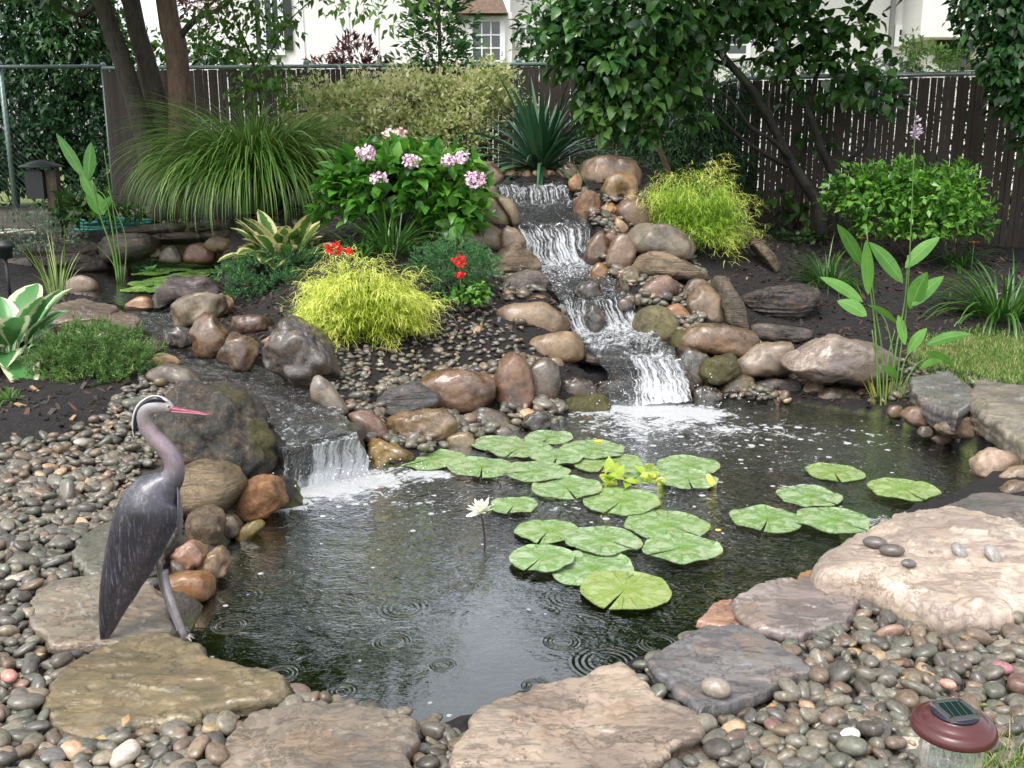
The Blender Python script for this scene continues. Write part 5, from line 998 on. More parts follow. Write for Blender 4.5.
# dense tree at the right edge
loc = np.array([4.75, 8.9, hgt(4.75, 8.9)]); tr = thing('dense_leafy_tree', loc, 'dense dark green leafy tree at the right edge of the picture', 'tree')
b = MB(); limb(b, [loc, loc + [.05, 0, 1.2], loc + [-.1, -.1, 2.2], loc + [0, 0, 3.4]], .09, .03, 14); put('trunk', b.mesh('trunk', True, loc), M['bark_d'], tr)
cl = []
for px, py, Y, rx, ry, n in [(1000,10,8.6,46,40,700),(1035,70,8.6,50,44,800),(1045,125,8.7,34,34,420),(1010,60,8.5,34,34,420),(990,-30,8.6,44,34,500),(1060,-20,8.8,60,60,600),(1090,100,9,60,70,600),(1020,105,8.6,22,20,160)]: c = PY(px, py, Y); k = depth(c) / F; cl.append((c, (rx * k, rx * k * .9, ry * k), n))
for k_ in range(12): cl.append((np.array([rng.uniform(4.2, 5.8), rng.uniform(7.6, 9.6), rng.uniform(3.3, 5.2)]), (.6, .6, .45), 260))
foliage('crown', leaf_clumps(cl, .085, .6, 'leaf', droop=.6, out=.6, gap=.15, tone=.55), LM['dark'], tr, loc)
# conifer sapling in the middle, purple shrub, evergreens behind fences
def conifer(px, pybase, pytop, Y, rpx, label, n, mat='juni', tl=None):
    loc = PY(px, pybase, Y); loc[2] = hgt(loc[0], loc[1]); top = PY(px, pytop, Y)[2]; H = top - loc[2]; k = depth(loc) / F; tr = thing('conifer', loc, label, 'tree')
    b = MB(); limb(b, [loc, loc + [.02, 0, H * .5], loc + [0, 0, H]], .045, .01, 10); put('trunk', b.mesh('trunk', True, loc), M['bark_r'], tr)
    t = rng.random(n) ** .8; az = U_(0, 6.28, n); r = rpx * k * (1 - t) ** .6 * np.sqrt(rng.random(n)) * (1 + .35 * np.sin(az * 5 + t * 20)); P = np.stack([loc[0] + r * np.cos(az), loc[1] + r * np.sin(az), loc[2] + .1 + t * H], 1)
    o_ = np.stack([np.cos(az), np.sin(az), .25 + 0 * az], 1) + rng.normal(size=(n, 3)) * .4; V, Fc, per = leafgeo(P, o_, rng.normal(size=(n, 3)) + [0, 0, 1], U_(.06, .14, n), .35, 'leaf')
    foliage('crown', [(V, Fc, tones(n, per, .25, .45))], LM[mat], tr, loc)
conifer(440, 150, -40, 11.6, 62, 'feathery young conifer with a reddish stem, in front of the white house', 3600)
def bush(name, label, cls, L, ratio, mat, base_px, cat='shrub', group=None, tpl='leaf', droop=.2, out=.7, gap=.2, tone=None, shell=.45, stems=6, low=-.6, lump=.3, yb=None):
    """cls: list of px,py,Y,rx,ry,n"""
    cl = []
    for px, py, Y, rx, ry, n in cls: c = PY(px, py, Y); k = depth(c) / F; cl.append((c, (rx * k, rx * k * .85, ry * k), n))
    loc = PY(base_px[0], base_px[1], cls[0][2]); loc[2] = hgt(loc[0], loc[1]); t = thing(name, loc, label, cat, group)
    foliage('foliage', leaf_clumps(cl, L, ratio, tpl, droop, out, tone, shell, lump, gap, low), LM[mat], t, loc)
    if stems:
        b = MB()
        for c, r, n in cl:
            for _ in range(max(1, stems // len(cl) + 1)):
                e = c + rng.normal(size=3) * np.array(r) * .45; s0 = loc + np.array([rng.normal() * .04, rng.normal() * .04, -.02]); mid = (s0 + e) / 2 + rng.normal(size=3) * .04; limb(b, [s0, mid, e], .009, .003, 7, 5)
        put('stem', b.mesh('stem', True, loc), M['twig'], t)
    return t, loc, cl
for k_, (px, py, Y, rx, ry, n, mt) in enumerate([(20,30,15,60,60,2600,'ever'),(75,50,14.6,46,60,1800,'dark'),(15,130,14.4,60,60,2200,'ever'),(85,130,14.8,40,60,1500,'ever')]):
    bush('evergreen_tree', ['tall dark evergreen over the chain link fence in the far left corner', 'dark leafy tree just left of the three trunks, beyond the fence', 'low evergreen seen through the chain link at the left edge', 'low evergreen seen through the chain link beside the fence post'][k_],
         [(px, py, Y, rx, ry, n), (px + 8, py - ry * .8, Y + .3, rx * .8, ry, n // 2)] + ([(px - 20, py - 120, Y, rx, ry, n // 2)] if py < 60 else []), .13, .4, mt, (px, 215), 'tree', 'evergreens beyond the left fence', droop=.6, gap=.15, low=-1, stems=4)
bush('shrub', 'bright green shrub glimpsed between the three trunks, beyond the fence', [(112,40,15,22,40,500),(150,60,15,30,26,400)], .12, .5, 'light', (120, 200), stems=3)
bush('shrub', 'green shrub beyond the fence at the foot of the white house, left', [(215,58,15,30,16,300),(250,64,15,30,12,260),(200,48,15,16,20,150)], .12, .5, 'mid', (220, 190), stems=3)
bush('purple_shrub', 'purple leaved shrub above the fence before the white house', [(355,56,14.5,24,15,200),(330,66,14.5,22,9,110),(375,68,14.5,16,9,80),(350,44,14.5,10,10,40)], .12, .35, 'purple', (350, 190), droop=-.6, stems=8, gap=.3)
bush('purple_tree', 'purple leaved branch tips high between the trunks and sapling', [(205,6,14.2,26,14,170),(76,14,14.6,12,24,90)], .12, .4, 'purple', (200, 190), 'tree', droop=.3, stems=3, gap=.3)
bush('shrub', 'lime green shrub above the right fence, near the garage', [(928,62,13.5,30,17,420),(915,48,13.5,16,14,120),(955,56,13.5,14,10,80)], .09, .35, 'light', (930, 190), stems=6, gap=.35)
bush('shrub', 'green hedge plant above the right fence below the siding', [(800,66,13.8,40,12,320),(760,72,13.8,40,8,220),(850,66,13.8,40,12,260),(890,72,13.5,30,9,180)], .10, .4, 'silver', (820, 190), stems=3, gap=.25)
bush('shrub', 'dark hedge behind the spreading tree, beyond the fence', [(560,40,15,50,55,900),(620,40,15,50,60,900),(680,60,15,40,40,500),(650,100,14,60,40,600),(580,110,14,60,35,600)], .13, .5, 'mid', (620, 190), stems=3, gap=.1, low=-1, tone=.2)
def hedge(x0, x1, Y, z0, z1, label, n, mat='mid'):
    m = int((x1 - x0) / .9) + 1; cl = [(np.array([x, Y + random.uniform(-.1, .1), (z0 + z1) / 2]), (.62, .35, (z1 - z0) / 2 * random.uniform(.95, 1.08)), n // m) for x in np.linspace(x0, x1, m)]
    loc = np.array([(x0 + x1) / 2, Y, z0]); t = thing('hedge', loc, label, 'hedge'); foliage('foliage', leaf_clumps(cl, .11, .55, 'leaf', .1, .7, .4, .5, .25, .1), LM[mat], t, loc)
hedge(2.9, 7.2, 11.9, .5, 2.3, 'green hedge glimpsed through the slats of the right fence', 5200)
hedge(-9.5, -5.2, 14.0, .6, 2.3, 'dark hedge filling the space behind the chain link fence', 5200, 'ever')
# ================================================================ mound planting
bush('variegated_shrub', 'pale yellow variegated shrub behind the hydrangea, nearest the grass', [(325,118,10.8,42,38,2600),(355,105,10.8,36,28,1500),(310,148,10.6,36,24,1000)], .06, .5, 'vari', (330, 185), group='variegated shrubs along the back', droop=-.3, gap=.4, lump=.6, tone=.6)
bush('variegated_shrub', 'pale yellow variegated shrub in the middle of the row', [(395,110,10.9,44,38,2600),(385,142,10.7,40,24,1300),(415,88,10.9,26,20,600)], .06, .5, 'vari', (395, 185), group='variegated shrubs along the back', droop=-.3, gap=.4, lump=.6, tone=.6)
bush('variegated_shrub', 'pale yellow variegated shrub left of the yucca', [(468,105,10.9,46,40,2800),(450,135,10.7,42,28,1500),(492,92,10.9,26,30,900)], .06, .5, 'vari', (465, 185), group='variegated shrubs along the back', droop=-.3, gap=.4, lump=.6, tone=.6)
bush('weeping_evergreen', 'dark feathery evergreen left of the fence corner behind the stake', [(700,150,10.4,48,48,2300),(660,160,10.2,42,34,1400),(720,110,10.5,36,34,1000),(735,180,10.2,22,30,600),(610,140,10.4,44,30,1100),(640,110,10.6,50,30,900)], .085, .22, 'ever', (690, 205), 'tree', droop=.9, out=.5, gap=.2, low=-1, tone=.5)
bush('silver_shrub', 'grey green fine leaved shrub behind the domed boulder', [(612,160,9.6,34,14,700),(645,172,9.3,18,12,300),(585,152,9.7,20,9,200)], .028, .5, 'silver', (612, 176), droop=-.2, gap=.3)
bush('silver_shrub', 'grey green fine leaved shrub peeking out right of the golden shrub', [(712,195,9.2,24,22,600),(735,225,9.0,18,24,500),(745,250,8.8,10,14,160)], .028, .5, 'silver', (730, 255), droop=-.2, gap=.3)
bush('azalea', 'bright green leafy shrub against the right fence', [(868,192,8.9,36,28,900),(905,188,8.8,32,26,700),(945,203,8.7,36,30,900),(880,222,8.8,36,20,500),(965,222,8.7,28,24,450),(925,225,8.7,38,20,500),(960,176,8.8,16,12,130)], .075, .5, 'hyd', (905, 245), droop=.0, out=.7, gap=.4, tone=.55, lump=.55)
bush('climbing_vine', 'broad leaved vine scattered up the right fence behind the tree', [(790,100,10.6,26,16,22),(812,150,10.5,22,26,24),(775,200,10.4,24,14,24),(800,215,10.3,24,12,22),(740,215,10.3,16,10,10),(828,100,10.6,24,20,18)], .12, .75, 'mid', (795, 235), 'vine', tpl='heart', droop=.8, tone=.6, gap=0)
bush('undergrowth_plant', 'low broad leaved plant at the foot of the spreading tree', [(760,235,9.8,24,8,90),(800,238,9.7,24,7,80)], .08, .6, 'mid', (780, 243), 'plant', droop=.2, stems=3)
bush('leafy_plant', 'low leafy plant in front of the hose, far left', [(88,205,9.9,30,14,170),(115,212,9.9,26,10,110),(70,215,9.8,20,10,80)], .12, .45, 'mid', (95, 225), 'plant', stems=4, tone=.4)
bush('silver_herb', 'fine silvery herb at the left edge above the pool rim', [(30,228,9.3,32,18,600),(60,240,9.2,28,12,360),(15,250,9.2,20,10,200)], .045, .25, 'silver', (35, 262), 'plant', droop=-.3, gap=.3)
def thread_bush(px, pybot, w, h, Y, mat, label, n, sub_=3):
    c = PY(px, pybot - h * .42, Y); k = depth(c) / F; rx, rz = w / 2 * k, h * .62 * k; loc = PY(px, pybot, Y); t = thing('golden_cypress', loc, label, 'shrub', 'golden threadleaf shrubs')
    u, q = ball(n, .35); u = u[u[:, 2] > -.55]; q = q[:len(u)]; m = len(u); sd = random.uniform(0, 9)
    nz = np.array([noise.noise(Vector((a[0] * 2.6 + sd, a[1] * 2.6, a[2] * 2.6))) for a in u]); P = c + u * (q * .82) * (1 + .75 * nz)[:, None] * [rx, rx * .85, rz]
    az = np.arctan2(u[:, 1], u[:, 0]) + rng.normal(0, .7, m); V, Fc, per, _ = blades(P, az, U_(.0, .9, m), U_(.07, .15, m), np.full(m, .0042), U_(.7, 2.3, m), 4, 'thread', 0, .8)
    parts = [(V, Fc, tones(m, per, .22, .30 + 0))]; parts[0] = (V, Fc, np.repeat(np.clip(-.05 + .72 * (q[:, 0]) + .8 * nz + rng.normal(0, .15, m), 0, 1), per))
    for _ in range(sub_):      # forked side threads
        i = rng.integers(0, K4 := 5, m); Pm = V.reshape(m, -1, 2, 3).mean(2)[np.arange(m), np.minimum(i, 3)]; az2 = az + rng.normal(0, 1.0, m)
        V2, F2, per2, _ = blades(Pm, az2, U_(-.6, .6, m), U_(.035, .08, m), np.full(m, .0035), U_(.2, 1.4, m), 2, 'thread', 0, .5)
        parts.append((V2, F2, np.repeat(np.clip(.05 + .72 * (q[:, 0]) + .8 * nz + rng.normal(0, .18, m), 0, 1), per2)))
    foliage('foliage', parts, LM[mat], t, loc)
    b = MB(); 
    for _ in range(14): e = c + rng.normal(size=3) * [rx * .4, rx * .4, rz * .4]; limb(b, [loc - [0, 0, .03], (loc + e) / 2 + rng.normal(size=3) * .03, e], .009, .003, 7, 5)
    put('stem', b.mesh('stem', True, loc), M['twig'], t)
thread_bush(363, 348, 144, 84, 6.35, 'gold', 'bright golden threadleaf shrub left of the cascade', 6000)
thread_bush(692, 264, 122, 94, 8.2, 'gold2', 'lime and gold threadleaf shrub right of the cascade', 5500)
def juniper(cls, label, base, mat='juni', L=.02, name='juniper', sp=1.0):
    cl = []
    for px, py, Y, rx, ry, n in cls: c = PY(px, py, Y); k = depth(c) / F; cl.append((c, (rx * k, rx * k * .9, ry * k), n))
    loc = PY(base[0], base[1], cls[0][2]); loc[2] = hgt(loc[0], loc[1]); t = thing(name, loc, label, 'shrub'); parts = []
    for c, r, n in cl:                # tufts: little tight sprays of needles
        T_, u = clump_pts(c, r, n, .7, .35, .15, -.5, 3.0); m = len(T_); q = 16; up_ = unit(u * .9 + rng.normal(size=(m, 3)) * .35 + [0, 0, .55])
        P = np.repeat(T_, q, 0) + np.repeat(up_, q, 0) * U_(0, L * 1.9, m * q)[:, None] + rng.normal(size=(m * q, 3)) * L * .22; d = np.repeat(up_, q, 0) * .9 + rng.normal(size=(m * q, 3)) * .55
        V, Fc, per = leafgeo(P, d, rng.normal(size=(m * q, 3)), U_(.7, 1.3, m * q) * L, .22, 'needle'); parts.append((V, Fc, np.repeat(np.clip(np.repeat(.45 + rng.normal(0, .2, m), q) + rng.normal(0, .12, m * q), 0, 1), per)))
    foliage('foliage', parts, LM[mat], t, loc); b = MB()
    for c, r, n in cl:
        for _ in range(5): e = c + rng.normal(size=3) * np.array(r) * .4; limb(b, [loc - [0, 0, .02], (loc + e) / 2 + [0, 0, .03], e], .008, .003, 6, 5)
    put('stem', b.mesh('stem', True, loc), M['twig'], t); return t, loc
juniper([(268,268,7.7,36,17,520),(245,290,7.5,16,16,180),(300,262,7.75,22,13,220),(228,276,7.7,14,10,90),(285,285,7.5,22,12,180)], 'blue green juniper sprawling above the upper stream', (262, 300))
juniper([(95,354,5.6,50,28,900),(70,364,5.5,36,20,340),(124,364,5.5,28,18,260),(90,378,5.4,32,12,200)], 'low olive green juniper mound on the left mulch', (95, 388), 'juni2')
juniper([(458,268,7.0,34,26,620),(435,264,7.05,26,22,300),(480,272,6.95,18,22,220),(460,290,6.9,26,18,220)], 'dense blue green mound with red blooms beside the cascade', (460, 305), 'juni', .017, 'dwarf_conifer')
# ---- yucca, grasses, daylilies
def tuft(name, px, py, Y, n, L, W_, e, bend, mat, label, cat='plant', group=None, spread=.06, K=7, tone=None, fold=.3, dead=0, flowers=None):
    loc = PY(px, py, Y); loc[2] = hgt(loc[0], loc[1]) - .01; t = thing(name, loc, label, cat, group); az = U_(0, 6.28, n); r = np.sqrt(rng.random(n)) * spread
    base = loc + np.stack([r * np.cos(az), r * np.sin(az), 0 * r], 1); az = az + rng.normal(0, .35, n); k = rng.random(n); e0 = e[0] + (e[1] - e[0]) * k; LL = U_(L[0], L[1], n)
    bd = bend[0] + (bend[1] - bend[0]) * (1 - k) * U_(.7, 1.3, n); V, Fc, per, u = blades(base, az, e0, LL, U_(W_ * .7, W_ * 1.2, n), bd, K, 'blade', fold, .35)
    foliage('leaves', [(V, Fc, tones(n, per, .24, .45 if tone is None else tone))], LM[mat], t, loc)
    if dead:
        az = U_(0, 6.28, dead); V, Fc, per, u = blades(loc + 0 * az[:, None] + [0, 0, .02], az, U_(.1, .7, dead), U_(L[0] * .4, L[0] * .8, dead), np.full(dead, W_), U_(1., 2., dead), 5, 'blade', .2, .5); foliage('dead_leaves', [(V, Fc, tones(dead, per))], LM['dead'], t, loc)
    return t, loc
tuft('yucca', 541, 166, 9.15, 150, (.55, 1.02), .05, (.15, 1.42), (.15, 1.7), 'yucca', 'spiky dark green yucca on top of the waterfall mound', dead=12, spread=.05)
tuft('ornamental_grass', 258, 214, 9.8, 2700, (.95, 1.72), .016, (1.12, 1.55), (1.6, 3.0), 'grass', 'huge arching clump of ornamental grass on the left', spread=.22, K=12, fold=.1)
tuft('daylily', 392, 248, 7.25, 110, (.30, .55), .016, (.7, 1.45), (.6, 1.9), 'lily', 'strappy green clump in front of the hydrangea', spread=.10, tone=.5, group='strap leaved clumps')
tuft('daylily', 362, 240, 7.3, 60, (.25, .50), .016, (.5, 1.35), (.8, 2.0), 'lily', 'strappy green clump left of the hydrangea blooms, over the red flower', spread=.08, tone=.5, group='strap leaved clumps')
tuft('daylily', 828, 288, 7.9, 170, (.25, .50), .012, (.5, 1.45), (.8, 2.2), 'lily', 'fine green grassy clump left of the tall water plant', spread=.12, tone=.55, group='strap leaved clumps')
tuft('daylily', 1000, 318, 7.3, 210, (.40, .70), .018, (.5, 1.4), (1.0, 2.4), 'lily', 'large arching daylily clump at the right edge by the lawn', spread=.15, tone=.6, group='strap leaved clumps')
tuft('daylily', 958, 262, 8.8, 80, (.25, .45), .014, (.5, 1.4), (1.0, 2.2), 'lily', 'small strappy clump below the bright green azalea', spread=.10, tone=.5, group='strap leaved clumps')
tuft('daylily', 440, 152, 9.6, 90, (.25, .5), .014, (.7, 1.5), (.5, 1.4), 'lily', 'upright strappy clump between the hydrangea and yucca', spread=.14, tone=.55, group='strap leaved clumps')
tuft('pond_reed', 58, 296, 7.75, 26, (.28, .62), .012, (1.1, 1.55), (.1, .7), 'grass', 'thin grassy reeds on the near shore of the upper pool', spread=.08, tone=.7)
tuft('sedge', 12, 420, 5.0, 26, (.05, .15), .014, (.4, 1.3), (.5, 1.5), 'light', 'small yellow green sprig in the mulch at the left edge', spread=.05, K=4)
# ---- hostas
def hosta(px, py, Y, n, L, W_, mat, label, sp=.08, e=(.25, 1.25), bend=(.5, 1.3), up=0.0):
    loc = PY(px, py, Y); loc[2] = hgt(loc[0], loc[1]); t = thing('hosta', loc, label, 'plant'); az = np.arange(n) * 2.4 + rng.normal(0, .3, n); k = rng.random(n); r = sp * (.3 + .7 * rng.random(n)); base = loc + np.stack([r * np.cos(az), r * np.sin(az), .01 + 0 * az + up * k], 1)
    V, Fc, per, u = blades(base, az, e[0] + (e[1] - e[0]) * k, U_(L * .75, L * 1.15, n), U_(W_ * .8, W_ * 1.15, n), bend[0] + (bend[1] - bend[0]) * (1 - k), 10, 'stalk', .28, .1)
    put('leaves', mesh_np('leaves', V - loc, Fc, True, {'tone': tones(n, per), 'edge': u}), LM[mat], t)
hosta(283, 254, 7.95, 60, .46, .16, 'hosta', 'cream edged variegated hosta above the juniper', .12)
hosta(8, 350, 5.75, 34, .50, .19, 'hosta2', 'large pale edged hosta cut by the left edge', .10)
# ---- hydrangea
t, loc, cl = bush('hydrangea', 'pink mophead hydrangea bush on the left of the mound', [(400,190,7.75,56,36,520),(360,180,7.85,36,30,260),(440,185,7.75,40,34,300),(455,215,7.6,30,26,180),(345,205,7.8,28,26,170),(400,160,8.0,50,18,230),(465,180,7.9,20,22,110)], .115, .66, 'hyd', (405, 250), tpl='heart', droop=.1, out=.8, gap=.1, tone=.5, shell=.6)
M['pink'] = plain('pink_petal', (.86,.55,.70), .5, nscale=60, namp=.25); M['pinkp'] = plain('pale_pink_petal', (.85,.62,.60), .5, nscale=60, namp=.2); M['red'] = plain('red_petal', (.75,.012,.02), .45, nscale=60, namp=.3)
def bloom(c, r, mat, parent, loc, n=90, name='bloom', flat=.75):
    u, q = ball(n, .85); P = c + u * q * [r, r, r * flat]; V, Fc, per = leafgeo(P - u * r * .15, rng.normal(size=(n, 3)) + u * .3, u + rng.normal(size=(n, 3)) * .25, U_(.5, .8, n) * r * .55 + .004, .9, 'leaf'); parent_ = parent
    return put(name, mesh_np(name, V - loc, Fc, True), M[mat] if isinstance(mat, str) else mat, parent_)
for px, py, Y, r, m_ in [(366,153,7.45,10,'pink'),(379,179,7.4,9,'pink'),(411,161,7.5,9,'pink'),(448,161,7.45,8,'pink'),(461,158,7.45,9,'pink'),(475,179,7.4,11,'pink'),(390,135,8.1,8,'pinkp'),(400,134,8.1,8,'pinkp')]:
    c = PY(px, py, Y); bloom(c, r * depth(c) / F, m_, t, loc)
def red_flower(px, py, Y, rpx, label, leaves=True):
    c = PY(px, py, Y); r = rpx * depth(c) / F; base = np.array([c[0], c[1] + .03, hgt(c[0], c[1] + .03)]); t = thing('geranium', base, label, 'flower')
    bloom(c, r, 'red', t, base, 60); b = MB(); limb(b, [base, (base + c) / 2 + [.01, 0, 0], c], .003, .0025, 6, 5); put('stem', b.mesh('stem', True, base), M['stem'], t)
    if leaves:
        n = 34; P = base + rng.normal(size=(n, 3)) * [.07, .06, .03] + [0, 0, .07]; V, Fc, per = leafgeo(P, rng.normal(size=(n, 3)) + [0, -.2, .1], rng.normal(size=(n, 3)) * .4 + [0, -.3, 1], U_(.04, .06, n), .95, 'heart'); foliage('leaves', [(V, Fc, tones(n, per, .2, .5))], LM['hyd'], t, base)
red_flower(334, 248, 6.22, 9, 'scarlet geranium head at the top of the left golden shrub'); red_flower(349, 251, 6.2, 4.5, 'tiny scarlet bloom just right of the larger geranium head', False)
red_flower(459, 261, 6.75, 8, 'upper scarlet geranium bloom on the blue green mound', False); red_flower(460, 275, 6.7, 5, 'smaller lower scarlet bloom on the blue green mound', False)
bush('geranium_foliage', 'bright green leafy tuft below the two red blooms', [(465,298,6.7,20,10,120),(480,290,6.75,10,8,50)], .04, .9, 'hyd', (466, 305), 'plant', tpl='heart', stems=3, tone=.6)
M['white'] = plain('white_petal', (.88,.87,.80), .45)
for px, py, l_ in ((230,267,'lowest white blossom by the hosta above the pool'), (239,262,'middle white blossom by the hosta above the pool'), (246,254,'upper white blossom by the hosta above the pool')):
    c = PY(px, py, 7.85); base = np.array([c[0], c[1] + .02, hgt(c[0], c[1])]); t = thing('white_flower', base, l_, 'flower'); bloom(c, .03, 'white', t, base, 26, flat=.6)
    b = MB(); limb(b, [base, c], .003, .002, 4, 4); put('stem', b.mesh('stem', True, base), M['stem'], t)
# orange lilies by the fence
M['orange'] = plain('orange_petal', (.75,.28,.05), .5)
for px, py, Y, l_ in ((862,240,8.8,'faded orange bloom left of the thalia flower stalk'), (974,244,8.6,'orange bloom low against the right fence')):
    c = PY(px, py, Y); base = np.array([c[0], c[1], hgt(c[0], c[1])]); t = thing('orange_flower', base, l_.replace('thalia', 'tall'), 'flower'); az = np.arange(6) * 1.047; V, Fc, per, u = blades(c + 0 * az[:, None], az, np.full(6, .9), np.full(6, .06), np.full(6, .022), np.full(6, 1.4), 5, 'leaf', .1); put('petals', mesh_np('petals', V - base, Fc, True), M['orange'], t)
    b = MB(); limb(b, [base, c], .004, .003, 4, 4); put('stem', b.mesh('stem', True, base), M['stem'], t)
# ================================================================ tall water plants
def leaf_between(p0, p1, wid, bulge=.02, K=12, side=None, fold=.12):
    p0, p1 = np.array(p0), np.array(p1); d = p1 - p0; L = np.linalg.norm(d); d /= L; s = np.linspace(0, 1, K + 1)
    view = unit((p0 + p1) / 2 - CAM); sd = np.cross(d, view); sd = unit(sd); n_ = np.cross(sd, d); tilt = random.uniform(-.5, .5); sd2 = sd * math.cos(tilt) + n_ * math.sin(tilt); n2 = np.cross(sd2, d)
    w_ = (np.sin(np.pi * s ** .85) ** .8 + .02) * wid / 2; P = p0 + d * (L * s)[:, None] + np.array([0, 0, 1]) * (np.sin(np.pi * s) * bulge)[:, None]
    acr = np.array([-1, -.5, 0, .5, 1.]); V = P[:, None] + w_[:, None, None] * (acr[None, :, None] * sd2 + (fold * np.abs(acr))[None, :, None] * n2); i = np.arange(K)[:, None] * 5; j = np.arange(4)[None]
    return V.reshape(-1, 3), np.stack([i + j, i + j + 1, i + 6 + j, i + 5 + j], -1).reshape(-1, 4)
EDG = np.tile([1, .5, 0, .5, 1.], 13)
Yt = 5.62; loc = PZ(886, 412, 0); Yt = loc[1]; t = thing('water_canna', loc, 'tall broad leaved water plant rising from the pond edge on the right', 'plant')
for l_, a0, a1 in [("878,402 876,340 870,290 862,262", .006, .004), ("884,404 882,350 874,300 866,225", .0055, .003), ("890,406 896,350 905,300 908,255", .007, .004), ("894,404 902,340 908,290 914,150 915,128", .005, .002), ("897,404 905,360 920,345", .005, .003), ("886,404 888,360 895,330", .006, .003), ("900,402 912,370 925,358", .004, .003), ("892,406 893,360 885,320 868,305", .005, .003), ("882,406 878,370 872,330", .005, .004), ("898,406 906,380 920,362", .004, .003)]:
    q = parse(l_); b = MB(); limb(b, [PY(x, y, Yt + .02 * i) for i, (x, y) in enumerate(q)], a0, a1, 16, 6, 0); put('stem', b.mesh('stem', True, loc), M['stem'], t)
for bx, by, tx, ty, w_ in [(863,268,837,224,15),(868,295,866,240,15),(903,283,869,242,18),(905,268,940,237,17),(863,302,820,277,14),(867,316,837,301,17),(869,305,899,325,9),(910,309,927,272,22),(912,306,944,276,17),(926,345,972,334,13),(926,352,955,367,11),(907,354,927,328,14),(897,379,882,366,12),(920,368,943,361,10),(905,345,898,315,12)]:
    V, Fc = leaf_between(PY(bx, by, Yt + random.uniform(-.05, .05)), PY(tx, ty, Yt + random.uniform(-.15, .15)), w_ * .78 * depth(loc) / F, .015); put('leaf', mesh_np('leaf', V - loc, Fc, True, {'tone': np.full(len(V), random.uniform(.2, .9)), 'edge': EDG}), LM['thal'], t)
n = 46; az = U_(0, 6.28, n); base = loc + np.stack([np.cos(az) * .06, np.sin(az) * .05, -.02 + 0 * az], 1); V, Fc, per, u = blades(base, az, U_(1.1, 1.5, n), U_(.12, .38, n), U_(.008, .014, n), U_(.0, .6, n), 6, 'blade', .2); put('basal_leaves', mesh_np('basal_leaves', V - loc, Fc, True, {'tone': tones(n, per, .3, .8)}), leaf_mat('basal_leaf', [(.07,.22,.03),(.20,.34,.04),(.45,.46,.08)], .35, .35), t)
c = PY(916, 131, Yt + .06); n = 90; P = c + rng.normal(size=(n, 3)) * [.008, .008, .030]; V, Fc, per = leafgeo(P, rng.normal(size=(n, 3)) + [0, 0, -.3], rng.normal(size=(n, 3)), U_(.018, .03, n), .7); put('flower_head', mesh_np('flower_head', V - loc, Fc, True), plain('mauve_bract', (.33,.27,.33), .5, nscale=40), t)
b = MB(); limb(b, P3(f"918,414,{Yt-.5} 850,402,{Yt-.1}"), .003, .002, 4, 4)
V, Fc = leaf_between(PY(995, 407, 5.6), PY(971, 379, 5.7), .03, .01); lo2 = PY(995, 407, 5.6); o = put('fallen_leaf', mesh_np('fallen_leaf', V - lo2, Fc, True, {'tone': np.full(len(V), .8)}), LM['thal'], None, lo2); tag(o, 'single green leaf lying on the right capstone', 'leaf')
loc = PY(117, 283, 8.6); loc[2] = UPZ; Yr = 8.6; t = thing('pool_canna', loc, 'tall green water plant standing in the upper pool', 'plant')
for l_, a0, a1 in [("118,284 112,250 100,215 92,180", .010, .005), ("120,284 114,240 106,200 98,190", .009, .004), ("122,284 118,240 110,190 104,150", .006, .003), ("121,284 112,262 97,246", .006, .002), ("124,284 126,240 116,210 108,190", .006, .003)]:
    q = parse(l_); b = MB(); limb(b, [PY(x, y, Yr) for x, y in q], a0, a1, 14, 6, 0); put('stem', b.mesh('stem', True, loc), M['stem'], t)
for bx, by, tx, ty, w_ in [(84,178,56,133,10),(88,180,91,142,13),(104,215,86,190,16),(95,200,80,170,12),(100,214,112,196,8)]:
    V, Fc = leaf_between(PY(bx, by, Yr), PY(tx, ty, Yr), w_ * depth(loc) / F, .01); put('leaf', mesh_np('leaf', V - loc, Fc, True, {'tone': np.full(len(V), random.uniform(.1, .6)), 'edge': EDG}), LM['thal'], t)

# ================================================================ lily pads
def pad_mat(name, c1, c2, c3):
    a = NT(name); co = a.n('TexCoord'); s = a.n('SeparateXYZ', {0: (co, 3)}); ang = a.math('ARCTAN2', (s, 1), (s, 0)); r = a.math('SQRT', a.math('ADD', a.math('MULTIPLY', (s, 0), (s, 0)), a.math('MULTIPLY', (s, 1), (s, 1))))
    v = a.math('ABSOLUTE', a.math('SINE', a.math('MULTIPLY', ang, 9.0))); vein = a.ramp(v, [(.0, 1.), (.10, 0.)]); n = a.noise((co, 3), 22, 5, .7, .8); n2 = a.noise((co, 3), 90, 3, .6); oi = a.n('ObjectInfo')
    c = a.mix(a.ramp(n, [(.42, 0.), (.60, 1.)]), C4(c1), C4(c2)); c = a.mix(a.ramp(r, [(.0, 1.), (.055, 0.)]), c, C4(c3)); c = a.mix(a.math('MULTIPLY', vein, .4), c, C4(c3))
    c = a.mix(a.math('MULTIPLY', a.ramp(n2, [(.62, 0.), (.68, 1.)]), .7), c, (.05, .12, .03, 1)); c = a.mix(a.math('MULTIPLY', (oi, 5), .35), c, C4(c3)); c = a.mix(a.math('MULTIPLY', a.math('POWER', (oi, 5), 5.0), .35), c, (.36, .36, .07, 1)); c = a.mix(a.math('MULTIPLY', a.ramp(a.noise((co, 3), 9, 4, .6), [(.60, 0.), (.66, 1.)]), .35), c, (.30, .26, .06, 1))
    a.set(Base_Color=c, Roughness=a.ramp(n, [(.35, .15), (.65, .4)]), Coat_Weight=.6, Coat_Roughness=.08); a.bump(a.math('ADD', n, a.math('MULTIPLY', vein, .5)), .8, .012); return a.m
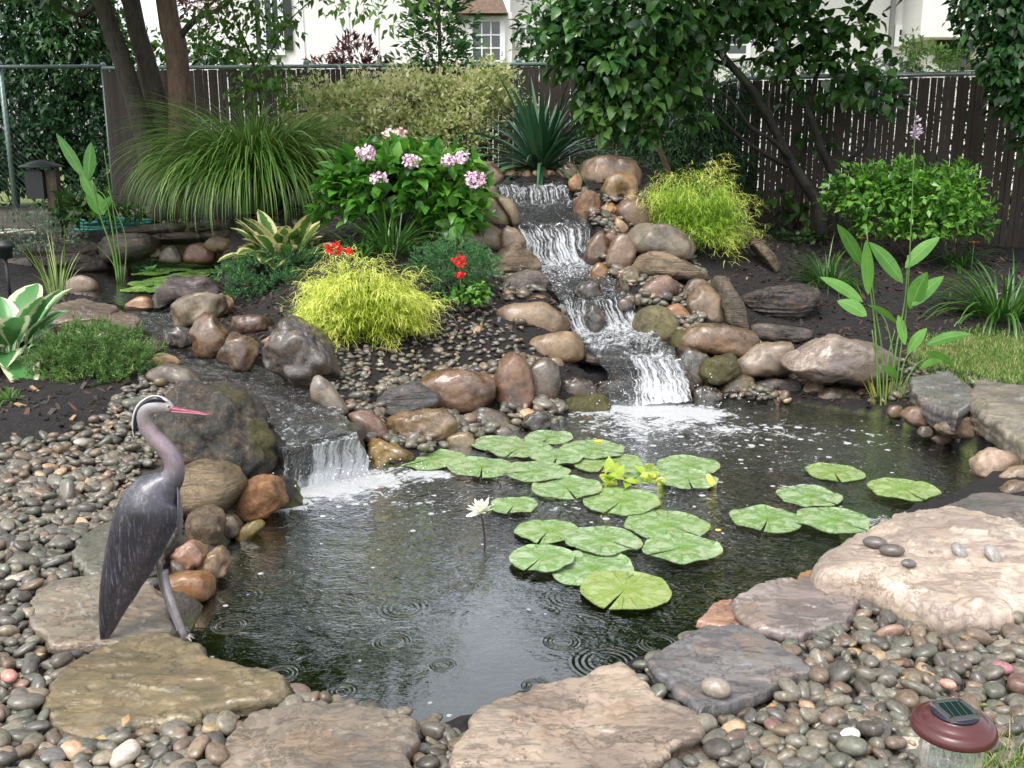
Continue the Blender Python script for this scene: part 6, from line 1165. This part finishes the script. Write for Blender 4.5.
M['pad'] = pad_mat('lily_pad', (.15,.26,.08), (.34,.42,.26), (.13,.27,.03))
def pad(px, py, w_, label, z=.004, notch=None, group='lily pads on the pond', hmul=1.0, mat='pad', parent=None, name='lily_pad'):
    c = PZ(px, py, z); R0 = w_ / 2 * 1.06 * depth(c) / F; k = 72; nt_ = rng.uniform(0, 6.28) if notch is None else notch; sd = rng.uniform(0, 50); a = np.linspace(.05, 2 * np.pi - .05, k)
    ring = []; rings = [0, .15, .3, .45, .6, .72, .82, .9, .96, 1.0]
    for r in rings:
        aa = a + 0 * r; q = np.array([noise.noise(Vector((math.cos(t) * 1.6 + sd, math.sin(t) * 1.6, 0))) for t in a]); ed = 1 + .10 * q + .006 * np.sin(a * 31 + sd)
        nd = 1 - .30 * r * np.exp(-((a - .05) / .05) ** 2) * 0
        x = R0 * r * ed * np.cos(aa + nt_); y = R0 * r * ed * np.sin(aa + nt_) * hmul; wv = np.array([noise.noise(Vector((x_ * 18 + sd, y_ * 18, 2))) for x_, y_ in zip(x, y)])
        zz = .004 * wv * (.3 + r) + .006 * smooth((r - .88) / .12) * np.clip(.2 + 1.5 * np.sin(a * 2 + sd) * np.sin(a * 3), 0, 1.2) + (.003 * (1 - r)); ring.append(np.stack([x, y, zz + .004], 1))
    V = np.concatenate(ring); m = len(rings); i = np.arange(m - 1)[:, None] * k; j = np.arange(k - 1)[None]; Fq = np.stack([i + j, i + k + j, i + k + j + 1, i + j + 1], -1).reshape(-1, 4)
    V2 = V.copy(); V2[:, 2] -= .003; Fq = np.concatenate([Fq, (Fq + len(V))[:, ::-1]]); V = np.concatenate([V, V2]); o = put(name, mesh_np(name, V, Fq, True), M[mat], parent, c if parent is None else None); tag(o, label, 'lily pad' if parent is None else None, group if parent is None else None); return o
PADS = [(432,460,64,'leftmost pad of the raft, touching the bank below the pale stone'), (482,468,62,'pad just right of the leftmost one, at the foam line'), (497,444,50,'small pad at the top left of the raft, by the dark wet rock'), (519,449,62,'pad near the top of the raft, overlapping the small one'),
 (549,438,46,'topmost pad of the raft, under the recess'), (557,457,50,'pad in the gap left of the raft centre'), (535,472,64,'pad left of the raft centre, right above the water lily'), (592,450,62,'pad with a fallen yellow petal on its rim'), (608,463,64,'broad pad in the upper middle of the raft'),
 (566,488,66,'pad between the water lily and the frilly young leaves'), (643,474,56,'pad right of the frilly young leaves'), (688,466,58,'upper right pad of the raft, facing the waterfall'), (688,480,56,'bright green pad beside the yellow bud'), (622,502,74,'wide pad just below the frilly young leaves'),
 (514,506,46,'half sunken pad right behind the water lily'), (548,532,62,'upper left pad of the nearest cluster'), (603,541,72,'upper middle pad of the nearest cluster'), (542,559,64,'far left pad of the nearest cluster'), (592,569,82,'middle pad of the nearest cluster, mostly overlapped'),
 (667,526,80,'upper pad of the pair right of the nearest cluster'), (682,549,72,'lower pad of the pair right of the nearest cluster'), (625,591,90,'largest pad, nearest the camera'),
 (768,520,68,'left pad of the trio before the cream boulder'), (809,497,60,'upper pad of the trio before the cream boulder'), (833,521,70,'right pad of the trio, touching the cream boulder'), (834,473,54,'lone pad with a foam fringe, above the trio'), (903,490,64,'rightmost pad, alone behind the cream boulder')]
order_ = sorted(range(len(PADS)), key=lambda i: PADS[i][1])
for r_, i_ in enumerate(order_):
    px, py, w_, l_ = PADS[i_]; pad(px, py, w_, l_, z=.003 + .0045 * (r_ % 5), notch=rng.uniform(3.4, 6.0))
# young frilly leaves
loc = PZ(630, 484, 0); n = 34; P = np.array([PZ(rng.uniform(600, 668), rng.uniform(475, 491), 0) for _ in range(n)]) + [0, 0, .03]; V, Fc, per = leafgeo(P, rng.normal(size=(n, 3)) + [0, 0, .3], rng.normal(size=(n, 3)) * .5 + [0, 0, 1], U_(.04, .075, n), .8, 'heart')
t = put('young_lily_leaves', mesh_np('young_lily_leaves', V - loc, Fc, True, {'tone': tones(n, per, .2, .7)}), leaf_mat('young_lily_leaf', [(.16,.36,.03),(.34,.50,.05),(.55,.58,.12)], .3, .4), None, loc); tag(t, 'clump of frilly yellow green young leaves amid the pads', 'lily leaves')
M['ybud'] = plain('yellow_bud', (.70,.62,.12), .4, nscale=40, namp=.2)
V0, F0 = ICO[3]; loc = PZ(710, 486, 0); q = V0 * [.016, .016, .045] * (1 - .3 * V0[:, 2:]); ca, sa = math.cos(-.5), math.sin(-.5); q = np.stack([q[:, 0] * ca + q[:, 2] * sa, q[:, 1], -q[:, 0] * sa + q[:, 2] * ca], 1) + [0, 0, .03]
tag(put('lily_bud', mesh_np('lily_bud', q, F0, True), M['ybud'], None, loc), 'closed yellow lily bud floating right of the raft', 'flower bud')
loc = PZ(598, 443, .012); q = V0 * [.022, .014, .006]; tag(put('petal', mesh_np('petal', q, F0, True), plain('yellow_petal', (.85,.55,.06), .5), None, loc + [0, 0, .012]), 'fallen orange yellow petal at the rim of a pad', 'petal')
for px, py, s_, c_, l_ in ((718,530,.012,(.7,.6,.08),'tiny yellow leaf scrap floating right of the pad pair'), (663,536,.0,(0,0,0),'')):
    if s_: tag(put('leaf_scrap', mesh_np('leaf_scrap', V0 * [s_, s_ * .8, .004], F0, True), plain('scrap', c_, .5), None, PZ(px, py, .008)), l_, 'leaf')
# water lily
top = PY(0, 0, 1); base = PZ(484, 545, 0); c = PY(481, 512, base[1]); t = thing('water_lily', base, 'white water lily flower standing on its stem above the pond', 'flower')
b = MB(); limb(b, [base - [0, 0, .1], base + [.002, 0, .04], c], .0045, .004, 8, 8, 0); put('stem', b.mesh('stem', True, base), plain('lily_stem', (.05,.02,.02), .4), t)
for n, e, L_, w_, m_, nm in [(8, .25, .068, .024, 'white', 'outer_petals'), (8, .75, .062, .022, 'white', 'middle_petals'), (7, 1.2, .052, .018, 'white', 'inner_petals')]:
    az = np.arange(n) * 2 * np.pi / n + e; V, Fc, per, u = blades(c + 0 * az[:, None], az, np.full(n, e) + rng.normal(0, .1, n), np.full(n, L_) * U_(.9, 1.1, n), np.full(n, w_), np.full(n, -.35), 7, 'leaf', .25); put(nm, mesh_np(nm, V - base, Fc, True), leaf_mat('lily_petal_' + nm, [(.85,.84,.74),(.9,.9,.84)], .4, .3), t)
V0, F0 = ICO[2]; put('flower_heart', mesh_np('flower_heart', V0 * [.012, .012, .014] + (c - base) + [0, 0, .012], F0, True), M['ybud'], t)
V, Fc = leaf_between(c, c + np.array([-.06, -.02, -.012]), .02, .003); put('sepal', mesh_np('sepal', V - base, Fc, True), M['white'], t)
V, Fc = leaf_between(c + [.03, 0, -.01], c + [.045, -.01, .035], .016, 0); put('bud_leaf', mesh_np('bud_leaf', V - base, Fc, True, {'tone': np.full(len(V), .5)}), LM['thal'], t)
# floating leaves in the upper pool
M['pad2'] = pad_mat('pool_pad', (.12,.26,.06), (.20,.36,.10), (.22,.40,.05))
for k_, (px, py, w_) in enumerate([(150,284,26),(168,280,28),(188,276,26),(208,272,26),(226,266,24),(150,274,22),(172,270,24),(195,266,24),(140,290,22),(215,262,20),(160,290,24),(232,259,18)]):
    pad(px, py, w_ * 1.55, 'thin green pad crowded on the upper pool behind the purplish boulder', z=UPZ + .004 + .003 * (k_ % 4), group='pads crowded on the upper pool', mat='pad2')
for k_, (px, py) in enumerate([(138,270),(155,262),(170,268),(188,258),(207,261),(228,258),(176,260),(150,272)]):
    c = PZ(px, py, UPZ); n = 9; az = np.arange(n) * .9 + k_; V, Fc, per, u = blades(c + 0 * az[:, None], az, U_(.3, .9, n), U_(.08, .12, n), np.full(n, .06), U_(.2, .7, n), 5, 'leaf', .2)
    o = put('water_lettuce', mesh_np('water_lettuce', V - c, Fc, True, {'tone': tones(n, per), 'edge': u}), leaf_mat('lettuce_leaf', [(.10,.30,.08),(.20,.45,.14)], .4, .3) if k_ == 0 else bpy.data.materials['lettuce_leaf'], None, c); tag(o, 'bright green floating rosette on the upper pool', 'water plant', 'floating rosettes on the upper pool')

# ================================================================ heron statue
def heron():
    Yb = 2.74; foot = PZ(186, 640, .135); Yl = foot[1]; loc = np.array([foot[0], Yl, .13]); t = thing('heron_statue', loc, 'painted metal heron statue with a long pink bill, on the near left flagstone', 'statue')
    a = NT('heron_paint'); co = a.n('TexCoord'); cl = a.n('Attribute', attribute_name='pc'); mp = a.n('Mapping', {'Vector': (co, 3), 'Scale': (1.2, 1.2, .10), 'Rotation': (0, -.38, 0)}); n = a.noise((mp, 0), 120, 5, .7, .2); n2 = a.noise((co, 3), 28, 4, .6)
    c = a.mix(a.math('MULTIPLY', a.ramp(n, [(.52, 0.), (.70, 1.)]), .38), (cl, 0), (.33, .36, .42, 1)); c = a.mix(a.math('MULTIPLY', a.ramp(n2, [(.35, 1.), (.5, 0.)]), .35), c, a.mix(1., (cl, 0), (.45, .36, .42, 1), 'MULTIPLY'))  # bluish streaks: feather markings, with the sheen painted into the colour
    a.set(Base_Color=c, Roughness=.32, Metallic=.15, Coat_Weight=.4, Coat_Roughness=.15); a.bump(a.math('ADD', n, a.math('MULTIPLY', n2, .5)), .35, .006); pm = a.m
    # centre line with half widths (px) across the view, and side thickness factor
    B = [(103,640,3,.6),(107,628,8,.7),(113,606,14,.7),(121,582,20,.75),(131,556,26,.8),(141,530,30,.85),(150,508,30,.9),(157,494,25,.9),(164,486,17.5,.9),(172,478,12,.95),(174.5,468,10,.95),(171.5,457,9,.95),(163,446,9,.95),(154,437,8.5,.95),(147.5,427,8,.95),(145,418,8,.95),(146,411,8.5,.95),(150.5,406,9.5,.85),(157,404.5,9,.8),(163,405,7.8,.75),(168.5,407,5.5,.75),(172,409,3.5,.8)]
    Q = np.array(B); m = 110; S = spline(Q, m); P = np.array([PY(x, y, Yb + -.04 * smooth((y - 480) / 160)) for x, y in S[:, :2]]); k = depth(P[m // 2]) / F; T = np.gradient(P, axis=0); T = unit(T)
    view = unit(P - CAM); sd = unit(np.cross(T, view)); fw = np.cross(sd, T); K = 28; an = np.linspace(0, 2 * np.pi, K, endpoint=False); w_ = S[:, 2] * k; th = w_ * S[:, 3]
    V = P[:, None] + (w_[:, None] * np.cos(an))[..., None] * sd[:, None] + (th[:, None] * np.sin(an))[..., None] * fw[:, None]; V = V.reshape(-1, 3)
    i = np.arange(m - 1)[:, None] * K; j = np.arange(K)[None]; jn = (j + 1) % K; Fq = np.stack([i + j, i + jn, i + K + jn, i + K + j], -1).reshape(-1, 4)
    V = np.concatenate([V, P[:1], P[-1:]]); q = np.arange(K); F3 = np.concatenate([np.stack([np.full(K, m * K), (q + 1) % K, q], 1), np.stack([np.full(K, m * K + 1), (m - 1) * K + q, (m - 1) * K + (q + 1) % K], 1)])
    tt = np.repeat(np.linspace(0, 1, m), K); tt = np.concatenate([tt, [0, 1]]); keys = [0, .12, .3, .42, .47, .55, .68, .76, .86, 1]; cols = np.array([(.012,.011,.014),(.022,.019,.026),(.028,.026,.034),(.065,.062,.08),(.17,.14,.165),(.24,.18,.205),(.27,.205,.22),(.30,.27,.28),(.38,.36,.37),(.42,.38,.40)])
    pc = np.stack([np.interp(tt, keys, cols[:, c_]) for c_ in range(3)], 1); cosv = np.concatenate([np.tile(np.cos(an), m), [0, 0]]); sinv = np.concatenate([np.tile(np.sin(an), m), [0, 0]])
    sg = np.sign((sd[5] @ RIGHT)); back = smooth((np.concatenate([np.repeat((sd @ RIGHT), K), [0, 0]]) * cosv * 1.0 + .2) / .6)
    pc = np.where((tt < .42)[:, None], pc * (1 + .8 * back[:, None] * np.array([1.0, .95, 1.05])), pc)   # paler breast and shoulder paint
    # feather relief on the folded wing
    for v_ in range(len(V) - 2):
        if tt[v_] < .36 and tt[v_] > .03: p = V[v_]; V[v_] += view[0] * -.0 + unit(V[v_] - P[v_ // K]) * (.0035 * noise.noise(Vector((p[0] * 34, p[1] * 34, p[2] * 9))) * smooth(tt[v_] / .1))
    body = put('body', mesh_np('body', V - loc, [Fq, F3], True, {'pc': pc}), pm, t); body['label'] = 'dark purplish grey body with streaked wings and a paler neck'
    def pl(*s): return [PY(x, y, Yb + dy) for x, y, dy in s]
    b = MB(); V1 = spline(np.array([[*PY(170, 409, Yb), .0072, .0055], [*PY(180, 410.5, Yb), .0058, .0045], [*PY(196, 412.5, Yb), .0036, .003], [*PY(213, 415.5, Yb), .0006, .0006]]), 16)
    V, F4, F3_ = tube(V1[:, :3], V1[:, 3] * 1.35, k=12); b.add(V, F4); b.F.append(F3_); put('bill', b.mesh('bill', True, loc), plain('pink_bill', (.26,.045,.085), .3, nscale=60, namp=.35), t)
    b = MB(); limb(b, pl((171,411.6,-.009),(190,412.9,-.007),(208,414.9,-.002)), .0012, .0008, 8, 5, 0); put('bill_line', b.mesh('bill_line', True, loc), plain('bill_line_pink', (.60,.30,.33), .3), t)
    # black crest sweeping back from above the eye and its hanging plume
    cr = spline(np.array([[165,401.5,-.010,1.6],[158,399.2,-.014,3.2],[150,400.3,-.012,3.8],[142.5,406,-.010,3.7],[138,414,-.006,3.2],[135.5,424,0,2.2],[134.5,434,.0,1.0]]), 30)
    cv = np.array([PY(x, y, Yb + dy) for x, y, dy, _ in cr]); b = MB(); V, F4, F3_ = tube(cv, cr[:, 3] * k * .9, k=8); b.add(V, F4); b.F.append(F3_); put('crest', b.mesh('crest', True, loc), plain('black_crest', (.015,.015,.025), .3), t)
    cr2 = spline(np.array([[168,401.5,-.012,.8],[158,396.8,-.010,1.5],[148,398,-.010,1.5],[139,404.5,-.008,1.4],[134.2,414,-.004,1.2],[132.5,426,0,.9],[134,438,0,.5]]), 30); cv = np.array([PY(x, y, Yb + dy) for x, y, dy, _ in cr2]); b = MB(); V, F4, F3_ = tube(cv, cr2[:, 3] * k, k=6); b.add(V, F4); b.F.append(F3_); put('crest_edge', b.mesh('crest_edge', True, loc), plain('pale_crest_edge', (.55,.53,.55), .35), t)
    V0, F0 = ICO[3]; e = PY(168.5, 406.2, Yb - .013); put('eye', mesh_np('eye', V0 * .0042 + e - loc, F0, True), plain('eye_ring', (.45,.38,.12), .2), t); e = PY(168.7, 406.2, Yb - .0162); put('pupil', mesh_np('pupil', V0 * .0022 + e - loc, F0, True), plain('pupil_black', (.01,.01,.01), .1), t)
    M['leg'] = plain('grey_leg', (.20,.18,.19), .4, .3, nscale=50)
    b = MB(); limb(b, [PY(164, 570, Yb + .02), PY(166, 584, Yb + .01), PY(173, 606, (Yb + Yl) / 2), foot + [0, 0, .0]], .0125, .0105, 14, 10, .02); lg = put('leg', b.mesh('leg', True, loc), M['leg'], t)
    f2 = PZ(181, 633, .14); b = MB(); limb(b, [PY(158, 560, Yb + .06), PY(164, 590, Yb + .07), f2], .010, .009, 12, 10, .02); put('leg', b.mesh('leg', True, loc), M['leg'], t)
    for fp in (foot, f2):
        b = MB()
        for ax, ay in ((.022, -.018), (.026, .0), (.018, .02), (-.016, .0)): limb(b, [fp + [0, 0, .006], fp + [ax * .5, ay * .5, .012], fp + [ax, ay, .004]], .006, .0025, 6, 6, 0)
        put('foot', b.mesh('foot', True, loc), M['leg'], t)
    # hanging breast plumes
    b = MB()
    for q_ in range(7):
        x = 176 + q_ * .7; limb(b, pl((x, 478 + q_ * 3, -.02 + q_ * .006), (x + 2, 500 + q_ * 3, -.015 + q_ * .006), (x + .5, 528 + q_ * 3, -.01 + q_ * .006)), .0035, .001, 8, 5, 0)
    put('breast_plumes', b.mesh('breast_plumes', True, loc), plain('plume_grey', (.20,.19,.22), .4, nscale=60), t)
heron()

# ================================================================ solar garden lamp
def solar():
    c = PY(954, 722, 1.80); g = hgt(c[0], c[1]); loc = np.array([c[0], c[1], g]); t = thing('solar_lamp', loc, 'maroon topped solar garden lamp with a glass jar, bottom right corner', 'lamp'); r0 = 41 * depth(c) / F; z = c[2] - g
    mr = plain('maroon_plastic', (.075,.022,.022), .28, nscale=12, namp=.12); ch = plain('chrome_trim', (.55,.54,.58), .15, .9)
    prof = np.array([(0, .30), (.50, .30), (.53, .28), (.54, .22), (.60, .20), (.76, .12), (.80, .07), (.86, .075), (.93, .04), (.985, -.06), (1.0, -.14), (.985, -.21), (.93, -.25), (.85, -.25), (.80, -.2), (0, -.2)]) * r0
    V, Fc = lathe(prof + [0, z], 56); put('cap', mesh_np('cap', V, Fc, True), mr, t)
    V, Fc = lathe(np.array([(0.38, .305), (.53, .305), (.55, .285), (.55, .24), (.52, .235)]) * r0 + [0, z], 48); put('trim_ring', mesh_np('trim_ring', V, Fc, True), plain('trim_dark', (.03,.03,.045), .2, .5), t)
    ca = math.radians(12); Rz = np.array([[math.cos(ca), -math.sin(ca), 0], [math.sin(ca), math.cos(ca), 0], [0, 0, 1]])
    b = MB(); s = r0 * .40
    for sx, sy, lx, ly in ((0, 1, 1, .13), (0, -1, 1, .13), (1, 0, .13, 1), (-1, 0, .13, 1)): V, Fc = box(sx * s * .93, sy * s * .93, 0, (lx if lx == 1 else .14) * 2 * s * (1 if lx == 1 else 1), (ly if ly == 1 else .14) * 2 * s * (1 if ly < 1 else .86), .008); b.add(V @ Rz.T + [0, 0, z + .32 * r0], Fc)
    fr_ = put('panel_frame', b.mesh('panel_frame'), ch, t)
    a = NT('solar_cell'); co = a.n('TexCoord'); sp = a.n('SeparateXYZ', {0: (co, 3)}); f = a.math('LESS_THAN', a.math('FRACT', a.math('MULTIPLY', (sp, 0), 70.0)), .06); a.set(Base_Color=a.mix(f, (.010, .022, .020, 1), (.12, .13, .12, 1)), Roughness=.07); a.b.inputs['Specular IOR Level'].default_value = .6
    V, Fc = box(0, 0, 0, s * 1.72, s * 1.72, .006); put('solar_cell', mesh_np('solar_cell', V @ Rz.T + [0, 0, z + .325 * r0], Fc, False), a.m, fr_)
    g_ = NT('ribbed_glass'); g_.set(Base_Color=(.80, .90, .86, 1), Roughness=.06); g_.b.inputs['Transmission Weight'].default_value = .85; g_.b.inputs['IOR'].default_value = 1.4
    k = 64; V, Fc = lathe(np.array([(.60, -.2), (.63, -.3), (.70, -.55), (.74, -.85), (.68, -1.15), (.55, -1.4), (.3, -1.52), (.04, -1.55)]) * r0 + [0, z], k); an = np.arctan2(V[:, 1], V[:, 0]); V[:, :2] *= (1 + .03 * np.cos(an * 16))[:, None]
    put('glass_jar', mesh_np('glass_jar', V, Fc, True), g_.m, t)
    V, Fc = lathe(np.array([(.02, -.2), (.16, -.22), (.16, -.5), (.08, -.6), (.02, -.6)]) * r0 + [0, z], 16); put('bulb', mesh_np('bulb', V, Fc, True), plain('bulb_white', (.7,.7,.66), .3), t)
    b = MB(); add_tube(b, [[0, 0, z - 1.54 * r0], [0, 0, -.08]], .012, k=12); put('stake', b.mesh('stake', True), plain('black_plastic', (.02,.02,.02), .4), t)
solar()
# ---- odds and ends on the left and back
c = PY(48, 170, 9.9); g = hgt(c[0], c[1]); loc = np.array([c[0], c[1], g]); t = thing('lantern_post', loc, 'dark garden lantern on a brown wooden post, far left', 'lantern')
put('post', MB().box(0.04, 0, (c[2] - g) * .5, .10, .10, c[2] - g).mesh('post'), bark('old_post', (.05,.035,.025), (.15,.11,.08), 20), t); dk = plain('dark_metal', (.018,.022,.022), .5)
put('lantern_body', MB().box(-.10, -.02, c[2] - g - .14, .17, .17, .26).box(-.10, -.02, c[2] - g - .02, .10, .10, .05).mesh('lantern_body'), dk, t); V, Fc = lathe([(.0, .10), (.07, .085), (.20, .04), (.21, .025), (.0, .025)], 20); put('lantern_roof', mesh_np('lantern_roof', V + [-.06, 0, c[2] - g - .0], Fc, True), dk, t)
def coil(px, py, Y, rpx, n, r, mat, label, flat=.02, name='garden_hose'):
    c = PY(px, py, Y); c[2] = hgt(c[0], c[1]) + .02; R0 = rpx * depth(c) / F; a = np.linspace(0, n * 2 * np.pi, n * 40); rr = R0 * (1 - .10 * np.sin(a * .37)) - .01 * (a / 6.28); P = np.stack([rr * np.cos(a), rr * np.sin(a) * .8, (a / 6.28) * flat + .012 * np.sin(a * 1.7)], 1); b = MB(); add_tube(b, P, r, k=8); o = put(name, b.mesh(name, True), mat, None, c); tag(o, label, 'hose')
coil(112, 190, 10.6, 38, 6, .011, plain('teal_hose', (.02,.30,.24), .35), 'coil of teal garden hose left of the tree trunks'); coil(10, 192, 10.6, 20, 2, .012, plain('pale_hose', (.55,.55,.42), .4), 'pale hose ring at the far left edge')
c = PY(6, 262, 7.6); loc = np.array([c[0], c[1], hgt(c[0], c[1])]); t = thing('pond_spotlight', loc, 'black pond spotlight at the left edge beside the upper pool', 'spotlight'); z = PY(6, 250, 7.6)[2] - loc[2]
V, Fc = lathe([(0, .07), (.055, .07), (.06, .05), (.075, .045), (.075, .02), (.055, .01), (.05, -.06), (0, -.07)], 24); put('lamp_head', mesh_np('lamp_head', V + [0, 0, z], Fc, True), dk, t); b = MB(); add_tube(b, [[0, 0, z - .05], [0, 0, -.05]], .012); put('stake', b.mesh('stake', True), dk, t)
p0, p1 = PY(645, 113, 9.9), PY(668, 170, 9.7); loc = np.array([p1[0], p1[1], hgt(p1[0], p1[1])]); b = MB(); add_tube(b, [p0, p1, p1 + (p1 - p0) * .3], .028, k=4); o = put('wooden_stake', b.mesh('wooden_stake', False, loc), plain('stake_wood', (.17,.115,.06), .7, nscale=20), None, loc); tag(o, 'slanting brown wooden stake behind the domed boulder', 'stake')
c = PY(541, 166, 8.85); b = MB(); wbox(b, PY(500, 168, 8.85)[0], PY(566, 168, 8.85)[0], 9.10, 9.14, c[2] - .06, c[2] + .012); o = put('basin_rim', b.mesh('basin_rim', False, c), dk, None, c); tag(o, 'thin black rim strip behind the stones of the top basin', 'basin rim')
# bright pebbly patch and small things under the grass
n = 9
# ---- grass
def grass_patch(poly, z, n, L, W_, label, dry=.2):
    p = parse(poly); out = []
    lo, hi = p.min(0), p.max(0)
    while len(out) < n:
        q = rng.uniform(lo, hi, (n, 2)); q = q[inside(p, q[:, 0], q[:, 1])]; out += list(q)
    P = np.array([PZ(a, b, z) for a, b in out[:n]]); P[:, 2] = height(P[:, 0], P[:, 1]); az = U_(0, 6.28, n); V, Fc, per, u = blades(P, az, U_(.7, 1.5, n), U_(L * .5, L * 1.2, n), U_(W_ * .6, W_, n), U_(.2, 1.4, n), 4, 'blade', .2)
    o = put('grass', mesh_np('grass', V, Fc, True, {'tone': np.repeat(np.where(rng.random(n) < dry, 1.0, rng.random(n) * .6), per)}), leaf_mat('grass_blade', [(.05,.14,.015),(.10,.22,.03),(.14,.28,.04),(.42,.36,.16)], .5, .3)); tag(o, label, 'grass', kind='stuff')
grass_patch("905,352 925,338 980,333 1060,342 1060,384 1024,380 960,371", .27, 9000, .045, .004, 'strip of lawn grass behind the right capstones')
grass_patch("972,768 985,738 1024,722 1100,720 1100,800 960,800", .12, 2600, .07, .0035, 'tuft of green and straw coloured grass beside the solar lamp', .35)
grass_patch("905,640 935,630 945,665 915,672", .11, 60, .04, .003, 'few thin grass sprigs growing through the pebbles', .3)
